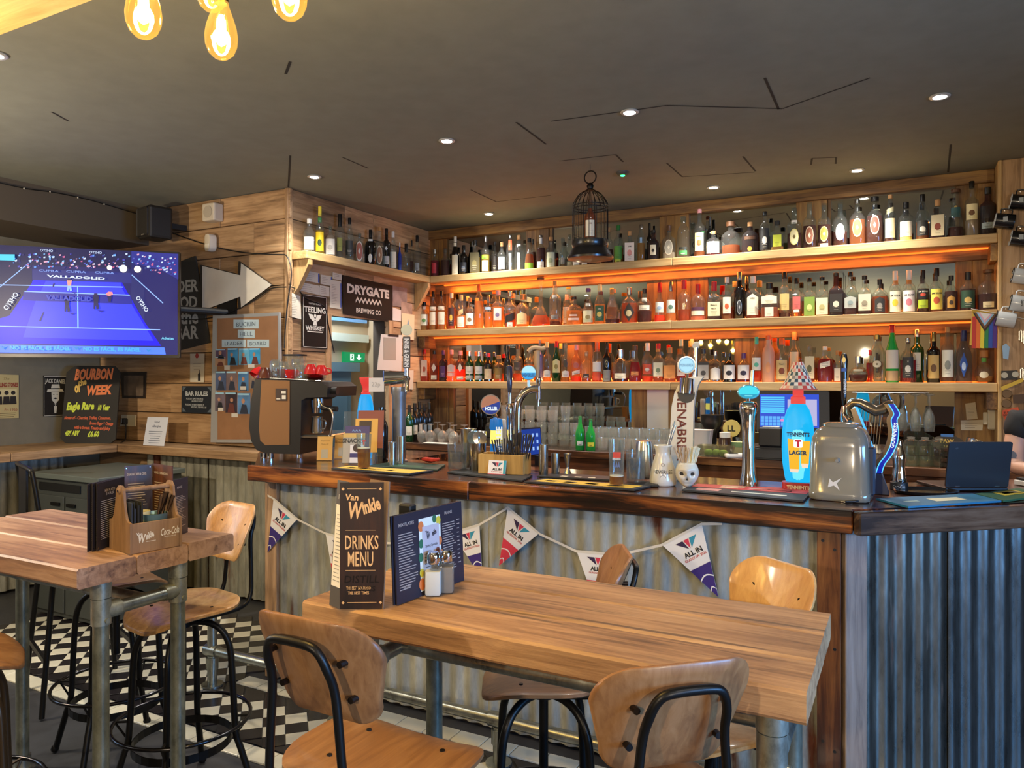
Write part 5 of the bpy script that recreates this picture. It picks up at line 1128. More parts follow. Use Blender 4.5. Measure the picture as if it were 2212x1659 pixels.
for i, (px, y, r, h) in enumerate(((603, -.05, .034, .11), (618, -.14, .03, .1), (640, -.13, .034, .1), (646, -.02, .03, .12), (678, -.14, .034, .085), (690, -.05, .03, .1))): gjar(ontop(px, y), r, h, 'clear glass jar, %s along the top of the coffee machine' % nth(i), i in (2, 4))
t = thing('tub_lid', 'clear plastic tub with a black lid behind the jars on the coffee machine', 'tub', ontop(622, .08)); MB().lathe([(.05, .002), (.062, .135), (.06, .135), (.048, .004)], 22).build('tub', GLASS(), t, 40); MB().lathe([(0, .147), (.07, .145), (.07, .136), (0, .136)], 22).build('lid', BLACK, t, 40)
# ---- cards, leaflets, first glass
def stand_card(name, label, px0, px1, pyb, hpx, body, cat='card', lean=.18, group=None, th=.003, slant=0):
    a, b = B(px0, pyb), B(px1, pyb + slant); d = dep(a); w_ = (b - a).length; ex = (b - a).normalized(); n_ = V((-ex.y, ex.x, 0)); up = (V((0, 0, 1)) + n_ * lean).normalized()
    t = thing(name, label, cat, a, 0, group); F = Fr((0, 0, .001), ex, up); h = hpx * d / FPX
    MB().prism([(0, 0), (w_, 0), (w_, h), (0, h)], th, F).build('card', body, t); return t, F, w_, h
OC = M('#c9a05c', .6)
for a, b, s_ in ((684, 717, 'nearer the coffee machine'), (722, 752, 'half behind the leaflet rack')):
    t, F, w_, h = stand_card('shop_card', 'small ochre card on the bar, ' + s_, a, b, 995 if a < 700 else 991, 52, OC, group='ochre cards')
    m = MB(); m.text('Shoppers card', F, w_ / 2, h * .82, .006, maxw=w_ * .7); m.text('Need a lift?', F, w_ / 2, h * .68, .006, maxw=w_ * .6); m.build('lettering', M('#5a4424', .6), t); MB().rect(w_ * .28, h * .1, w_ * .72, h * .45, F, .0006).build('print_panel', M('#a8a49a', .6), t)
t, F, w_, h = stand_card('leaflet_rack', 'clear leaflet rack holding snack menus and flyers behind the pint of beer', 738, 826, 1003, 115, GLASS('#e8eeee'), 'leaflet rack', .2)
(x_, _, _) = (0, 0, 0)
MB().rect(w_ * .36, h * .3, w_ * 1.0, h * 1.02, F, .0012).build('flyer', M('#8a4a38', .6), t); fl = MB().rect(w_ * .3, h * .22, w_ * .86, h * .86, F, .003).build('flyer', M('#d9a54c', .6), t)
MB().rect(w_ * .4, h * .6, w_ * .7, h * .82, F, .004).build('picture', M('#3a2a22', .5), fl)
f2 = MB().rect(w_ * .06, h * .18, w_ * .66, h * .72, F, .0055).build('flyer', M('#4c4266', .6), t); mm = MB()
for i in range(3): mm.poly([(w_ * (.22 + .08 * i), h * .6), (w_ * (.26 + .08 * i), h * .66), (w_ * (.3 + .08 * i), h * .6), (w_ * (.26 + .08 * i), h * .63)], F, .0062)
mm.build('logo', M('#7aa0c8', .6), f2)
sn = MB().rect(w_ * .02, h * .02, w_ * .56, h * .58, F, .008).build('snack_menu', M('#a8a294', .6), t); MB().rect(w_ * .02, h * .5, w_ * .56, h * .58, F, .0086).build('gold_band', M('#c9a860', .6), sn); MB().text('SNACKS', F, w_ * .26, h * .44, .022, maxw=w_ * .5, z=.009, bold=.03).build('lettering', M('#33312e', .6), sn)
f3 = MB().rect(w_ * .2, h * .02, w_ * .54, h * .36, F, .010).build('flyer', M('#dcd8d2', .6), t); MB().rect(w_ * .2, h * .12, w_ * .54, h * .2, F, .0106).build('print', M('#3a3466', .6), f3)
m = MB(); m.disc(w_ * .37, h * .3, w_ * .1, F, .0106); m.build('print', M('#3a2c28', .6), f3)
def tumbler(name, label, pos, r0, r1, h, fills=(), group=None, cat='glass', mat=None, n=22, parent_text=None):
    t = thing(name, label, cat, pos, 0, group)
    MB().lathe([(0, .001), (r0 * .94, .001), (r0, .006), (r1, h), (r1 * .95, h), (r0 * .93, .014), (0, .012)], n).build('glass', mat or GLASS('#eff3f1', .03, .36), t, 40)
    for (z0, z1, m_, nm) in fills:
        f = lambda z: (r0 + (r1 - r0) * z / h) * .93
        MB().lathe([(0, z0), (f(z0), z0), (f(z1), z1), (0, z1)], n).build(nm, m_, t, 40)
    return t
LAG = LIQ('#c9821c', .35)
p = B(786, 1014); t = tumbler('pint_glass', 'pint glass three-fifths full of amber beer, in front of the leaflets', p, .030, .0385, .178, [(.013, .105, LAG, 'beer'), (.106, .109, M('#e8dcc0', .7), 'foam')]); MB().text('T', frontf((0, -.0385, .138)), 0, 0, .02, bold=.05, bend=.038).build('logo', M('#c8403a', .5), t)
t.rotation_euler.z = camrot(p)
# ---- small glowing lager font, note and pewter tower behind the leaflets
def prof_px(rows, cx, yb, d): return [(w_ / 2 * d / FPX, (yb - y) * d / FPX) for y, w_ in rows]
p = B(790, 990); d = dep(p); t = thing('lager_font', 'small glowing blue lager font with a red top, behind the leaflet rack', 'beer font', p, camrot(p))
MB().lathe(prof_px([(990, 26), (950, 36), (890, 36), (870, 31), (856, 25), (852, 20)], 790, 990, d), 22, dp=.6).build('body', EM('#12a6ee', .9), t, 50)
MB().lathe(prof_px([(852, 19), (848, 20), (846, 14), (838, 13), (832, 18), (818, 27), (815, 26), (815, 0)], 790, 990, d), 20, .7, .6).build('top', EM('#f0413c', .75), t, 40)
m = MB(Fr((0, -.026, 0), (1, 0, 0), (0, 0, 1))); m.poly([(.0, .245), (.03, .262), (.036, .255), (.03, .25)]); m.poly([(.008, .222), (.022, .24), (.03, .222)]); m.build('print', EM('#f4e8f4', 1), t)
p = B(862, 996); d = dep(p); t = thing('beer_tower', 'pewter-grey beer tower with a crossbar, tap and tall lettered tap handle', 'beer font', p, camrot(p)); s_ = d / FPX
PEW = M('#8f9296', .34, .75, var=.25)
MB().lathe([(19 * s_, 0), (19 * s_, .006), (15 * s_, .014), (15 * s_, 140 * s_), (18 * s_, 150 * s_), (18 * s_, 160 * s_)], 24).build('column', PEW, t, 40)
MB().cyl((-32 * s_, 0, 178 * s_), (14 * s_, 0, 181 * s_), 16 * s_, 13 * s_, n=24).build('crossbar', CHROME, t, 40); MB().cyl((14 * s_, -.01, 181 * s_), (16 * s_, -.05, 178 * s_), 8 * s_, n=14).tube([(16 * s_, -.05, 178 * s_), (17 * s_, -.08, 172 * s_), (17 * s_, -.085, 150 * s_)], 5 * s_, 10).build('tap', CHROME, t, 40)
h = MB().cyl((16 * s_, -.05, 184 * s_), (16 * s_, -.05, 200 * s_), 5 * s_, n=12).build('tap_stem', CHROME, t, 40)
hd = MB().box((8 * s_, -.06, 200 * s_), (24 * s_, -.045, 268 * s_), .003).build('tap_handle', M('#4a4846', .4, .3), t); MB().cyl((16 * s_, -.062, 282 * s_), (16 * s_, -.046, 282 * s_), 12 * s_, n=20).build('badge', M('#9aa3a4', .3, .7), hd, 40)
MB().text('INNIS & GUNN', Fr((16 * s_, -.0607, 234 * s_), (0, 0, -1), (1, 0, 0)), 0, 0, 9 * s_, w=62 * s_, bold=.03).build('lettering', WHITEP, hd)
m = MB(); m.cyl((-34 * s_, 0, 178 * s_), (-32 * s_, 0, 178 * s_), 17 * s_, n=24); m.build('end_badge', M('#3a5a9c', .4), t, 40)
t = thing('paper_note', 'square white paper note taped to the beer tower crossbar', 'note', onZ(820, 996, ZT) + V((0, -.03, (996 - 845) * s_)), camrot(p)); MB(Fr((0, -.045, 0), (1, .03, 0), (0, -.1, 1))).box((-15 * s_, 0, 0), (17 * s_, 30 * s_, .001)).build('paper', M('#e4d8c4', .7), t)
MB(Fr((0, -.0465, 0), (1, .03, 0), (0, -.1, 1))).text('22p', Matrix.Identity(4), 0, 16 * s_, 9 * s_).build('lettering', M('#b8ac98', .6), t)
for (px, pyb, wpx, hpx, lab) in ((848, 1007, 19, 52, 'shorter steel cocktail tin standing at the foot of the pewter tower'), (867, 1004, 18, 62, 'taller steel cocktail tin standing beside the shorter one')):
    p = B(px, pyb); q = dep(p) / FPX; tag(MB().lathe([(0, 0), (wpx / 2 * q * .84, 0), (wpx / 2 * q, hpx * q), (wpx / 2 * q * .94, hpx * q), (wpx / 2 * q * .8, .006), (0, .006)], 22).build('cocktail_tin', STEEL, smooth=40), lab, 'cocktail tin').location = p
tag(MB().lathe([(.0, 0), (.034, 0), (.036, .01), (.036, .19), (.03, .215), (.014, .24), (.0135, .3), (0, .3)], 16).build('wine_bottle', GCOL['k'], smooth=40), 'dark green wine bottle behind the leaflets, beside the little font', 'bottle').location = B(824, 998)
p = B(930, 1004); t = thing('red_cloth', 'folded red cloth lying at the rear edge of the bar', 'cloth', p); MB().add(*slab(rrect(.1, .05, .02, 4), lambda x, y, h: (x, y, h + .014 * math.sin(40 * x) ** 2 + .01 - .15 * x * x * 4), .014)).build('cloth', M('#b83224', .8), t, 60)
# water jug, shakers, strainers
p = B(988, 1016); t = tumbler('water_jug', 'clear plastic jug of water between the green mat and the steel shakers', p, .046, .05, .135, [(.012, .085, GLASS('#e4e6ea', .05, .2), 'water')]); MB().tube([(.05, 0, .11), (.075, 0, .1), (.075, 0, .05), (.048, 0, .03)], .005, 8).build('handle', GLASS(), t, 50)
SH = [(0, 0), (.03, 0), (.032, .004), (.042, .15), (.043, .155), (.041, .154), (.029, .006), (0, .006)]
for px, py, hk, lab in ((1012, 1005, 1.25, 'tall steel cocktail shaker tin just behind the water jug'), (1034, 1010, 1.2, 'tall steel shaker tin nearer the beer font with the round badge')):
    o = tag(MB().lathe([(r, z * hk) for r, z in SH], 22).build('shaker_tin', STEEL, smooth=40), lab, 'shaker'); o.location = B(px, py)
p = B(1030, 1018); t = tumbler('tool_jar', 'steel jar of strainers beside the bamboo caddy', p, .036, .043, .14, mat=M('#aaa59c', .2, 1))
for i, (dx, ry) in enumerate(((-.014, .5), (.02, -.4))):
    o = thing('strainer', 'round cocktail strainer standing in the steel jar, %s of two' % ('blue-tinted one' if i == 0 else 'wire-edged one'), 'strainer', p + V((dx, -.005, .0)), .3 * i); MB(Matrix.Translation((0, 0, .165)) @ Matrix.Rotation(ry, 4, 'Y') @ Matrix.Rotation(PI / 2, 4, 'X')).lathe([(0, 0), (.033, .0), (.036, .004), (.033, .008), (0, .004)], 22).build('disc', M('#9fc0d8' if i == 0 else '#c9c8c4', .2, .9), o, 40); MB().cyl((0, 0, .02), (0, 0, .14), .004, n=8).build('handle', STEEL, o)
# ---- round badge font, swan neck font
p = B(1072, 1008); d = dep(p); s_ = d / FPX; t = thing('badge_font', 'short beer font with a round navy and copper badge over a yellow and blue pillar', 'beer font', p, camrot(p))
MB().lathe(prof_px([(1008, 36), (1000, 30), (960, 27), (930, 24), (925, 30), (905, 26), (902, 0)], 0, 1008, d), 20).build('pillar', EM('#2a86d8', .55), t, 40)
MB().lathe(prof_px([(958, 28), (945, 27), (928, 25)], 0, 1008, d), 20).build('glow_band', EM('#f4e070', 1.1), t, 40)
MB().text('HEVERLEE', Fr((.014, -15.5 * s_, 52 * s_), (0, 0, 1), (-1, 0, 0)), 0, 0, 13 * s_, w=70 * s_, bold=.03).build('lettering', EM('#f4f4f0', .8), t)
bd = MB().cyl((-12 * s_, -.022, 134 * s_), (-12 * s_, -.003, 134 * s_), 22 * s_, n=28).build('badge', M('#b9b9bb', .2, .9), t, 40); Fb = frontf((-12 * s_, -.0226, 134 * s_)); rr = 20 * s_
MB().poly([(rr * math.cos(a), rr * math.sin(a)) for a in [PI * 1.0 + .35 + (PI) * i / 14 for i in range(15)]], Fb, .0004).build('navy_half', EM('#1c3c9c', .7), bd); MB().poly([(rr * math.cos(a), rr * math.sin(a)) for a in [.35 + PI * i / 14 for i in range(15)]], Fb, .0004).build('copper_half', M('#b87a5a', .4), bd)
MB().text('HOLLER', Fb, 1.5 * s_, -8 * s_, 7 * s_, maxw=26 * s_, z=.001, bold=.04, rot=.0).build('lettering', EM('#e8f6ff', 1), bd)
MB().cyl((0, 0, 104 * s_), (-8 * s_, -.012, 122 * s_), 5 * s_, n=10).build('badge_stem', CHROME, t, 40)
tag(MB().lathe([(0, 0), (.026, 0), (.026, .2), (.024, .235), (.02, .24), (0, .24)], 18).build('pillar_sleeve', M('#d8d0c4', .6), smooth=40), 'plain cream cylinder standing behind the round badge font', 'sleeve').location = B(1083, 1002)
p = B(1118, 1012); d = dep(p); s_ = d / FPX; t = thing('swan_font', 'polished chrome swan-neck beer font with a blue disc and a mushroom-shaped wooden handle', 'beer font', p, camrot(p))
pts = [(0, 0, 0), (0, 0, 60 * s_), (0, 0, 120 * s_), (3 * s_, 0, 145 * s_), (14 * s_, 0, 163 * s_), (30 * s_, 0, 171 * s_), (45 * s_, 0, 172 * s_)]
MB().tube(smoothpts(pts, 5), 8.5 * s_, 18).build('neck', CHROME, t, 60); MB().lathe([(16 * s_, 0), (16 * s_, .006), (9 * s_, .014)], 22).build('base', CHROME, t, 40)
MB().cyl((45 * s_, 0, 178 * s_), (45 * s_, 0, 150 * s_), 5.5 * s_, n=14).cyl((45 * s_, 0, 150 * s_), (44 * s_, 0, 135 * s_), 2.5 * s_, n=10).build('tap', CHROME, t, 40); MB().lathe([(3.5 * s_, 178 * s_), (6 * s_, 192 * s_), (5.5 * s_, 197 * s_), (0, 197 * s_)], 14, o=(45 * s_, 0, 0)).build('tap_collar', CHROME, t, 40)
hd = MB().lathe([(4 * s_, 197 * s_), (6 * s_, 215 * s_), (6.5 * s_, 248 * s_), (8 * s_, 254 * s_), (0, 256 * s_)], 14, o=(42 * s_, 0, 0)).build('tap_handle', M('#b9966c', .55, var=.12), t, 40)
MB(Matrix.Translation((40 * s_, 0, 256 * s_))).tube(smoothpts([(-17 * s_, 0, -4 * s_), (-10 * s_, 0, 3 * s_), (0, 0, 5 * s_), (12 * s_, 0, 3 * s_), (20 * s_, 0, 5 * s_)], 4), [4.5 * s_] * 17, 10).build('handle_head', M('#b9966c', .55, var=.12), hd, 60)
bd = MB().cyl((24 * s_, -.02, 207 * s_), (24 * s_, -.008, 207 * s_), 16.5 * s_, n=26).build('disc', M('#c9ccd0', .15, .9), t, 40); Fb = frontf((24 * s_, -.0204, 207 * s_)); MB().disc(0, 0, 15 * s_, Fb, .0003, 24).build('disc_face', EM('#2aa6ea', .9), bd)
MB().poly([(15 * s_ * math.cos(a), 15 * s_ * math.sin(a)) for a in [PI * i / 12 for i in range(13)]], Fb, .0006).build('pale_half', EM('#a6ddf6', 1), bd); MB().text('HEVERLEE', Fb, 0, -5 * s_, 7 * s_, w=26 * s_, z=.001, bold=.03).build('lettering', M('#0f3a7a', .5), bd); MB().cyl((24 * s_, -.006, 178 * s_), (24 * s_, -.012, 195 * s_), 3 * s_, n=10).build('disc_stem', EM('#bfe6fa', .8), t, 40)
p = B(1101, 1006); d = dep(p); s_ = d / FPX; t = thing('navy_font', 'chrome beer tap with a tall slim navy handle, beside the swan-neck font', 'beer font', p, camrot(p))
MB().lathe([(10 * s_, 0), (8 * s_, .01), (7 * s_, 110 * s_), (9 * s_, 125 * s_), (6 * s_, 135 * s_), (0, 136 * s_)], 18).build('column', CHROME, t, 40); MB().cyl((0, 0, 135 * s_), (0, 0, 165 * s_), 4 * s_, n=12).build('tap', CHROME, t, 40); MB().lathe([(4 * s_, 158 * s_), (5.5 * s_, 175 * s_), (6.5 * s_, 212 * s_), (4 * s_, 216 * s_), (0, 217 * s_)], 14).build('tap_handle', M('#1c2a52', .3, coat=.5), t, 40)
# ---- bamboo caddy, straws, napkin card
p = B(1131, 1029); d = dep(p); s_ = d / FPX; rz = .18; t = thing('bamboo_caddy', 'bamboo bar caddy with compartments holding black straws', 'caddy', p, rz); BAM = WOOD('z', ('#8f6a34', '#b08844', '#bd9450', '#c9a45e'), .45, knots=0, rand=.05, name='bamboo')
W_, D_, H_ = .225, .125, .098
MB().box((-W_, 0, 0), (-.002, .008, H_), .001).build('front_board', BAM, t); MB().box((-W_, D_ - .008, 0), (0, D_, H_), .001).build('rear_board', BAM, t)
for x in (-W_, -.15, -.078, -.008): MB().box((x, .008, 0), (x + .008, D_ - .008, H_ - (.004 if x in (-.15, -.078) else 0)), .001).build('divider' if x in (-.15, -.078) else 'side_board', BAM, t)
MB().box((-W_ + .008, .008, .0), (-.008, D_ - .008, .006)).build('floor_board', BAM, t)
Rz = Matrix.Rotation(rz, 3, 'Z')
for j, (x0, cnt, L_) in enumerate(((-.042, 22, .19), (-.115, 14, .165))):
    o = thing('straw_bundle', 'bundle of black paper straws fanned in the %s compartment of the bamboo caddy' % ('end' if j == 0 else 'middle'), 'straws', p + Rz @ V((x0, .06, .007)), rz, 'black straws in the bamboo caddy'); rn = random.Random(j)
    for i in range(cnt):
        u = (i % 11) / 10 - .5; v = (i // 11) * .03 - .015 + rn.uniform(-.004, .004); MB().cyl((u * .046, v, 0), (u * .125 + .008, v * 1.2, L_ - abs(u) * .02 + rn.uniform(-.004, .004)), .0033, n=7).build('straw', M('#241f1c', .6), o)
def allin(F, w_, h, parent, red='#d83a4c'):
    m = MB()
    for i, pts in enumerate((((.18, .86), (.40, .86), (.46, .56)), ((.42, .86), (.58, .86), (.5, .56)), ((.60, .86), (.82, .86), (.54, .56)))): m.m = i; m.poly([(w_ * a, h * b) for a, b in pts][::-1], F, .0008)
    m.build('emblem', [M('#2c1a3e', .6), M('#c8344c', .6), M('#2f8aa0', .6)], parent); MB().text('ALL IN', F, w_ * .5, h * .42, h * .15, bold=.04, z=.0009, maxw=w_ * .6).build('lettering', M('#15131a', .6), parent)
    MB().text('GLASGOW 2026', F, w_ * .5, h * .26, h * .075, z=.0009, bold=.02, maxw=w_ * .75).build('lettering', M('#b8404a', .6), parent)
t, F, w_, h = stand_card('event_card', 'small white event card with a red base, standing in front of the bamboo caddy', 1053, 1091, 1027, 33, M('#ece8e2', .6), lean=.25, slant=2); allin(F, w_, h, t); MB().rect(0, 0, w_, h * .12, F, .0006).build('red_band', M('#cf3a4a', .6), t); MB().rect(w_ * .86, h * .12, w_, h, F, .0007).build('teal_band', M('#2a9aaa', .6), t)
t, F, w_, h = stand_card('event_card', 'narrow pale event card taped to the bamboo caddy front', 1096, 1114, 1026, 40, M('#d8c8a8', .6), lean=.06, slant=1); allin(F, w_, h, t); MB().rect(0, h * .88, w_, h, F, .0006).build('red_band', M('#cf6a5a', .6), t)
# tablet, tins, jigger
a, b = B(1122, 1008), B(1166, 1003); a.z = b.z = 1.25; d = dep(a); t = thing('tablet', 'tablet computer with a glowing navy screen, propped behind the straw caddy', 'tablet', B(1144, 1006), 0); ex = (b - a).normalized(); F = Fr(a - t.location + V((0, 0, -.06)), ex, V((0, .25, 1))); w_ = (b - a).length + .02
MB().prism(rrect(w_, .15, .008, 3, w_ / 2, .075), .008, F).build('case', M('#2a2428', .4), t); MB().rect(.006, .008, w_ - .006, .142, F, .0006).build('screen', EM('#1f3f9c', .8), t); m = MB()
for i in range(4):
    for j in range(3): m.rect(w_ * (.2 + .19 * i), .03 + .035 * j, w_ * (.28 + .19 * i), .048 + .035 * j, F, .001)
m.build('icons', EM('#9fc4ff', .9), t); MB().box((.03, .0, .001), (.05, .06, .055)).build('stand', BLACK, t)
for (px, py, wp, hp, lab) in ((1174, 1028, 20, 68, 'tall brushed steel measuring tin next to the bamboo caddy'), (1200, 1026, 19, 47, 'short brushed steel tin between the tall tin and the jigger')):
    p = B(px, py); q = dep(p) / FPX; o = tag(MB().lathe([(0, 0), (wp / 2 * q * .95, 0), (wp / 2 * q, .003), (wp / 2 * q, hp * q), (wp / 2 * q * .94, hp * q), (wp / 2 * q * .92, .006), (0, .006)], 22).build('steel_tin', STEEL, smooth=40), lab, 'tin'); o.location = p
p = B(1226, 1026); q = dep(p) / FPX; o = tag(MB().lathe([(0, .002), (9 * q, 0), (9.5 * q, .001), (3.5 * q, 16 * q), (3.5 * q, 18 * q), (9 * q, 46 * q), (8.4 * q, 46 * q), (3 * q, 20 * q), (0, 19 * q)], 20).build('jigger', STEEL, smooth=40), 'double-ended steel jigger standing on the lettered mat', 'jigger'); o.location = p
# tall branded glass, iced glass with tin, carafe, skull
p = B(1332, 1052); t = tumbler('pint_glass', 'tall straight pint glass with a red logo and a last inch of beer', p, .030, .034, .2, [(.014, .046, LAG, 'beer'), (.0465, .05, M('#e8e0cc', .7), 'foam')]); t.rotation_euler.z = camrot(p); F = frontf((0, -.0335, 0)); MB().rect(-.015, .125, .017, .15, F).build('logo', M('#c8402e', .5), t); MB().text('MENABREA', frontf((0, -.0345, 0)), 0, .122, .009, maxw=.034, bold=.03).build('lettering', M('#d8d4c8', .5), t); mm = MB(); [mm.poly([(-.014 + .009 * i, .09), (-.009 + .009 * i, .112), (-.003 + .009 * i, .085)], F) for i in range(3)]; mm.build('print', M('#5a6a8c', .5), t)
p = B(1373, 1046); t = tumbler('water_glass', 'plastic tumbler of iced water standing on a black coaster', p + V((0, 0, .012)), .040, .043, .135, [(.012, .1, GLASS('#e2e4e8', .1, .3), 'water')]); mm = MB(); rn = random.Random(3)
for i in range(9): c = V((rn.uniform(-.02, .02), rn.uniform(-.02, .02), rn.uniform(.03, .1))); mm.box(c - V((.01,) * 3), c + V((.01,) * 3), .003)
mm.build('ice', GLASS('#dfe6ea', .15, .5), t, kind='stuff')
t = thing('coaster', 'black square coaster under the iced water and the shaker', 'coaster', B(1384, 1048), .3); MB().box((-.075, -.05, 0), (.075, .05, .01), .003).build('coaster', BLACK, t)
o = tag(MB().lathe([(0, 0), (.045, 0), (.046, .004), (.036, .15), (.033, .166), (0, .168)], 24).build('shaker_tin', STEEL, smooth=40), 'upturned steel shaker tin standing behind the iced water', 'shaker'); o.location = B(1392, 1038) + V((0, 0, .011))
p = B(1432, 1047); d = dep(p); s_ = d / FPX; t = thing('carafe', 'white ceramic carafe with thin dark lettering, holding steel tongs', 'carafe', p, camrot(p)); CER = M('#d8d4c6', .25, coat=.5)
MB().lathe(prof_px([(1047, 52), (1044, 57), (1035, 58), (1010, 50), (990, 38), (980, 31), (972, 32), (962, 40), (961, 38), (972, 29), (985, 30), (1040, 48)], 0, 1047, d), 26).build('body', CER, t, 50)
Fb = frontf((0, -.0505, 0)); MB().text('HEVERLEE', Fb, 0, 30 * s_, 8 * s_, w=44 * s_, bend=.05, z=.004).build('lettering', M('#3a3430', .6), t); MB().ring(0, 17 * s_, 5.5 * s_, 6.5 * s_, Fb, .004).ring(0, 45 * s_, 3 * s_, 4 * s_, frontf((0, -.045, 0)), .002).build('logo', M('#8a8478', .6), t)
t2 = thing('tongs', 'steel ice tongs leaning in the ceramic carafe', 'tongs', p + V((0, 0, .0))); MB(Matrix.Rotation(camrot(p), 4, 'Z')).box((.0, 0, 0), (.001, .001, .001)).tube([(.0, -.004, .09), (24 * s_, -.01, 138 * s_)], .004, 8).build('arm', STEEL, t2, 50); MB(Matrix.Rotation(camrot(p), 4, 'Z')).tube([(.0, .006, .085), (18 * s_, .0, 102 * s_), (26 * s_, .004, 128 * s_)], .005, 8).build('arm', STEEL, t2, 50)
p = B(1484, 1053); d = dep(p); s_ = d / FPX; t = thing('skull_cup', 'bone-white ceramic skull cup with dark crevices, holding wooden sticks', 'cup', p, camrot(p)); BONE = M('#cfc8b6', .35, coat=.3)
bm = bmesh.new(); bmesh.ops.create_uvsphere(bm, u_segments=36, v_segments=28, radius=1)
def gauss(dx, dz, s1, s2): return math.exp(-(dx / s1) ** 2 - (dz / s2) ** 2)
for v in bm.verts:
    x, y, z = v.co; wz = 1 - .28 * max(0, -z) ** 1.5; X, Y, Z = x * 25 * wz, y * 27 * wz, z * 31 + 31
    if z < -.1: Y *= .82 - .1 * z
    if y < 0:
        dn = 0
        for ex_ in (-10, 10): dn += 11 * gauss(X - ex_, Z - 32, 5.6, 5)
        dn += 7 * gauss(X, Z - 21, 3.2, 4.5) - 3.5 * gauss(X, Z - 28, 3, 3); dn += 2.2 * gauss(X, Z - 10, 13, 1.6) - 2.5 * gauss(X, Z - 40, 16, 3.4) - 2 * (gauss(X - 15, Z - 24, 4, 3) + gauss(X + 15, Z - 24, 4, 3))
        for tx in range(-9, 10, 3): dn += 1.2 * gauss(X - tx, Z - 10, .8, 5)
        Y += dn
    if Z > 54: Z = 54
    v.co = (X * s_, Y * s_, max(Z, .5) * s_)
sk = MB(); bm.verts.index_update(); sk.v = [tuple(v.co) for v in bm.verts]; sk.f = [tuple(v.index for v in f.verts) for f in bm.faces]; sk.mi = [0] * len(sk.f); bm.free(); sk.build('skull', BONE, t, 60)
mm = MB()
for ex_ in (-10, 10): mm.add(*slab(arc(0, 0, 5 * s_, 0, 2 * PI, 16)[:-1], lambda x, y, h, e=ex_: (e * s_ + x * 1.1, -17.2 * s_ - h + abs(x) * .1, 32 * s_ + y * .85), .001))
mm.build('eye_socket', M('#1c1713', .7), t); MB().add(*slab([(-2.5 * s_, -3 * s_), (2.5 * s_, -3 * s_), (0, 4 * s_)], lambda x, y, h: (x, -20.8 * s_ - h, 21 * s_ + y), .001)).build('nose_socket', M('#1c1713', .7), t)
rn = random.Random(2)
for j, (dx, cl, cnt, lb) in enumerate(((-8, '#b9a48a', 11, 'brown wooden stirrers fanned in the skull cup'), (11, '#ddd6b8', 9, 'cream paper straws leaning in the skull cup'))):
    o = thing('stirrer_bundle', lb, 'stirrers', p + Matrix.Rotation(camrot(p), 3, 'Z') @ V((dx * s_, 0, 53.5 * s_)), camrot(p), None)
    for i in range(cnt): u = i / (cnt - 1) - .5; MB().cyl((u * 14 * s_, rn.uniform(-4, 4) * s_, .0005), (u * (34 if j == 0 else 20) * s_ + (-3 if j == 0 else 6) * s_, rn.uniform(-6, 6) * s_, (36 - 8 * abs(u)) * s_), .0022, n=6).build('stick', M(cl, .7), o)
# ---- cream tusk font
p = B(1476, 1036); d = dep(p); s_ = d / FPX; t = thing('tusk_font', 'cream tusk-shaped beer font lettered downwards in dark red, with a round badge', 'beer font', p, camrot(p) * .6)
IV = M('#d8cdb4', .3, coat=.4)
tk_ = px2m([(1459, 1036), (1452, 985), (1450, 930), (1453, 878), (1459, 849), (1467, 832), (1479, 820), (1497, 813), (1519, 814), (1509, 830), (1503, 850), (1499, 880), (1498, 930), (1497, 985), (1498, 1036)], 1476, 1036, d)
MB().prism(tk_, .07, frontf((0, -.035, 0))).build('tusk', IV, t)
m = MB(); Fm = Fr((px2m([(1475, 935)], 1476, 1036, d)[0][0], -.0358, px2m([(1475, 932)], 1476, 1036, d)[0][1]), (0, 0, -1), (1, 0, 0)); m.text('MENABREA', Fm, -12 * s_, 0, 19 * s_, w=148 * s_, bold=.015); m.build('lettering', M('#6a2418', .5), t)
MB().cyl((8 * s_, -.037, 186 * s_), (10 * s_, -.03, 218 * s_), 16 * s_, n=22).build('tap_body', CHROME, t, 40); MB().disc(8 * s_, 184 * s_, 18 * s_, frontf((0, -.0365, 0)), 0, 22).build('recess', M('#3a352e', .5), t); MB().cyl((10 * s_, -.03, 214 * s_), (10 * s_, -.03, 232 * s_), 3 * s_, n=10).build('badge_stem', CHROME, t)
bd = MB().cyl((9 * s_, -.04, 247 * s_), (9 * s_, -.025, 247 * s_), 19 * s_, n=28).build('badge', CHROME, t, 40); Fb = frontf((9 * s_, -.0404, 247 * s_)); MB().disc(0, 0, 17 * s_, Fb, .0003, 26).build('badge_face', EM('#a8dcf2', .95), bd); MB().text('MENABREA', Fb, 0, 0, 6 * s_, maxw=28 * s_, z=.0009).ring(0, 0, 15 * s_, 15.8 * s_, Fb, .0009).build('lettering', M('#3a6a9c', .5), bd)
MB().tube([(24 * s_, 0, 222 * s_), (27 * s_, 0, 285 * s_)], [5.5 * s_, 5 * s_], 12).build('tap_handle', STEEL, t, 40); MB().cyl((27 * s_, -.006, 288 * s_), (27 * s_, .01, 291 * s_), 7.5 * s_, n=16).build('handle_button', IV, t, 40)
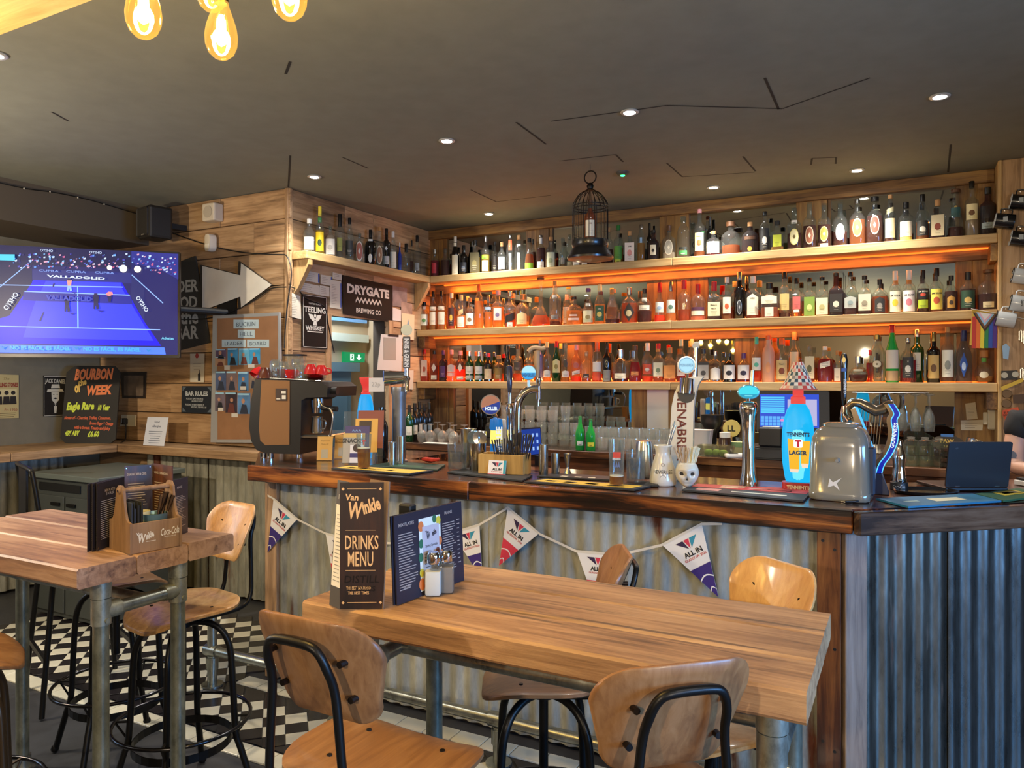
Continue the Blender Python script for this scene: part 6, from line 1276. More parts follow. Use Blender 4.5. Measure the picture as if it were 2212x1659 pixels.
# ---- chrome pillar with oval light
p = B(1617, 1052); d = dep(p); s_ = d / FPX; t = thing('chrome_font', 'tall waisted chrome beer pillar with a glowing turquoise oval on top', 'beer font', p, camrot(p))
MB().lathe(prof_px([(1052, 40), (1048, 40), (1036, 36), (1020, 30), (990, 27), (940, 27), (915, 29), (898, 34), (886, 40), (876, 40), (870, 34), (867, 20), (866, 0)], 0, 1052, d), 28).build('pillar', CHROME, t, 60)
ov = MB(Matrix.Translation((0, 0, 205 * s_)) @ Matrix.Rotation(PI / 2, 4, 'X')).lathe([(0, .012), (19 * s_, .010), (23 * s_, .004), (23 * s_, -.006), (0, -.008)], 30, dp=.7).build('oval', M('#7fc4d8', .2, .5), t, 50); Fo = frontf((0, -.0125, 205 * s_)); MB().disc(0, 0, 20.5 * s_, Fo, 0, 28, 13.5 * s_).build('oval_face', EM('#35d2e4', 1.0), ov); MB().poly([(20 * s_ * math.cos(a), 13 * s_ * math.sin(a)) for a in [PI + .35 + (PI - .7) * i / 10 for i in range(11)]], Fo, .0005).build('oval_foot', EM('#0f9fc4', .9), ov); MB().rect(-8 * s_, -9 * s_, 8 * s_, -6.5 * s_, Fo, .001).build('print', EM('#7de6f0', .9), ov)
MB().cyl((0, 0, 184 * s_), (0, 0, 192 * s_), 5 * s_, n=12).build('oval_stem', CHROME, t); MB().tube([(6 * s_, .004, 216 * s_), (8 * s_, .008, 252 * s_)], [5.5 * s_, 4.5 * s_], 12).build('tap_handle', STEEL, t, 40)
# ---- big glowing lager font with patchwork shade
p = B(1724, 1058); d = dep(p); s_ = d / FPX; t = thing('lager_font', 'large glowing blue lager font with a red neck, wearing a patchwork shade', 'beer font', p, camrot(p))
MB().lathe(prof_px([(1058, 66), (1041, 64), (1040, 0)], 0, 1058, d), 26, .5, .62).build('plinth', M('#a81f1c', .35, coat=.4), t, 40)
MB().text("TENNENT'S", frontf((0, -.0412, 8 * s_)), 0, 0, 7 * s_, w=46 * s_, bold=.04).build('lettering', M('#e0c898', .5), t)
MB().lathe(prof_px([(1040, 50), (1030, 55), (1000, 64), (965, 67), (930, 65), (905, 58), (885, 46), (874, 32), (872, 28)], 0, 1058, d), 30, dp=.6).build('body', EM('#14b4ee', .95), t, 60)
MB().lathe(prof_px([(1036, 45.5), (1030, 49.5), (1000, 58), (965, 61), (930, 58), (914, 50)], 0, 1058, d), 24, dp=.68, a0=-PI / 2 - 1.0, a1=-PI / 2 + 1.0).build('glow_panel', EM('#6fe0f8', 1.0), t, 60)
Fz = frontf((0, -.0405, 0))
m = MB(); m.poly([(-21 * s_, 112 * s_), (-17 * s_, 45 * s_), (2 * s_, 45 * s_), (4 * s_, 108 * s_)]  [::-1], Fz, .0004); m.poly([(3 * s_, 106 * s_), (6 * s_, 57 * s_), (21 * s_, 57 * s_), (24 * s_, 108 * s_)][::-1], Fz, .0008); m.build('beer_picture', EM('#f0b428', .95), t); m = MB(); m.poly([(-17 * s_, 47 * s_), (-15 * s_, 40 * s_), (0, 40 * s_), (2 * s_, 47 * s_)][::-1], Fz, .0009); m.poly([(6 * s_, 59 * s_), (8 * s_, 50 * s_), (19 * s_, 50 * s_), (21 * s_, 59 * s_)][::-1], Fz, .0012); m.build('glass_foot', EM('#f6dcc0', .9), t)
MB().prism(rrect(18 * s_, 18 * s_, 3 * s_, 3, 0, 102 * s_), .002, frontf((0, -.0425, 0))).build('logo_tile', EM('#f8f4f4', 1), t); MB().text('T', frontf((0, -.0427, 102 * s_)), 0, 0, 13 * s_, bold=.06).build('logo', EM('#c81e34', .8), t)
MB().text("TENNENT'S", frontf((0, -.0415, 121 * s_)), 0, 0, 8 * s_, w=46 * s_, bold=.05).text('LAGER', frontf((0, -.0425, 82 * s_)), 0, 0, 8.5 * s_, w=36 * s_, bold=.05).build('lettering', M('#0c2f52', .5), t)
MB().lathe(prof_px([(872, 30), (858, 30), (856, 22), (840, 22), (834, 34), (830, 34), (829, 0)], 0, 1058, d), 20, .6, .7).build('neck', EM('#f04a44', .8), t, 40)
PATCH = bpy.data.materials.new('patchwork'); PATCH.use_nodes = True; nt = PATCH.node_tree; bs = nt.nodes['Principled BSDF']; tc = nt.nodes.new('ShaderNodeUVMap')
ptn = thing('patchwork_shade', 'small cloth shade of coloured check squares set over the lager font', 'lamp shade', p + V((0, 0, 218 * s_)), camrot(p)); cols = ['#d8cbb4', '#e2d8c4', '#8a8478', '#b8443a', '#2f4a58', '#c9b8a0', '#d89a84', '#4a5a48']
vs, fs, mi = [], [], []; nu, nv = 24, 8; rn = random.Random(5)
for j in range(nv + 1):
    r = (37 - 27 * (j / nv) ** .85) * s_
    for i in range(nu): a = 2 * PI * i / nu; vs.append((r * math.cos(a) * (1 + .03 * math.sin(5 * a)), r * math.sin(a) * (1 + .03 * math.sin(5 * a)), j / nv * 58 * s_))
for j in range(nv):
    for i in range(nu): fs.append((j * nu + i, j * nu + (i + 1) % nu, (j + 1) * nu + (i + 1) % nu, (j + 1) * nu + i)); mi.append(rn.choice((2, 3, 4, 6, 7)) if (i + j) % 2 else rn.choice((0, 1, 5)))
fs.append(tuple(nv * nu + i for i in range(nu))); mi.append(0); m = MB(); m.v, m.f, m.mi = vs, fs, mi; m.build('cloth', [M(c_, .8) for c_ in cols], ptn)
MB().tube([(37.5 * s_ * math.cos(2 * PI * i / 24), 37.5 * s_ * math.sin(2 * PI * i / 24), -.001) for i in range(24)], .003, 6, True).build('red_hem', M('#c8544a', .7), ptn)
lamp('font_glow', 'POINT', (p.x - .1, p.y - .16, ZT + .2), .35, (.3, .75, 1), .05)
# ---- grey boiler
p = B(1817, 1076); d = dep(p); s_ = d / FPX; t = thing('water_boiler', 'rounded glossy grey water boiler with a pale star logo', 'boiler', p, camrot(p) * .5 - .1); GB = M('#7a766a', .16, coat=.8)
vs = []; fs = []; lv = [(0, 1.0, .9), (.01, 1.03, 1), (.03, 1.0, 1), (.24, .93, 1), (.28, .9, .96), (.29 + .0, .84, .86)]
MB().lathe([(.102, 0, .6), (.107, .006, .7), (.107, .03, .7), (.104, .034, .7), (.1, .2, .7), (.096, .235, .6), (.083, .262, .55), (.06, .276, .5), (0, .28, .4)], 36, dp=.85).build('body', GB, t, 50)
MB().lathe([(.06, .274, .5), (.061, .284, .5), (.05, .289, .4), (0, .291)], 24, dp=.88).build('lid', GB, t, 50); MB().cyl((.0, -.092, .155), (.0, -.108, .152), .009, .006, n=14).build('spout', M('#8c8a82', .3), t, 40)
MB().box((.082, -.02, .02), (.118, .03, .2), .006).build('side_tank', M('#2c3444', .3), t); MB().poly([(-.034, .05), (-.028, .084), (-.016, .07), (.014, .088), (-.003, .066), (.008, .04), (-.013, .058)], frontf((0, -.0895, 0))).build('logo', M('#d8d6d0', .4), t)
MB().tube([(.1, -.05, .012), (.06, -.1, .006), (.03, -.115, .005)], .004, 8).build('cable', BLACK, t)
# ---- harp font and its tap
p = B(1897, 1064); d = dep(p); s_ = d / FPX; t = thing('harp_font', 'bronze harp-shaped stout font edged with glowing blue, lettered down its pillar', 'beer font', p, camrot(p) * .7); BRZ = M('#8a7a64', .22, .85)
def hp(pts): return px2m(pts, 1897, 1064, d)
MB().prism(hp([(1878, 1064), (1918, 1064), (1905, 1022), (1893, 1020), (1880, 1020)]), .1, frontf((0, -.05, 0))).build('plinth', M('#1c2438', .4), t)
MB().tube([(x, 0, z) for x, z in [(a[0], a[1]) for a in hp([(1846, 905), (1838, 893), (1838, 880), (1847, 871), (1862, 871), (1878, 880), (1892, 888), (1908, 884), (1918, 874), (1926, 872)])]], [.010, .013, .015, .017, .019, .021, .022, .021, .018, .014], 14).build('neck', BRZ, t, 60)
MB().prism(hp([(1843, 884), (1853, 882), (1893, 980), (1886, 1020), (1877, 1000)]), .06, frontf((0, -.03, 0))).build('soundbox', BRZ, t); MB().prism(hp([(1852, 879), (1857, 879), (1893, 977), (1889, 979)]), .004, frontf((0, -.034, 0))).build('light_edge', EM('#3f9cff', 1.6), t)
pil = [(1916, 872), (1926, 892), (1921, 906), (1924, 930), (1921, 955), (1911, 980), (1898, 1000), (1892, 1020)]
pil = [(v.x, v.y) for v in smoothpts([(x, y, 0) for x, y in pil], 4)]
def off(pts, k): return [(x + k, y) for x, y in pts]
MB().prism(hp(off(pil, -8) + off(pil, 12)[::-1]), .06, frontf((0, -.028, 0))).build('pillar', BRZ, t); MB().prism(hp(off(pil, 1) + off(pil, 13)[::-1]), .004, frontf((0, -.033, 0))).build('blue_band', EM('#0f24a8', .9), t)
for k_ in (1, 12): MB().tube([(x, -.036, z) for x, z in hp(off(pil, k_))], .0017, 6).build('light_edge', EM('#4fb0ff', 1.8), t)
MB().text('GUINNESS', Fr((hp([(1926, 939)])[0][0] + .002, -.0375, hp([(0, 938)])[0][1]), V((.16, 0, 1)), (-1, 0, 0)), 0, 0, 7.5 * s_, w=54 * s_, bold=.03).build('lettering', EM('#e8f2ff', 1), t)
for i in range(8):
    a, b = hp([(1866 + i * 5.5, 880 + i * .8), (1864 + i * 4.6, 906 + i * 11)]); MB().cyl((a[0], -.0, a[1]), (b[0], -.0, b[1]), .0014, n=5).build('string', M('#9a8a6c', .3, .8), t)
p = B(1823, 1062); d = dep(p); s_ = d / FPX; p2 = onY(1823, 1000, 3.38); t = thing('stout_tap', 'black tapered tap handle with a gold harp mark and white lettering, on a chrome tap', 'beer tap', (p2.x, p2.y, ZT + .001), camrot(p2)); s_ = dep(p2) / FPX
zb = lambda y: CZ + (817 - y) * s_ - ZT
MB().lathe([(.02, 0), (.016, .01), (.013, .02), (.013, zb(915)), (.017, zb(905)), (.013, zb(890)), (.009, zb(878)), (0, zb(876))], 18).build('column', CHROME, t, 40)
MB().cyl((.01, -.03, zb(900)), (.022, -.075, zb(910)), .009, n=12).build('spout', CHROME, t, 40)
h_ = MB().lathe([(.007, zb(876)), (.010, zb(860)), (.013, zb(800)), (.015, zb(780)), (.011, zb(765)), (0, zb(763))], 16).build('tap_handle', M('#161514', .25, coat=.5), t, 40); MB().text('GUINNESS', Fr((.004, -.0135, zb(835)), (0, 0, 1), (-1, 0, 0)), 0, 0, 5 * s_, w=32 * s_, bold=.03).build('lettering', WHITEP, h_); MB().disc(0, zb(778), 3.5 * s_, frontf((0, -.0157, 0)), 0, 12, 6 * s_).build('emblem', M('#b8a468', .3, .6), h_); MB().rect(-5 * s_, zb(803), 5 * s_, zb(796), frontf((0, -.0145, 0))).build('blue_mark', M('#2f5a9c', .5), h_)
# ---- cola font, tray, laptop
p = B(1942, 1056); d = dep(p); s_ = d / FPX; t = thing('cola_font', 'small silver bottle-shaped cola font on a black base', 'drink font', p, camrot(p))
MB().lathe(prof_px([(1056, 37), (1042, 35), (1040, 31)], 0, 1056, d), 22).build('base', BLACK, t, 40); MB().text('Coca-Cola', frontf((0, -18.8 * s_, 7 * s_)), 0, 0, 7 * s_, w=25 * s_, shear=.3, bend=18.6 * s_).build('lettering', M('#c9c9c9', .4), t)
MB().lathe(prof_px([(1040, 29), (1034, 30), (1020, 26), (1006, 23), (992, 26), (982, 25), (970, 17), (956, 12), (950, 13), (948, 0)], 0, 1056, d), 22).build('bottle_shape', CHROME, t, 50)
p = B(2000, 1064); t = thing('drip_tray', 'round glossy black drip tray beside the laptop', 'tray', p, .5); MB().lathe([(0, .004), (.112, .004), (.12, .012), (.124, .011), (.118, 0), (0, 0)], 40, dp=.75).build('tray', M('#1b1a1a', .12, coat=.6), t, 40)
a, b = B(2042, 1061), B(2178, 1061); t = thing('laptop', 'open black laptop seen from behind its lid, on the corner of the bar', 'laptop', a, 0); ex = (b - a).normalized(); n_ = V((-ex.y, ex.x, 0)); w_ = (b - a).length; s_ = dep(a) / FPX
lid_up = (V((0, 0, 1)) + ex * .24 - n_ * .1).normalized(); F = Fr((0, 0, .016), ex, V((0, 0, 1))); F = Matrix((( ex.x, lid_up.x, 0, 0), (ex.y, lid_up.y, 0, 0), (ex.z, lid_up.z, 0, .016), (0, 0, 0, 1))); nz = ex.cross(lid_up); F[0][2], F[1][2], F[2][2] = nz.x, nz.y, nz.z
F = Fr((0, 0, .016), ex, (V((0, 0, 1)) + n_ * -.16).normalized()); h = 100 * s_
MB().prism(rrect(w_, h, .008, 4, w_ / 2, h / 2), .007, F).build('lid', M('#26282c', .38, .3), t); MB().text('HP', F, w_ * .12, h * .86, .008).build('logo', M('#55585c', .4), t)
MB(Fr((0, 0, 0), ex, n_)).box((0, .0, .001), (w_, .22, .015), .003).build('base', M('#1d1e20', .4, .3), t); m = MB(); [m.rect(w_ * u, .002, w_ * u + .02, .006, F, .0006) for u in (.15, .78)]; m.build('hinge', STEEL, t)
t = thing('paper_stack', 'stack of white papers and a black folder lying behind the laptop', 'papers', B(2195, 1050) + V((.12, .06, 0)), .6); MB().box((-.1, -.07, 0), (.1, .07, .02), .002).build('papers', WHITEP, t); MB().box((-.09, -.06, .0205), (.11, .07, .032), .002).build('folder', BLACK, t)
# ================================================================ bunting on the bar front
bt = thing('bunting', 'string of white, red and purple event pennants sagging along the bar front', 'bunting', (0, 0, 0)); TAPE = M('#cfc7b6', .7)
FL = [((591, 1075), (643, 1120), (578, 1193), 'p'), ((703, 1150), (762, 1166), (725, 1278), 'r'), ((975, 1149), (1035, 1131), (1042, 1252), 'p'), ((1097, 1094), (1166, 1151), (1078, 1222), 'r'), ((1245, 1188), (1337, 1196), (1288, 1312), 'r'), ((1428, 1175), (1515, 1129), (1552, 1290), 'p')]
yb = 2.935
for (A_, B_, C_, cl) in FL:
    a, b, c = (onY(*q, yb) for q in (A_, B_, C_)); ex = (b - a).normalized(); w_ = (b - a).length; ey = V((0, 0, 1)); ey = (ey - ex * ex.dot(ey)).normalized(); F = Fr(a, ex, ey); Fi = F.inverted(); cx, cy = (Fi @ c).xy
    f = MB().prism([(0, 0), (cx, cy), (w_, 0)], .0015, F).build('pennant', M('#ded9d0', .7), bt)
    k_ = .52; l_, r_ = (cx * k_, cy * k_), (w_ + (cx - w_) * k_, cy * k_)
    MB().poly([l_, (cx, cy), r_], F, .0005).build('colour_field', M('#d23444' if cl == 'r' else '#33206a', .6), f)
    m = MB()
    for q0_, q1_ in (((.30, .86), (.42, .86)),): pass
    for kk in (.70, .88):
        ml, mr = V((cx * kk, cy * kk)), V((w_ + (cx - w_) * kk, cy * kk)); n0 = 8; pts = [(ml.x + (mr.x - ml.x) * i / n0, ml.y + .014 * math.sin(PI * i / n0)) for i in range(n0 + 1)]
        m.poly(pts + [(x, y - .006) for x, y in pts[::-1]], F, .0009)
    m.build('white_arc', M('#e4dfd6', .6), f)
    Fs_ = F @ Matrix.Translation((w_ * .12 + cx * .2 - w_ * .1, cy * .5, 0)); allin(Fs_, w_ * .8, -cy * .46, f)
tp = [(578, 1068), (591, 1075), (643, 1120), (703, 1150), (762, 1166), (860, 1172), (975, 1149), (1035, 1131), (1097, 1094), (1166, 1151), (1245, 1188), (1337, 1196), (1428, 1175), (1515, 1129), (1560, 1128)]
m = MB(); q = [onY(x, y, yb - .001) for x, y in tp]
for a, b in zip(q, q[1:]): m.add([a, b, b - V((0, 0, .011)), a - V((0, 0, .011))], [(3, 2, 1, 0)])
m.build('tape', TAPE, bt)
# ================================================================ glassware and kit on the back counter
def K(px, y=5.2, dz=0): p = onY(px, 900, y); return V((p.x, y, ZK + .0012 + dz))
GC = GLASS('#f2f5f2', .05, .5, .11)
tall_ = MB().lathe([(0, .002), (.029, .002), (.031, .008), (.04, .148), (.038, .148), (.029, .014), (0, .012)], 16).mesh('glass', GC, 40)
tumb_ = MB().lathe([(0, .002), (.034, .002), (.036, .008), (.042, .088), (.040, .088), (.034, .014), (0, .012)], 16).mesh('glass', GC, 40)
n = 0
def put_glass(me, px, y, dz, row):
    global n
    o = link('drinking_glass', me); o.location = K(px, y, dz); tag(o, 'clear drinking glass, %s' % row, 'glass', 'clear glasses crowded on the back counter'); n += 1
for lvl, (h, nm) in enumerate(((0, 'bottom'), (.092, 'second'), (.184, 'third'))):
    for i in range(7 if lvl < 2 else 5): put_glass(tumb_, 1096 + 24.5 * i, 5.24 - .01 * (i % 2), h, '%s in the %s tier of the tumbler stacks behind the tablet' % (nth(i), nm))
for lvl, (h, nm) in enumerate(((0, 'lower'), (.152, 'upper'))):
    for i in range(6 if lvl else 9): put_glass(tall_, 1092 + 26 * i, 5.38, h, '%s tall one of the %s rear tier' % (nth(i), nm))
for i in range(8): put_glass(tall_, 1296 + 22 * i, 5.24 + .02 * (i % 2), 0, '%s tall one along the front row beside the green bottles' % nth(i))
for i in range(6): put_glass(tumb_, 1302 + 25 * i, 5.12, 0, '%s tumbler in the short front row beside the green bottles' % nth(i))
for i in range(6): put_glass(tall_, 1322 + 23 * i, 5.39, 0, '%s tall one along the rear row before the white notice' % nth(i))
for px, h, lab, gl, lb in ((1253, .245, 'green water bottle with a white label, in front of the glasses', 'G', 'e6e6dc'), (1276, .225, 'green soda bottle with a yellow flash, in front of the glasses', 'G', 'd8d23c')):
    bottle(K(px, 5.03), h, .034, 'slope', gl, None, 0, 'g.93', [(lb, .14, .27, .7, 'w')], None, lab, 'green bottles on the back counter', camrot(K(px, 5.03)))
for i, px in enumerate((884, 896, 906, 916, 927)):
    bottle(K(px, 5.04 + .082 * i), .30 + .012 * (i % 3), .036, 'bord', 'g' if i == 0 else 'k', None, 0, 'k.8', [('e6e2d4' if i < 3 else '9fb0ba', .18, .42, .8, 'w')], None, 'dark wine bottle, %s from the doorway at the corner end of the back counter' % nth(i), 'wine bottles in the corner', .5)
BRD = [(0, .1), (.012, .1), (.03, .085), (.044, .06), (.042, .03), (.03, .0), (.028, 0), (.04, .03), (.042, .058), (.028, .083), (.005, .1), (.005, .14), (.03, .146), (.03, .149), (0, .149)]
bme = MB().lathe(BRD, 20).mesh('glass', GC, 50)
for i, (px, y) in enumerate(((912, 5.06), (930, 5.04), (956, 5.06), (980, 5.03), (1003, 5.08), (945, 5.3), (972, 5.3))):
    o = link('balloon_glass', bme); o.location = K(px, y); tag(o, 'upturned balloon glass, %s along from the wine bottles' % nth(i), 'glass', 'upturned balloon glasses')
tag(MB().box((-.13, -.04, 0), (.13, .04, .006), .002).build('tray_liner', WHITEP), 'folded white paper on the edge of the back counter by the balloon glasses', 'paper').location = K(948, 4.99)
# jars, flutes and rack on the far side
for i, px in enumerate((1968, 1998, 2028)):
    t = thing('storage_jar', 'large upturned clear jar, %s of the three behind the cola font' % nth(i), 'jar', K(px, 5.08), 0, 'large clear jars'); MB().lathe([(.045, 0), (.047, .004), (.047, .115), (.036, .148), (.012, .16), (0, .161)], 22).build('glass', GLASS('#dfeadf', .04, .45), t, 40); MB().lathe([(.02, .157), (.022, .168), (0, .17)], 14).build('knob', GC, t, 40)
rk = thing('glass_rack', 'wire rack under the lowest shelf from which flutes hang', 'rack', (onY(1960, 850, 5.5).x, 5.45, S3 - TH)); 
for k_ in range(5): MB().cyl((-.3 + .1 * k_, -.0, -.012), (-.3 + .1 * k_, .2, -.012), .003, n=6).build('rail', STEEL, rk)
for k_ in (0, .18): MB().cyl((-.32, k_, -.008), (.12, k_, -.008), .003, n=6).build('cross_wire', STEEL, rk)
fl = MB().lathe([(0, 0), (.032, -.002), (.03, -.006), (.005, -.012), (.0045, -.09), (.018, -.11), (.031, -.15), (.034, -.19), (.028, -.24), (.026, -.24), (.031, -.19), (.028, -.152), (.012, -.112), (0, -.1)], 18).mesh('glass', GC, 50)
for i, px in enumerate((1949, 1978, 2008)):
    o = link('wine_flute', fl); q = onY(px, 850, 5.52); o.location = (q.x, 5.52, S3 - TH - .016); tag(o, 'clear wine glass hanging upside down, %s of three beside the harp font' % nth(i), 'glass', 'hanging wine glasses')
# till corner
t = thing('till_screen', 'till with a glowing blue order screen, behind the lager font', 'till', K(1712, 5.12), camrot(K(1712, 5.12))); q = dep(K(1712, 5.12)) / FPX; zf = lambda y: CZ + (817 - y) * q - ZK
F = Fr((0, -.09, zf(888)), (1, 0, 0), (0, .22, 1)); MB().prism(rrect(145 * q, 88 * q, .01, 3), .03, F).build('screen_case', M('#1c1c1e', .4), t); MB().rect(-66 * q, -34 * q, 52 * q, 37 * q, F, .001).build('screen', EM('#2a4fd0', .9), t)
m = MB(); [m.rect(-64 * q, (28 - 4.6 * i) * q, -16 * q, (31.5 - 4.6 * i) * q, F, .0016) for i in range(8)]; m.build('order_lines', EM('#4fc0f4', 1), t); m = MB(); [m.rect((-64 + 8.2 * i) * q, (-31 + 7 * j) * q, (-57 + 8.2 * i) * q, (-25 + 7 * j) * q, F, .0016) for i in range(6) for j in range(3)]; m.build('keys', EM('#58a8ee', 1), t); MB().rect(-10 * q, -30 * q, 48 * q, 26 * q, F, .0016).build('receipt_pane', EM('#b8b4dc', .9), t); MB().rect(-24 * q, -22 * q, -14 * q, -17 * q, F, .002).build('active_key', EM('#e48acc', .9), t)
MB().box((-.05, -.02, .087), (.05, .08, zf(925)), .006).build('stand', M('#26262a', .5), t)
t = thing('receipt_printer', 'black receipt printer standing beside the till on a cash drawer', 'printer', K(1668, 5.02, .088)); MB().box((-.07, -.09, 0), (.07, .09, .12), .008).build('body', M('#1a1a1b', .45), t); MB().box((-.05, -.06, .12), (.05, .04, .126), .002).build('paper_tray', WHITEP, t)
t = thing('cash_drawer', 'black cash drawer under the receipt printer', 'drawer', K(1682, 5.06)); MB().box((-.17, -.1, 0), (.17, .14, .085), .004).build('body', M('#222324', .5), t); MB().box((-.15, -.104, .012), (.15, -.1, .072), .002).build('drawer_front', M('#2c2d2f', .45), t)
t = thing('plastic_tub', 'translucent plastic tub of cut limes on the back counter', 'tub', K(1547, 5.03)); MB().lathe([(.1, 0, .7), (.115, .06, .7), (.118, .075, .7), (.113, .075, .7), (.097, .005, .7)], 28, dp=.55).build('tub', GLASS('#e4e6d8', .2, .5), t, 40)
mm = MB(); [mm.lathe([(0, 0), (.024, .004), (.03, .022), (.02, .04), (0, .044)], 12, o=(x, y, .004)) for x, y in ((-.05, 0), (0, .01), (.05, -.01))]; mm.build('limes', M('#7d9a3c', .5), t, 50, kind='stuff')
t = thing('card_reader', 'white card payment reader lying beside the chrome pillar', 'card reader', K(1593, 5.0), .5); MB().box((-.08, -.035, 0), (.05, .035, .028), .008).build('body', WHITEP, t); MB().box((-.06, -.024, .028), (.0, .024, .031), .001).build('screen', M('#33383c', .2), t)
t = thing('spice_jar', 'brown jar with a white lid beside the yellow sign on the back counter', 'jar', K(1566, 5.2)); MB().lathe([(0, 0), (.04, 0), (.042, .1), (.036, .115), (0, .115)], 18).build('jar', M('#3d2a20', .2), t, 40); MB().lathe([(.036, .115), (.036, .15), (0, .15)], 18).build('lid', WHITEP, t, 40)
t = thing('label_sign', 'round yellow sign with black marks behind the brown jar', 'sign', K(1580, 5.32)); F = frontf((0, 0, .17)); MB().prism(arc(0, 0, .06, 0, 2 * PI, 22)[:-1], .008, F).build('disc', M('#d8c87a', .6), t); MB().text('LL', F, 0, 0, .04, bold=.03).build('lettering', BLACK, t); MB().box((-.006, -.01, 0), (.006, 0, .12)).build('stick', M('#b08850', .6), t)
t = thing('grinder', 'black coffee grinder against the mirror on the back counter', 'grinder', K(1538, 5.35)); MB().lathe([(.06, 0), (.06, .02), (.03, .05), (.035, .13), (.075, .2), (.08, .26), (0, .265)], 20).build('body', M('#1d1c1c', .3), t, 40)
t = thing('white_tub', 'white plastic food tub with a pale pink side on the back counter', 'tub', K(1508, 5.16)); MB().lathe([(.08, 0, .5), (.095, .16, .5), (.1, .165, .5), (.09, .16, .5), (.076, .006, .5)], 24, dp=.7).build('tub', M('#d8cdc4', .5), t, 40)
t = thing('carton', 'cream and green carton beneath the yellow sign', 'carton', K(1590, 5.24)); MB().box((-.1, -.03, 0), (.1, .04, .085), .002).build('box', M('#d2cf9c', .6), t); MB().rect(-.1, .05, .1, .085, frontf((0, -.031, 0))).build('print', M('#8fb88a', .6), t); MB().disc(.06, .025, .014, frontf((0, -.0312, 0)), 0, 16).build('logo', M('#b85a34', .6), t)
for i, px in enumerate((1222, 1263, 1303)):
    t = thing('white_dish', 'white dish on the low shelf below the back counter, %s from the jigger' % nth(i), 'dish', V((onY(px, 1010, 5.02).x, 5.03, ZK - .389)), 0, 'white dishes on the low shelf'); MB().lathe([(.05, 0, .5), (.062, .1, .5), (.066, .105, .5), (.058, .1, .5), (.046, .006, .5)], 22).build('dish', M('#cfcabf', .4), t, 40)
    t.location.z = ZK - .389
t = thing('fan_sign', 'black fan-shaped sign with gold lettering and a blue top, by the laptop', 'sign', K(2046, 5.2), camrot(K(2046, 5.2))); F = Fr((0, 0, .12), (1, 0, 0), (0, .2, 1)); q = dep(K(2046, 5.2)) / FPX
MB().prism([(0, -20 * q)] + arc(0, -20 * q, 42 * q, .55, PI - .55, 10), .008, F).build('board', M('#2c2117', .5), t); MB().text('PAW', F, 0, 8 * q, 8 * q, bold=.04, z=.001).text('W', F, 0, -6 * q, 8 * q, bold=.04, z=.001).build('lettering', M('#c9a44c', .5), t); MB().rect(-12 * q, 17 * q, 12 * q, 23 * q, F, .0012).build('blue_top', M('#2f6ab0', .4), t); MB().box((-.01, 0, 0), (.01, .01, .12)).build('foot', BLACK, t)
tag(MB(Matrix.Rotation(.3, 4, 'Y')).lathe([(0, 0), (.045, 0), (.05, .1), (.048, .1), (.043, .006), (0, .006)], 22).build('mixing_tin', STEEL, smooth=40), 'steel mixing tin tilted beside the fan-shaped sign', 'tin').location = K(2096, 5.2, .06)
t = thing('tray_stack', 'stack of small wooden trays on the back counter beside the laptop', 'trays', K(2060, 5.1)); [MB().box((-.07, -.06, .03 * i), (.07, .06, .03 * i + .022), .003).build('wooden_tray', burnt('x'), t) for i in range(4)]
# paper notes and switch beside the pier
def flat(name, label, cat, pts, F, Fi, mat, th=.0015, group=None, z=0):
    """thin sheet whose outline (pixels) is cast on the frame's plane"""
    o, nrm = F.translation, F.col[2].xyz
    loc = []
    for px, py in pts:
        r = ray(px, py); k_ = (o - O).dot(nrm) / r.dot(nrm); q_ = Fi @ (O + r * k_); loc.append((q_.x, q_.y))
    cx = sum(a for a, _ in loc) / len(loc); cy = sum(b for _, b in loc) / len(loc)
    t = thing(name, label, cat, F @ V((cx, cy, z)), 0, group); L_ = Matrix.Translation(-t.location) @ F @ Matrix.Translation((cx, cy, z + th))
    lp = [(a - cx, b - cy) for a, b in loc]
    a2 = sum(p[0] * q[1] - q[0] * p[1] for p, q in zip(lp, lp[1:] + lp[:1]))
    if a2 < 0: lp = lp[::-1]
    w_ = max(a for a, _ in lp) - min(a for a, _ in lp); h_ = max(b for _, b in lp) - min(b for _, b in lp)
    MB().prism(lp, th, L_).build('sheet' if th < .004 else 'board', mat, t); return t, L_, w_, h_
def fpair(F): return F, F.inverted()
FB_ = fpair(frontf((0, YB - .031, 0)))
PAPER = M('#cdc3ad', .8)
for pts, lab in (([(2085, 872), (2107, 869), (2112, 905), (2088, 907)], 'curled paper note pinned on the board above the steel tin'), ([(2075, 908), (2124, 907), (2122, 930), (2076, 929)], 'wide paper note pinned under the curled one')):
    t, L_, w_, h_ = flat('paper_note', lab, 'note', pts, *FB_, PAPER); MB().lines(L_, -w_ * .3, w_ * .3, -h_ * .3, h_ * .2, 3, .0025, .0006).build('lettering', M('#8c8270', .7), t)
t = thing('wall_switch', 'white plastic dispenser screwed beside the timber pier', 'switch', (onY(2145, 890, YB - .03).x, YB - .032, 1.33)); MB().box((-.03, -.03, -.06), (.03, 0, .1), .006).build('body', M('#d6d2c0', .5), t); MB().box((-.055, -.02, -.03), (-.03, 0, .05), .004).build('cover', M('#d6d2c0', .5), t)
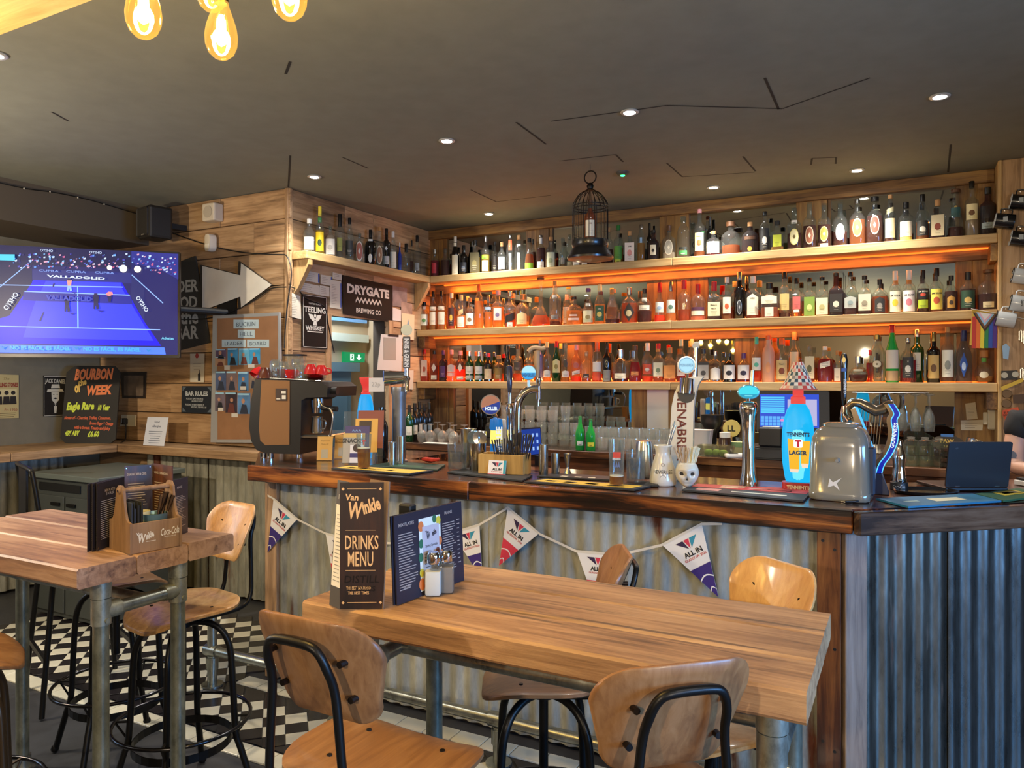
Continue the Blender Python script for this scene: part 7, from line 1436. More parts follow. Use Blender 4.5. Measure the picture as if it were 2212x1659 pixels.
# ================================================================ pier: mugs, flag, magnets
def mug(px, py, wpx, col, rim, label, yy=YF - .045):
    c = onY(px, py, yy); s_ = dep(c) / FPX; t = thing('enamel_mug', label, 'mug', c, 0, 'enamel mugs hung on the pier'); r = wpx * .43 * s_; h = wpx * .95 * s_
    T = Matrix.Rotation(R(12), 4, 'Y') @ Matrix.Rotation(-PI / 2, 4, 'Y')
    b = MB(T).lathe([(0, -h / 2), (r * .95, -h / 2), (r, -h / 2 + .006), (r, h / 2), (r * .96, h / 2), (r * .94, -h / 2 + .008), (0, -h / 2 + .006)], 24).build('body', col, t, 40)
    MB(T).tube([(r * math.cos(2 * PI * i / 24), r * math.sin(2 * PI * i / 24), h / 2) for i in range(24)], .0025, 6, True).build('rim', rim, b, 60)
    MB(T).tube(smoothpts([(r, 0, h * .3), (r + .025, 0, h * .28), (r + .03, 0, 0), (r + .025, 0, -h * .25), (r, 0, -h * .28)], 4), .004, 6).build('handle', col, t, 50)
    MB().cyl((0, 0, r + .018), (0, .045, r + .024), .003, n=6).build('hook', STEEL, t); return t, r, h
BKE = M('#17171a', .25, coat=.5); WHE = M('#d5dadc', .25, coat=.5)
for i, (px, py, w_, dk) in enumerate(((2204, 437, 38, 1), (2170, 478, 38, 1), (2204, 516, 38, 1), (2208, 597, 38, 0), (2204, 656, 40, 0), (2172, 690, 38, 0))):
    t, r, h = mug(px, py, w_, BKE if dk else WHE, WHE if dk else BKE, ('black enamel mug with a small white label, ' if dk else 'white enamel mug with a dark rim, ') + ('highest of the black ones', 'middle of the black ones, nearest the shelf', 'lowest of the black ones', 'highest of the white ones', 'middle white one with dark lettering', 'lowest white one, by the flag')[i])
    if dk: MB().rect(-.012, -.01, .012, .02, frontf((.0, -r - .001, 0))).build('label', M('#a8b0b4', .5), t)
    elif i == 4: MB().text('ROBIN', Fr((.008, -r - .001, 0), (0, 0, 1), (-1, 0, 0)), 0, .006, .009, bold=.03).text('HOOD', Fr((.008, -r - .001, 0), (0, 0, 1), (-1, 0, 0)), 0, -.008, .009, bold=.03).build('lettering', BLACK, t)
FP_ = fpair(frontf((0, YF - .03, 0)))
t, L_, w_, h_ = flat('pride_flag', 'small rainbow flag with a chevron top hanging from a string by the pier', 'flag', [(2100, 668), (2154, 676), (2149, 730), (2140, 749), (2094, 745)], *fpair(frontf((0, YF - .05, 0))), M('#c8a03a', .7), .001)
cl = ['#b5322a', '#d8682a', '#d8c23a', '#2f7a44', '#2a4aa0', '#4c2a78']
for i, c_ in enumerate(cl): a = -w_ * .48 + w_ * .9 * i / 6; b = a + w_ * .155; MB().poly([(a, -h_ * .46), (b, -h_ * .47), (b + w_ * .03, h_ * .4 - abs(b) * .1), (a + w_ * .03, h_ * .4 - abs(a) * .1)], L_, .0005).build('stripe', M(c_, .7), t)
for k_, c_ in ((1.0, '#2a2320'), (.86, '#6a4630'), (.7, '#8ab8d8'), (.55, '#d8a8b8'), (.4, '#dcd8d4')): MB().poly([(-w_ * .44 * k_, h_ * .48), (0, h_ * (.48 - .52 * k_)), (w_ * .48 * k_, h_ * .42)], L_, .0008 + (1 - k_) * .002).build('chevron', M(c_, .7), t)
m = MB(); m.tube([tuple(onY(x, y, YF - .052)) for x, y in ((2098, 667), (2150, 676), (2190, 684), (2230, 692))], .002, 6); tag(m.build('flag_string', M('#d8d4c8', .7)), 'pale string carrying the rainbow flag past the mugs', 'string')
for pts, lab, c_, nm in (([(2162, 801), (2197, 800), (2197, 820), (2162, 821)], 'black magnetic strip with two round clips on the pier', '#2a2622', 'magnet_strip'), ([(2161, 836), (2209, 816), (2210, 824), (2163, 844)], 'folding yellow rule nailed aslant on the pier', '#c9a83a', 'folding_rule'), ([(2187, 853), (2212, 851), (2212, 870), (2188, 871)], 'small dark plaque on the pier beside two bottle caps', '#4a3424', 'plaque'), ([(2165, 886), (2198, 879), (2203, 894), (2170, 907), (2164, 895)], 'orange-red sticker stuck on the pier above the sleeve', '#c8522e', 'sticker'), ([(2164, 748), (2172, 742), (2180, 750), (2177, 777), (2166, 774)], 'pale blue tag hung on the pier', '#8aa8c4', 'tag')):
    t, L_, w_, h_ = flat(nm, lab, 'sign' if nm != 'tag' else 'tag', pts, *FP_, M(c_, .6), .006, z=.02)
    if nm == 'sticker': MB().text('BULLEIT', L_, 0, .008, .012, maxw=w_ * .7, rot=.2, bold=.03).text('BOURBON', L_, 0, -.008, .012, maxw=w_ * .7, rot=.2, bold=.03).build('lettering', M('#5a2214', .6), t)
    if nm == 'magnet_strip': MB().disc(-.025, 0, .018, L_, .0008).disc(.03, .005, .018, L_, .0008).build('clip', M('#8c8a82', .4, .6), t)
for i, (x, y) in enumerate(((2175, 851), (2174, 872))):
    c = onY(x, y, YF - .01); t = thing('round_magnet', ('upper' if i == 0 else 'lower') + ' of two round brown magnets fixed to the pier', 'magnet', c, 0, 'round magnets on the pier'); MB().cyl((0, -.012, 0), (0, .003, 0), .024, .027, n=18).build('disc', M('#5a4632', .4, .5), t, 40)
for i, (x, y) in enumerate(((2205, 718), (2208, 800))):
    c = onY(x, y, YF - .012); t = thing('key_bunch', 'bunch of keys hanging on the pier, ' + ('below the lowest mug' if i == 0 else 'above the yellow rule'), 'keys', c, 0); [MB().box((-.012 + .012 * k_, -.004, -.05 - .01 * k_), (-.004 + .012 * k_, 0, .01), .001).build('key', STEEL, t) for k_ in range(3)]; MB().cyl((0, -.006, .012), (0, .01, .012), .004, n=8).build('nail', STEEL, t)
# ================================================================ side wall: signs, papers, clipboard
FS_ = fpair(Fr((XS + .008, 0, 0), (0, 1, 0), (0, 0, 1)))
t, L_, w_, h_ = flat('brewery_sign', 'black metal brewery sign with white lettering and a zigzag, above the doorway', 'sign', [(739, 594), (846, 617), (847, 697), (740, 678)], *FS_, M('#1b1917', .6, spec=.2), .006)
m = MB(); m.text('DRYGATE', L_, 0, h_ * .2, h_ * .2, w=w_ * .84, bold=.05, z=.0015); m.text('BREWING CO', L_, 0, -h_ * .3, h_ * .11, w=w_ * .5, bold=.02, z=.0015)
zz = [(w_ * (-.26 + .52 * i / 14), h_ * (-.05 + (.045 if i % 2 else -.045))) for i in range(15)]
for a, b in zip(zz, zz[1:]): m.poly([(a[0], a[1] - .011), (b[0], b[1] - .011), (b[0], b[1] + .011), (a[0], a[1] + .011)], L_, .0015)
m.build('lettering', M('#d8d2c4', .5), t)
t, L_, w_, h_ = flat('whiskey_sign', 'tall black whiskey sign with a white bird emblem, beside the doorway', 'sign', [(651, 634), (706, 642), (706, 755), (651, 749)], *FS_, M('#171615', .6, spec=.2), .006)
m = MB(); m.text('TEELING', L_, 0, h_ * .22, h_ * .10, w=w_ * .84, bold=.03, z=.0015); m.text('WHISKEY', L_, 0, -h_ * .12, h_ * .08, w=w_ * .74, bold=.03, z=.0015); m.text('SPIRIT OF DUBLIN', L_, 0, h_ * .33, h_ * .03, maxw=w_ * .6, z=.0015); m.rect(-w_ * .3, -h_ * .2, w_ * .3, -h_ * .18, L_, .0015)
for sg in (-1, 1): m.poly([(0, h_ * .04), (sg * w_ * .1, h_ * .13), (sg * w_ * .26, h_ * .14), (sg * w_ * .2, h_ * .06), (sg * w_ * .08, 0)][::sg], L_, .0015)
m.poly([(-w_ * .05, h_ * .02), (w_ * .05, h_ * .02), (w_ * .08, -h_ * .07), (-w_ * .08, -h_ * .07)][::-1], L_, .0015); m.disc(0, h_ * .11, w_ * .05, L_, .0015)
for a in ((-.46, -.48, .46, -.47), (-.46, .47, .46, .48), (-.46, -.48, -.445, .48), (.445, -.48, .46, .48)): m.rect(w_ * a[0], h_ * a[1], w_ * a[2], h_ * a[3], L_, .0013)
m.build('lettering', M('#cfcbc0', .5), t)
CERT = M('#d3ccba', .7); BLU = M('#3a58a8', .6)
for i, (pts, lab) in enumerate((([(658, 584), (689, 590), (689, 612), (658, 606)], 'framed-looking certificate highest on the side wall'), ([(692, 593), (716, 597), (716, 618), (692, 613)], 'certificate with a blue edge next along under the side shelf'), ([(718, 588), (738, 593), (738, 606), (718, 602)], 'certificate nearest the brewery sign'),
                                ([(641, 608), (688, 617), (700, 640), (641, 626)], 'wide certificate overlapping the whiskey sign'), ([(713, 604), (736, 608), (736, 668), (712, 664)], 'tall strip of printed certificates beside the brewery sign'), ([(690, 616), (711, 620), (711, 641), (690, 637)], 'small certificate between the two signs'), ([(622, 630), (648, 640), (650, 690), (627, 684)], 'white paper certificate hanging by the wall corner'))):
    t, L_, w_, h_ = flat('certificate', lab, 'certificate', pts, *FS_, CERT, .0015, 'certificates on the side wall', z=.0004 * i)
    MB().lines(L_, -w_ * .36, w_ * .2, -h_ * .36, h_ * .36, max(3, int(h_ / .016)), .003, .0006, cen=False, seed=i).build('lettering', M('#a39c8c', .7), t)
    if i in (0, 1, 4): MB().rect(w_ * .42, -h_ * .45, w_ * .52, h_ * .42, L_, .0008).build('blue_edge', BLU, t)
for i, (pts, lab, c_) in enumerate((([(848, 617), (879, 623), (879, 664), (848, 661)], 'sepia photo card pinned right of the brewery sign', '#8a7c78'), ([(848, 664), (866, 670), (866, 694), (848, 692)], 'white note pinned below the sepia photo card', '#d4ccc4'), ([(866, 651), (890, 656), (890, 681), (866, 680)], 'small portrait card pinned near the inner corner', '#9a8678'), ([(867, 676), (895, 680), (894, 735), (868, 731)], 'cream card with a blue teardrop print near the inner corner', '#d8c8a4'), ([(875, 800), (893, 800), (892, 842), (870, 840)], 'cream notice pinned low by the beer tower handle', '#d6ccb8'))):
    t, L_, w_, h_ = flat('pinned_card', lab, 'card', pts, *FS_, M(c_, .6, var=.35 if i in (0, 2) else 0), .0015, 'cards pinned by the inner corner', z=.0004 * i)
    if i == 3: MB().poly([(0, h_ * .3), (-w_ * .12, 0), (0, -h_ * .08), (w_ * .12, 0)], L_, .0006).build('print', M('#7a96a8', .6), t)
t, L_, w_, h_ = flat('clipboard', 'clipboard with grey and white papers hanging beside the doorway', 'clipboard', [(823, 722), (868, 724), (866, 802), (814, 799)], *fpair(Fr((XS + .05, 0, 0), (0, 1, 0), (0, 0, 1))), M('#c8c4bc', .6), .005)
MB().rect(-w_ * .3, -h_ * .2, w_ * .2, h_ * .4, L_, .001).build('leaflet', M('#9a9488', .6), t); MB().box((0, 0, 0), (.001, .001, .001)).rect(-w_ * .12, h_ * .44, w_ * .3, h_ * .5, L_, .004).build('clip', BLACK, t)
# exit sign inside the passage
FX_ = fpair(Fr((XP + .02, 0, 0), (0, 1, 0), (0, 0, 1)))
t, L_, w_, h_ = flat('exit_sign', 'lit green fire exit sign with a running figure and an arrow, in the passage', 'exit sign', [(738, 760), (783, 763), (782, 783), (738, 783)], *FX_, EM('#0f9a5a', .8), .03)
m = MB(); m.poly([(w_ * .2, -h_ * .28), (w_ * .33, 0), (w_ * .25, 0), (w_ * .25, h_ * .3), (w_ * .15, h_ * .3), (w_ * .15, 0), (w_ * .07, 0)], L_, .001); m.rect(-w_ * .22, -h_ * .32, -w_ * .04, h_ * .32, L_, .001); m.build('arrow', EM('#e8fff0', 1.1), t)
m = MB(); m.disc(-w_ * .12, h_ * .2, h_ * .08, L_, .0018); m.poly([(-w_ * .17, h_ * .08), (-w_ * .08, h_ * .1), (-w_ * .1, -h_ * .08), (-w_ * .05, -h_ * .26), (-w_ * .09, -h_ * .26), (-w_ * .13, -h_ * .1), (-w_ * .19, -h_ * .22), (-w_ * .21, -h_ * .18), (-w_ * .15, -h_ * .04)][::-1], L_, .0018); m.build('running_figure', EM('#0f9a5a', .8), t)
# ================================================================ screen-corner wall
FT_ = fpair(frontf((0, YT - .006, 0)))
def Z1(x, y): return (x / 3.456, 400 + y / 3.456)
t, L_, w_, h_ = flat('arrow_sign', 'large white wooden arrow with a dark edge, nailed to the boarded wall', 'sign', [Z1(*q) for q in ((1505, 595), (1790, 665), (1795, 570), (2035, 745), (1795, 925), (1790, 840), (1505, 945))], *FT_, M('#2a2622', .6), .018)
q = [Z1(*q) for q in ((1510, 603), (1795, 673), (1800, 583), (2028, 745), (1800, 913), (1795, 832), (1510, 936))]
Fi = (Matrix.Translation(t.location) @ L_).inverted(); o_ = (Matrix.Translation(t.location) @ L_).translation
MB().poly([tuple((Fi @ (O + ray(*p_) * ((o_ - O).y / ray(*p_).y)))[:2]) + (.001,) for p_ in q][::-1], L_).build('white_face', M('#dedad0', .6, var=.05), t)
t, L_, w_, h_ = flat('food_sign', 'dark board with white chalk lettering about the bar, half behind the television', 'sign', [Z1(*q) for q in ((1160, 640), (1465, 530), (1575, 1175), (1240, 1260))], *FT_, M('#34312b', .7), .012)
m = MB(); [m.text(s_, L_, x * w_, y * h_, hh * h_, rot=-.0, bold=.03, z=.001) for s_, x, y, hh in (('UNDER', -.02, .2, .12), ('FOOD', .02, .03, .12), ('the', .16, -.12, .1), ('BAR', .12, -.28, .13))]; m.build('lettering', M('#b9b4a4', .7), t)
CK = M('#946c4c', .8, var=.1)
FTl = fpair(frontf((0, YT - .03, 0)))
def Z5(x, y): return (440 + x / 5.186, 660 + y / 5.186)
t, L_, w_, h_ = flat('cork_board', 'cork notice board in a silver frame covered with photographs, beside the coffee machine', 'notice board', [(464, 682), (607, 675), (612, 957), (459, 955)], *FTl, M('#b9bcc0', .35, .5), .018)
FKi = (Matrix.Translation(t.location) @ L_).inverted(); oy_ = (Matrix.Translation(t.location) @ L_).translation.y
def onboard(pts): return [tuple((FKi @ (O + ray(*p_) * (oy_ / ray(*p_).y)))[:2]) for p_ in pts]
cork = MB().poly(onboard([(470, 949), (604, 949), (600, 682), (469, 688)]), L_, .0008).build('cork', CK, t)
for s_, a in (('BUCKIN', (335, 158, 618, 258)), ('HELL', (385, 270, 575, 364)), ('LEADER', (205, 382, 475, 466)), ('BOARD', (487, 382, 735, 468))):
    pp = onboard([Z5(a[0], a[3]), Z5(a[2], a[3]), Z5(a[2], a[1]), Z5(a[0], a[1])]); st = MB().poly(pp, L_, .0016).build('title_strip', M('#b9d0dc', .4), t)
    cx, cy = (pp[0][0] + pp[2][0]) / 2, (pp[0][1] + pp[2][1]) / 2; MB().text(s_, L_, cx, cy, (pp[2][1] - pp[0][1]) * .55, w=(pp[2][0] - pp[0][0]) * .74, z=.0024).build('lettering', M('#4a5a70', .6), st)
rn = random.Random(8)
PH = [((135, 490, 255, 600), '#5a4a6a'), ((130, 575, 245, 680), '#b09078'), ((270, 478, 385, 670), '#3a8ac0'), ((395, 480, 510, 665), '#6ab8e0'), ((515, 478, 635, 660), '#3fa6e0'), ((135, 735, 255, 950), '#4a5a80'), ((258, 735, 375, 950), '#7a6a70'), ((385, 740, 505, 960), '#4a7ab0'), ((130, 970, 240, 1180), '#6a6070'), ((245, 970, 375, 1200), '#3a3240'), ((380, 980, 525, 1215), '#5a88c0'), ((520, 740, 590, 930), '#8a7a70')]
for i, (a, c_) in enumerate(PH):
    pp = onboard([Z5(a[0], a[3]), Z5(a[2], a[3]), Z5(a[2], a[1]), Z5(a[0], a[1])]); ph = MB().poly(pp, L_, .0014 + .0003 * (i % 3)).build('photograph', M(c_, .3, var=.3), t)
    W2, H2 = pp[1][0] - pp[0][0], pp[3][1] - pp[0][1]; m = MB(); x0, y0 = pp[0]
    m.m = 0; m.disc(x0 + W2 * rn.uniform(.4, .6), y0 + H2 * .62, W2 * .14, L_, .0032, 10); m.m = 1; m.poly([(x0 + W2 * .2, y0 + H2 * .02), (x0 + W2 * .85, y0 + H2 * .02), (x0 + W2 * .7, y0 + H2 * .45), (x0 + W2 * .36, y0 + H2 * .47)], L_, .003); m.m = 2; m.rect(x0 + W2 * .02, y0 + H2 * .9, x0 + W2 * .9, y0 + H2 * .98, L_, .003)
    m.build('picture', [M('#b88a72', .4), M(rn.choice(('#22242c', '#2c3448', '#6a3a34')), .4), M('#9fd0f0', .3)], ph)
for a in ((235, 670, 298, 722), (500, 655, 573, 697), (315, 1208, 388, 1250), (165, 1145, 225, 1182), (415, 905, 480, 945)): MB().poly(onboard([Z5(a[0], a[3]), Z5(a[2], a[3]), Z5(a[2], a[1]), Z5(a[0], a[1])]), L_, .0036).build('paper_slip', M('#cfccc8', .6), t)
t, L_, w_, h_ = flat('bar_rules_sign', 'dark blue-black sign listing bar rules, left of the cork board', 'sign', [(395, 834), (461, 834), (461, 893), (394, 891)], *FT_, M('#1c2430', .4), .01)
m = MB(); m.text('BAR RULES', L_, 0, h_ * .22, h_ * .15, w=w_ * .72, bold=.05, z=.001); [m.text(s_, L_, x * w_, y * h_, h_ * .06, maxw=w_ * .6, z=.001, bold=.02) for s_, x, y in (('RULE #1: BARTENDER IS', -.06, .03), ('ALWAYS RIGHT', .02, -.06), ('RULE #2: IF BARTENDER IS', -.06, -.19), ('WRONG, SEE RULE #1', .06, -.28))]; m.build('lettering', M('#b8c0c8', .5), t)
m = MB(); [m.poly([(sx * w_ * .46, sy * h_ * .46), (sx * w_ * .34, sy * h_ * .46), (sx * w_ * .46, sy * h_ * .3)][::sx * sy], L_, .0008) for sx in (-1, 1) for sy in (-1, 1)]; m.build('corner_print', M('#5a6878', .5), t)
t, L_, w_, h_ = flat('poster', 'small dark framed picture behind the chalkboard\'s edge', 'poster', [(262, 804), (317, 803), (314, 860), (266, 860)], *FT_, M('#2a2320', .4), .008); MB().rect(-w_ * .36, -h_ * .4, w_ * .4, h_ * .36, L_, .001).build('picture', M('#6b5c4e', .5, var=.5), t)
t, L_, w_, h_ = flat('spirit_poster', 'narrow white poster with a red dot and a little bottle drawing', 'poster', [(411, 764), (442, 764), (441, 826), (411, 825)], *FT_, M('#d5cdbc', .6), .002); MB().disc(0, h_ * .42, w_ * .12, L_, .0008).build('red_dot', M('#b0403a', .5), t); MB().poly([(.01, -h_ * .45), (.04, -h_ * .45), (.04, -h_ * .22), (.03, -h_ * .16), (.03, -h_ * .08), (.022, -h_ * .08), (.022, -h_ * .16), (.01, -h_ * .22)], L_, .0008).build('bottle_print', M('#2a2a30', .5), t); MB().lines(L_, -w_ * .3, w_ * .3, -.02, h_ * .2, 3, .003, .0008, cen=True).build('lettering', M('#a89c8c', .6), t)
t, L_, w_, h_ = flat('power_socket', 'white double wall socket with a black plug, right of the chalkboard', 'socket', [(264, 896), (295, 896), (294, 921), (262, 920)], *FT_, M('#d6ceb8', .4), .01)
pg = MB(L_).box((-.035, -.03, .001), (.01, .02, .04), .008).build('plug', BLACK, t); MB(L_).box((-.03, -.02, .04), (-.018, .015, .0405)).build('plug_label', WHITEP, pg)
# food allergy card, chalkboard
a, b = onZ(309, 962, 1.0965), onZ(354, 964, 1.0965); ex = (b - a).normalized(); t, F, w_ = menu_board('allergy_card', 'white food allergies card leaning on the boarded wall above the ledge', a, b, .215, .2, M('#cdd0da', .6), .003, 'card', lean=.32)
m = MB(); m.text('Food', F, w_ * .5, .178, .017, bold=.02); m.text('Allergies', F, w_ * .5, .147, .017, bold=.02, maxw=w_ * .7); m.lines(F, w_ * .15, w_ * .85, .012, .115, 6, .004, .0006, cen=True); m.build('lettering', M('#5a6276', .6), t)
a, b = onZ(130, 957, 1.0965), onZ(252, 958, 1.0965); ex = (b - a).normalized(); dd = dep((a + b) / 2) / FPX
t = thing('chalkboard', 'black chalkboard with cut corners advertising a bourbon in bright chalk pen', 'chalkboard', a); nb = V((-ex.y, ex.x, 0)); F = Fr((0, 0, .001), ex, V((0, 0, 1)) + nb * .12 + ex * .07); G = lambda x, y: ((x - 130 - (957 - y) * .07) * dd, (957 - y) * dd * 1.0)
CB = M('#24221f', .6, name='chalk_black')
MB().prism([G(*q) for q in ((141, 957), (243, 958), (256, 949), (266, 803), (253, 789), (162, 788), (142, 803), (130, 946))], .012, F).build('board', CB, t)
OR_, YG, YL = M('#e8824c', .6), M('#cfe04a', .6), M('#e8c060', .6); c_ = lambda x, y: G(120 + x / 7.213, 770 + y / 7.213); hh = dd / 7.213
def chalk(items, mat):
    m = MB()
    for s_, x, y, h_, w_, ro in items: X, Y = c_(x, y); m.text(s_, F, X, Y, h_ * hh, w=w_ * hh, rot=ro, bold=.05, shear=.2, z=.0008)
    m.build('lettering', mat, t)
chalk([('BOURBON', 620, 265, 160, 640, .02), ('WEEK', 715, 515, 140, 420, .05)], OR_); chalk([('of', 350, 470, 110, 110, .25), ('the', 430, 395, 62, 130, .3)], YL); chalk([('Eagle Rare', 400, 770, 110, 460, .02), ('10 Year', 790, 790, 80, 200, .0), ('45% ABV', 270, 1195, 70, 240, .02), ('£6.60', 620, 1205, 80, 190, .0)], YG)
chalk([('Notes of - Cherries, Toffee, Cinnamon,', 520, 955, 46, 770, .0), ('Brown Sugar & Orange', 750, 1040, 46, 390, -.02), ('with a Sweet, Toasty and Juicy', 600, 1110, 46, 600, -.03)], M('#c8603c', .6))
# plug lead
m = MB(); m.tube(smoothpts([onY(x, y, yy) for x, y, yy in ((272, 914, YT - .05), (272, 935, YT - .05), (270, 950, YT - .1), (255, 960, 3.72), (243, 972, 3.66), (236, 978, 3.655), (246, 966, 3.66), (250, 958, 3.75))], 4), .004, 6); tag(m.build('power_lead', BLACK), 'black power lead looping from the socket plug over the ledge edge', 'cable')
# left wall posters
FL_ = fpair(Fr((XL + .004, 0, 0), (0, 1, 0), (0, 0, 1)))
t, L_, w_, h_ = flat('whiskey_poster', 'black and white tin sign of a man in a hat, half behind the chalkboard', 'poster', [(93, 811), (144, 812), (144, 899), (93, 899)], *FL_, M('#1f1d1a', .4), .004)
m = MB(); m.m = 0; m.text('JACK DANIEL', L_, 0, h_ * .36, h_ * .1, w=w_ * .86, bold=.03, z=.001, rot=-.05)
m.poly([(-w_ * .36, h_ * .1), (w_ * .36, h_ * .1), (w_ * .3, h_ * .16), (w_ * .2, h_ * .17), (w_ * .17, h_ * .28), (-w_ * .15, h_ * .28), (-w_ * .19, h_ * .17), (-w_ * .33, h_ * .16)], L_, .0012); m.poly([(-w_ * .17, h_ * .09), (w_ * .16, h_ * .09), (w_ * .15, -h_ * .1), (0, -h_ * .2), (-w_ * .15, -h_ * .1)][::-1], L_, .0012); m.poly([(-w_ * .08, -h_ * .2), (w_ * .08, -h_ * .2), (w_ * .04, -h_ * .42), (-w_ * .04, -h_ * .42)][::-1], L_, .0012)
m.m = 1; m.rect(-w_ * .19, h_ * .165, w_ * .19, h_ * .19, L_, .0018); m.poly([(-w_ * .1, -h_ * .06), (0, -h_ * .035), (w_ * .1, -h_ * .06), (0, -h_ * .08)][::-1], L_, .0018); m.rect(-w_ * .11, h_ * .03, -w_ * .04, h_ * .045, L_, .0018); m.rect(w_ * .04, h_ * .03, w_ * .11, h_ * .045, L_, .0018); m.poly([(0, -h_ * .22), (w_ * .08, -h_ * .19), (w_ * .08, -h_ * .26)][::-1], L_, .0018); m.poly([(0, -h_ * .22), (-w_ * .08, -h_ * .19), (-w_ * .08, -h_ * .26)], L_, .0018)
m.build('picture', [M('#c9c4b0', .5), M('#1f1d1a', .5)], t)
m = MB(); [m.rect(w_ * a[0], h_ * a[1], w_ * a[2], h_ * a[3], L_, .0006) for a in ((-.48, -.48, .48, -.465), (-.48, .465, .48, .48), (-.48, -.48, -.46, .48), (.46, -.48, .48, .48))]; m.build('border_print', M('#b9b4a4', .5), t)
t, L_, w_, h_ = flat('concert_poster', 'yellowed concert poster with two dark silhouettes, at the wall end of the ledge', 'poster', [(-14, 808), (40, 810), (40, 903), (-14, 904)], *FL_, M('#b5a674', .6), .003)
MB().text('ROLLING STONES', L_, 0, h_ * .26, h_ * .09, w=w_ * .94, bold=.05, z=.001).text('1965', L_, w_ * .3, -h_ * .3, h_ * .06, z=.001).text('Fri', L_, 0, -h_ * .3, h_ * .06, z=.001).build('lettering', M('#8a3424', .6), t); MB().text('The', L_, 0, h_ * .4, h_ * .06, shear=.3, z=.001).build('lettering', M('#8a7a4a', .6), t); m = MB(); m.rect(-w_ * .44, -h_ * .18, w_ * .42, h_ * .16, L_, .0006); m.build('picture', M('#c9be90', .6), t)
m = MB()
for x in (-.3, 0, .27): m.disc(x * w_, h_ * .08, w_ * .09, L_, .0014); m.poly([(x * w_ - w_ * .14, -h_ * .18), (x * w_ + w_ * .14, -h_ * .18), (x * w_ + w_ * .12, h_ * .0), (x * w_ - w_ * .12, 0)], L_, .0012)
m.build('silhouettes', M('#241f1a', .6), t); MB().lines(L_, -w_ * .4, w_ * .4, -h_ * .48, -h_ * .36, 3, .005, .0008, cen=True).build('lettering', M('#6a5c38', .6), t)
# speaker, sensors, cables
c = onY(332, 483, 3.7); t = thing('wall_speaker', 'black wall speaker in the corner under the ceiling beam', 'speaker', c, -.2); MB().box((-.1, -.08, -.12), (.1, .1, .12), .02, 2).build('cabinet', M('#211e1b', .5), t); MB().box((-.085, -.086, -.105), (.085, -.078, .105), .012).build('grille', M('#2a2724', .7), t); MB().rect(-.01, -.1, .03, -.09, frontf((0, -.0875, 0))).build('badge', M('#77726a', .5), t); MB().box((-.02, .1, -.02), (.02, .245, .02)).build('bracket', BLACK, t)
c = onY(456, 459, YT - .06); t = thing('sounder_box', 'square white alarm sounder box high on the boarded wall', 'alarm', c); MB().box((-.066, -.03, -.066), (.066, .057, .066), .012, 2).build('case', M('#d4c8b4', .5), t); MB().lathe([(.03, 0), (.045, .004), (.0, .006)], 20).build('grille', M('#b9ae9c', .6), t); t.children[-1].rotation_euler = (PI / 2, 0, 0); t.children[-1].location = (0, -.0295, 0)
c = onY(456, 525, YT - .04); t = thing('motion_sensor', 'white rounded motion sensor on the boarded wall below the alarm box', 'sensor', c, -.2); MB().add(*slab(rrect(.075, .13, .03, 5), lambda x, y, h: (x, -h + .02 + 2.5 * x * x, y), .055)).build('case', M('#dcd2c2', .4), t, 50); MB().box((-.025, -.037, -.05), (.025, -.032, -.01), .002).build('lens', M('#efe8da', .3), t)
def cable(pts, lab, r=.0045, nm='cable'):
    m = MB(); m.tube(smoothpts(pts, 5), r, 6); tag(m.build(nm, BLACK, smooth=60), lab, 'cable')
yc = YT - .018
cable([onY(x, y, yc) for x, y in ((330, 484), (372, 503), (425, 522), (478, 537), (540, 547), (602, 550), (618, 552))] + [onY(627, 570, YT - .02), onY(629, 600, YT - .02), onY(622, 650, YT - .02), onY(617, 700, YT - .02), onY(614, 752, YT - .02)], 'black cable running from the corner speaker along the boards and down the post')
cable([onY(x, y, yc) for x, y in ((388, 690), (430, 690), (480, 681), (520, 664), (552, 646), (586, 623), (618, 620))], 'black cable looping below the arrow to the corner post')
cable([onX(x, y, XS + .016) for x, y in ((626, 620), (632, 621), (646, 628), (662, 645), (700, 662), (709, 700), (716, 735), (722, 762))], 'black cable from the corner post past the whiskey sign and down beside the doorway')
m = MB(); pts = [onX(x, y, -5.35) for x, y in ((-30, 388), (0, 395), (60, 408), (120, 416), (190, 431), (250, 448), (300, 463))]; m.tube(smoothpts(pts, 4), .004, 6); t = thing('fairy_lights', 'thin cable of tiny unlit lights strung along the dark ceiling beam', 'fairy lights'); m.build('cable', BLACK, t, 60)
for x, y in ((108, 414), (168, 427), (225, 441), (52, 494 - 87)): q = onX(x, y, -5.345); MB().lathe([(0, -.008), (.006, 0), (0, .008)], 8, o=tuple(q)).build('bulb', M('#d8d2c0', .3), t)
# ================================================================ television
tr, br_ = atD(386, 545, 5.0), atD(388, 773, 5.0); tdir = (V((CA, SA, 0)) * .98 + V((-SA, CA, 0)) * .196).normalized(); WT, HT = 1.25, .706
FTV = Fr(V((br_.x, br_.y, br_.z)) - tdir * WT, tdir, (0, 0, 1)); tv = thing('television', 'large wall television showing a blue padel court broadcast', 'television', FTV.translation.copy()); L0 = Matrix.Translation(-FTV.translation) @ FTV; FTVi = FTV.inverted()
MB().prism(rrect(WT, HT, .006, 2, WT / 2, HT / 2), .04, L0).build('frame', M('#0e0d12', .3), tv); m = MB(L0); m.box((WT * .3, HT * .25, -.09), (WT * .7, HT * .75, -.04)); bkp = m.build('rear_case', BLACK, tv)
cbk = L0 @ V((WT * .62, HT * .5, -.09)); wl_pt = V((FTV.translation.x + cbk.x + .25, YT - .0, FTV.translation.z + cbk.z)) - FTV.translation
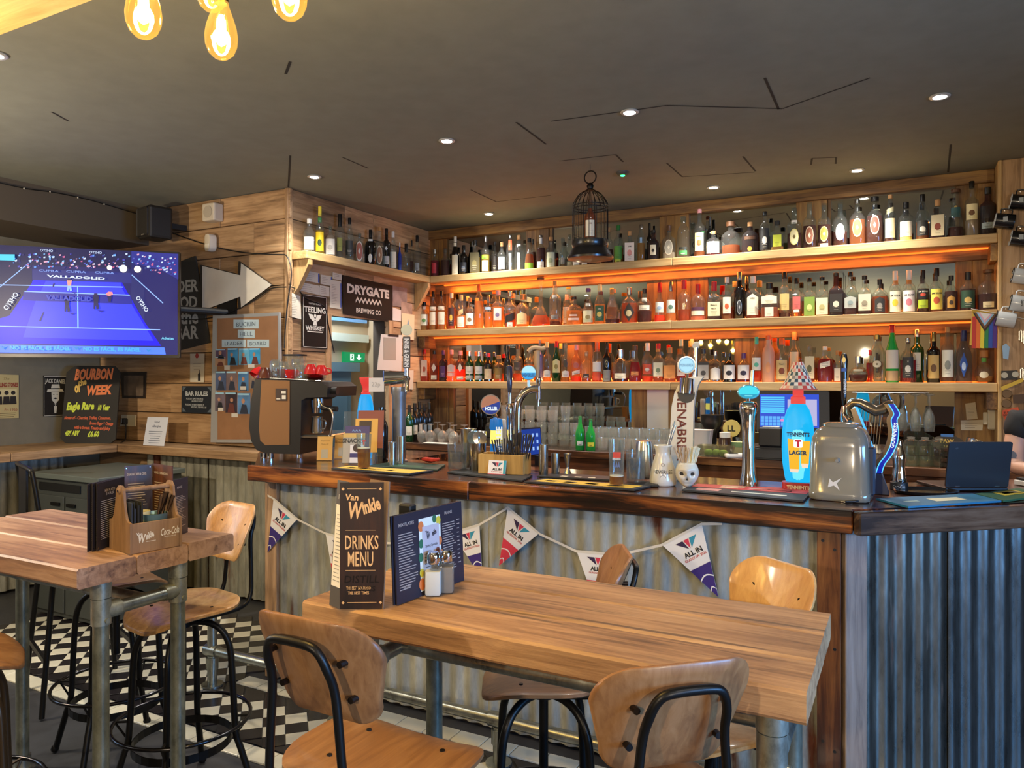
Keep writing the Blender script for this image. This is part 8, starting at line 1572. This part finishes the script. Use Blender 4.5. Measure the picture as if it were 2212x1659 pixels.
MB().cyl(cbk, wl_pt, .025, n=10).build('wall_arm', BLACK, tv); m = MB(); m.box((wl_pt.x - .1, wl_pt.y - .015, wl_pt.z - .12), (wl_pt.x + .1, wl_pt.y, wl_pt.z + .12)); m.build('wall_plate', BLACK, tv)
nT = FTV.col[2].xyz
def tvp(x, y):
    r = ray(x / 4.88, 440 + y / 4.88); k_ = (FTV.translation - O).dot(nT) / r.dot(nT); q_ = FTVi @ (O + r * k_); return (q_.x, q_.y)
def tpoly(pts, z=.002): return [tvp(*p_) + (z,) for p_ in pts]
TVS = []; TVM = {}
TVB = MB(); TVMATS = []
def tcol(c, s_=1.0):
    k_ = (c, s_)
    if k_ not in TVM: TVM[k_] = len(TVMATS); TVMATS.append(EM(c, min(2.9, s_ * 1.15)))
    TVB.m = TVM[k_]
def tp_(pts, c, z, s_=1.0):
    tcol(c, s_); q_ = tpoly(pts, z); a2 = sum(a[0] * b[1] - b[0] * a[1] for a, b in zip(q_, q_[1:] + q_[:1])); TVB.poly(q_ if a2 > 0 else q_[::-1], L0)
tcol('#1a1e66', .9); TVB.rect(.012, .02, WT - .012, HT - .012, L0, .001)
tp_([(-300, 420), (1385, 500), (1385, 690), (-300, 620)], '#15184a', .0012)
tp_([(1385, 500), (1880, 530), (1880, 800), (1700, 700), (1385, 620)], '#2a2f86', .0012)
tp_([(330, 690), (1380, 730), (1390, 840), (340, 800)], '#262c78', .0014)
tp_([(350, 805), (1285, 830), (1520, 1240), (1700, 1500), (-300, 1470), (-300, 1330), (150, 1100)], '#0808d8', .0016, 1.2)
tp_([(485, 812), (1275, 832), (1285, 890), (1620, 1445), (245, 1410), (370, 1040), (430, 930)], '#2c38f0', .002, 1.25)
tp_([(250, 930), (1380, 970), (1400, 1060), (240, 1020)], '#1e2494', .0024)
for a, b in (((-300, 850), (1300, 880)), ((260, 925), (1370, 965)), ((-300, 1285), (1690, 1330)), ((0, 880), (350, 590)), ((1390, 750), (1720, 1050))):
    dx, dy = b[0] - a[0], b[1] - a[1]; k_ = 5 / math.hypot(dx, dy); tp_([(a[0] - dy * k_, a[1] + dx * k_), (b[0] - dy * k_, b[1] + dx * k_), (b[0] + dy * k_, b[1] - dx * k_), (a[0] + dy * k_, a[1] - dx * k_)], '#8fb4f4', .003)
tp_([(815, 870), (825, 870), (830, 1315), (818, 1315)], '#8fd0f8', .003)
tp_([(-300, 640), (340, 590), (340, 830), (100, 1180), (-300, 1300)], '#1a2050', .0018)
tp_([(1390, 760), (1525, 900), (1525, 1240), (1380, 980)], '#242a68', .0026)
tp_([(-320, 1475), (1735, 1515), (1750, 1590), (-320, 1565)], '#4a78f4', .0034, 1.1)
rn = random.Random(4)
for i in range(230):
    if i % 3: x, y = rn.uniform(100, 1370), rn.uniform(525, 675)
    else: x, y = rn.uniform(1395, 1860), rn.uniform(520, 690) + 0
    if i % 3 == 0: y += (x - 1400) * .12
    s_ = rn.uniform(6, 15); tp_([(x - s_, y), (x + s_, y - s_ * .4), (x + s_ * .8, y + s_), (x - s_ * .7, y + s_ * 1.2)], rn.choice(('#7fb8f0', '#c8d8f4', '#4a4ab0', '#b85a8a', '#2a2a6a', '#d8a0b8', '#5a90e0')), .0038 + .00002 * i)
for x, y, c_, s_ in ((735, 800, '#e8988a', 1.0), (710, 985, '#14164a', 1.25), (1015, 960, '#14164a', 1.25)):
    tp_([(x - 14 * s_, y - 14), (x + 14 * s_, y - 14), (x + 16 * s_, y + 10), (x - 16 * s_, y + 10)], '#2a2050', .01); tp_([(x - 24 * s_, y + 8), (x + 28 * s_, y + 8), (x + 20 * s_, y + 70 * s_), (x - 16 * s_, y + 70 * s_)], c_, .0095); tp_([(x - 18 * s_, y + 66 * s_), (x + 20 * s_, y + 66 * s_), (x + 30 * s_, y + 120 * s_), (x + 8, y + 125 * s_), (x, y + 90 * s_), (x - 8, y + 125 * s_), (x - 24, y + 120 * s_)], '#8fb8f0' if s_ == 1 else '#1c1e58', .0098); tp_([(x + 10, y + 130 * s_), (x + 95, y + 135 * s_), (x + 60, y + 150 * s_)], '#10129a', .009)
tp_([(1125, 945), (1150, 928), (1190, 932), (1196, 960), (1160, 975), (1130, 968)], '#f08a90', .01); tp_([(1130, 965), (1185, 970), (1175, 1035), (1150, 1035)], '#1c1e58', .0098)
tp_([(455, 1145), (472, 1142), (435, 1240), (412, 1238)], '#1a1c6a', .004); tp_([(560, 845), (585, 838), (570, 880), (555, 880)], '#1a1c6a', .004)
tp_([(-200, 535), (170, 540), (170, 605), (-200, 595)], '#48c0dc', .02, 1.1)
for x, y, r in ((1165, 680, 26), (1310, 690, 40), (1460, 695, 36)): tcol('#fff0c0' if r < 38 else '#fff6d0', 1.9); TVB.disc(*tvp(x, y), r * .0006, L0, .021, 14)
TVB.build('picture', TVMATS, tv)
def ttext(s_, x, y, h, w_, c_, ro=0, z=.022, b=.02): px_, py_ = tvp(x, y); MB().text(s_, L0, px_, py_, h * 6.3e-4, w=w_ * 6.3e-4, rot=ro, z=z, bold=b).build('lettering', EM(c_, 1), tv)
ttext('VALLADOLID', 815, 780, 24, 545, '#dfeafc', -.025, b=.04); ttext('VALLADOLID', 740, 1000, 46, 430, '#3a4ac8', -.02, b=.04); ttext('NO ES FÁCIL, ES PÁDEL', 440, 1522, 36, 560, '#48b8ee', -.012, b=.04); ttext('NO ES FÁCIL, ES PÁDEL', 1195, 1536, 36, 550, '#48b8ee', -.012, b=.04)
for x, y in ((530, 712), (815, 722), (1115, 732)): ttext('CUPRA', x, y, 22, 185, '#7f9ce8', -.02)
ttext('OYSHO', 505, 500, 24, 120, '#c8d8f8', -.02); ttext('OYSHO', 1020, 520, 24, 118, '#c8d8f8', -.02); ttext('Adeslas', 1775, 1420, 26, 120, '#7fd8f8', -.02); ttext('OYSHO', 130, 1030, 46, 200, '#dfeafc', 1.0); ttext('OYSHO', 1510, 1060, 40, 180, '#dfeafc', -1.0)
for x, y in ((45, 1515), (820, 1522), (1575, 1545)): px_, py_ = tvp(x, y); m = MB(); m.poly([(px_ - .02, py_ + .012), (px_, py_ - .014), (px_ + .02, py_ + .012), (px_, py_ + .002)], L0, .022); m.build('logo', EM('#2f8ad8', 1), tv)
# ================================================================ birdcage with a bottle
cp = onY(1275, 450, 4.4); zt_ = ZC; CGM = CG = M('#221d1a', .35, .7); s_ = dep(cp) / FPX; zz = lambda y: CZ + (817 - y) * s_
t = thing('bird_cage', 'black wire bird cage with a flared base, hung before the top shelf', 'cage', (cp.x, 4.4, 0))
MB().tube([(13.5 * s_ * math.cos(2 * PI * i / 24), 0, zz(383) + 13.5 * s_ * math.sin(2 * PI * i / 24)) for i in range(24)], .0045, 8, True).build('ring', CG, t, 60); MB().cyl((0, 0, zz(370)), (0, 0, ZC), .002, n=6).build('hook', STEEL, t)
MB().lathe([(0, zz(394)), (5 * s_, zz(396)), (8 * s_, zz(402)), (6 * s_, zz(408)), (10 * s_, zz(411)), (0, zz(412))], 16).build('finial', CG, t, 50)
RC = 38 * s_
for i in range(20):
    a = 2 * PI * i / 20; c_, sn = math.cos(a), math.sin(a)
    MB().tube(smoothpts([(r * c_, r * sn, z) for r, z in ((6 * s_, zz(410)), (RC * .62, zz(420)), (RC * .93, zz(437)), (RC, zz(452)), (RC, zz(535)))], 3), .0022, 5).build('wire', CG, t, 60)
for y in (446, 452): MB().tube([(RC * math.cos(2 * PI * i / 28), RC * math.sin(2 * PI * i / 28), zz(y)) for i in range(28)], .003, 6, True).build('hoop', CG, t, 60)
MB().lathe([(0, zz(524)), (RC * .9, zz(524)), (RC * 1.04, zz(520)), (RC * 1.06, zz(530)), (RC * .98, zz(536)), (RC * 1.12, zz(543)), (RC * 1.2, zz(550)), (RC * 1.32, zz(556)), (RC * 1.3, zz(560)), (RC * .6, zz(563)), (0, zz(563))], 32).build('base', M('#161412', .3, coat=.3), t, 40)
bottle((cp.x, 4.4, zz(524) + .001), (524 - 432) * s_, 13.5 * s_, 'std', 'c', 'A', .8, 'n.9', [('e6dcc4', .12, .5, .84, 'w')], '101', 'amber bottle with a white 101 label standing inside the bird cage', None, camrot(cp), tcol='#7a2a1c')
# ================================================================ bartender at the end of the bar
def person():
    t = thing('person', 'person in a black t-shirt leaning behind the laptop, tattooed upper arm showing', 'person', (.655, 4.42, 0))
    SKIN = M('#c99c84', .5); me = bpy.data.meshes.new('body'); P = []; E = []; Rr = []
    def chain(pts, par=None):
        prev = par
        for (x, y, z, r) in pts:
            P.append((x, y, z)); Rr.append(r); i = len(P) - 1
            if prev is not None: E.append((prev, i))
            prev = i
        return prev
    pel = chain([(0, .12, .95, .14)]); ch = chain([(0, .08, 1.12, .125), (.0, .02, 1.28, .14), (0, -.02, 1.38, .12)], pel); nk = chain([(-.01, -.05, 1.47, .05), (-.03, -.08, 1.56, .075), (-.04, -.1, 1.64, .085), (-.04, -.1, 1.70, .06)], ch)
    ends = {}
    for sx in (-1, 1):
        sh = chain([(sx * .17, -.02, 1.385, .062), (sx * .2, -.05, 1.25, .05), (sx * .2, -.1, 1.17, .042), (sx * .15, -.2, 1.17, .034), (sx * .12, -.29, 1.17, .026), (sx * .11, -.34, 1.17, .03)], ch); ends[sx] = sh
        chain([(sx * .09, .12, .9, .095), (sx * .1, .1, .5, .062), (sx * .1, .12, .12, .04), (sx * .1, .02, .04, .035)], pel)
        for k_, (dx, L_) in enumerate(((-.026, .06), (-.009, .075), (.009, .07), (.024, .055))): chain([(sx * .11 + dx, -.37, 1.17, .0095), (sx * .11 + dx * 1.2, -.37 - L_ * .5, 1.168, .009), (sx * .11 + dx * 1.25, -.37 - L_, 1.158, .0075)], sh)
        chain([(sx * .11 - sx * .032, -.345, 1.166, .011), (sx * .11 - sx * .046, -.375, 1.162, .009)], sh)
    me.from_pydata(P, E, []); me.update(); o = link('body', me, t); me.materials.append(SKIN)
    md = o.modifiers.new('skin', 'SKIN'); md.use_smooth_shade = True
    for i, v in enumerate(me.skin_vertices[0].data): v.radius = (Rr[i], Rr[i]); v.use_root = i == 0
    o.modifiers.new('sub', 'SUBSURF').render_levels = 2
    me2 = bpy.data.meshes.new('t_shirt'); P2 = [(0, .12, .93), (0, .08, 1.12), (0, .02, 1.28), (0, -.02, 1.39), (-.005, -.035, 1.43), (-.17, -.02, 1.39), (-.205, -.045, 1.29), (.17, -.02, 1.39), (.205, -.045, 1.29)]; R2 = [.15, .14, .155, .14, .075, .078, .074, .078, .074]
    me2.from_pydata(P2, [(0, 1), (1, 2), (2, 3), (3, 4), (3, 5), (5, 6), (3, 7), (7, 8)], []); me2.update(); o2 = link('t_shirt', me2, t, 'black t-shirt'); me2.materials.append(M('#15171a', .8))
    md = o2.modifiers.new('skin', 'SKIN'); md.use_smooth_shade = True
    for i, v in enumerate(me2.skin_vertices[0].data): v.radius = (R2[i], R2[i]); v.use_root = i == 0
    o2.modifiers.new('sub', 'SUBSURF').render_levels = 2
    MB().lathe([(0, .0), (.06, -.005), (.088, -.05), (.092, -.09), (.075, -.14), (.06, -.15)], 18, o=(-.04, -.085, 1.76)).build('hair', M('#2a1c14', .7), t, 60)
    m = MB(); [m.disc(x, 0, .009, frontf((-.04, -.188, 1.65)), 0, 10, .006) for x in (-.03, .03)]; m.build('eyes', M('#2c2420', .3), t); MB().tube([(-.04, -.182, 1.65), (-.04, -.2, 1.615), (-.04, -.186, 1.61)], .011, 8).build('nose', SKIN, t, 60); MB().tube([(-.062, -.178, 1.585), (-.04, -.184, 1.583), (-.018, -.178, 1.585)], .006, 6).build('mouth', M('#a05a50', .5), t, 60)
    for sx in (-1, 1): MB().lathe([(0, -.03), (.012, -.02), (.014, .01), (0, .028)], 10, o=(-.04 + sx * .086, -.09, 1.635)).build('ear', SKIN, t, 60)
    tp = MB(); 
    for (a, z, s_) in ((-1.9, 1.23, .022), (-2.3, 1.2, .014), (-1.6, 1.19, .012)):
        for k_ in range(1): tp.add(*slab(arc(0, 0, s_, 0, 2 * PI, 10)[:-1], lambda x, y, h, a=a, z=z: (-.2 + (.0505 + h) * math.cos(a + x / .05), -.057 + (.0505 + h) * math.sin(a + x / .05) - (1.25 - z) * .5, z + y), .0008))
    tp.build('tattoo', M('#6a6c70', .6), t)
person()
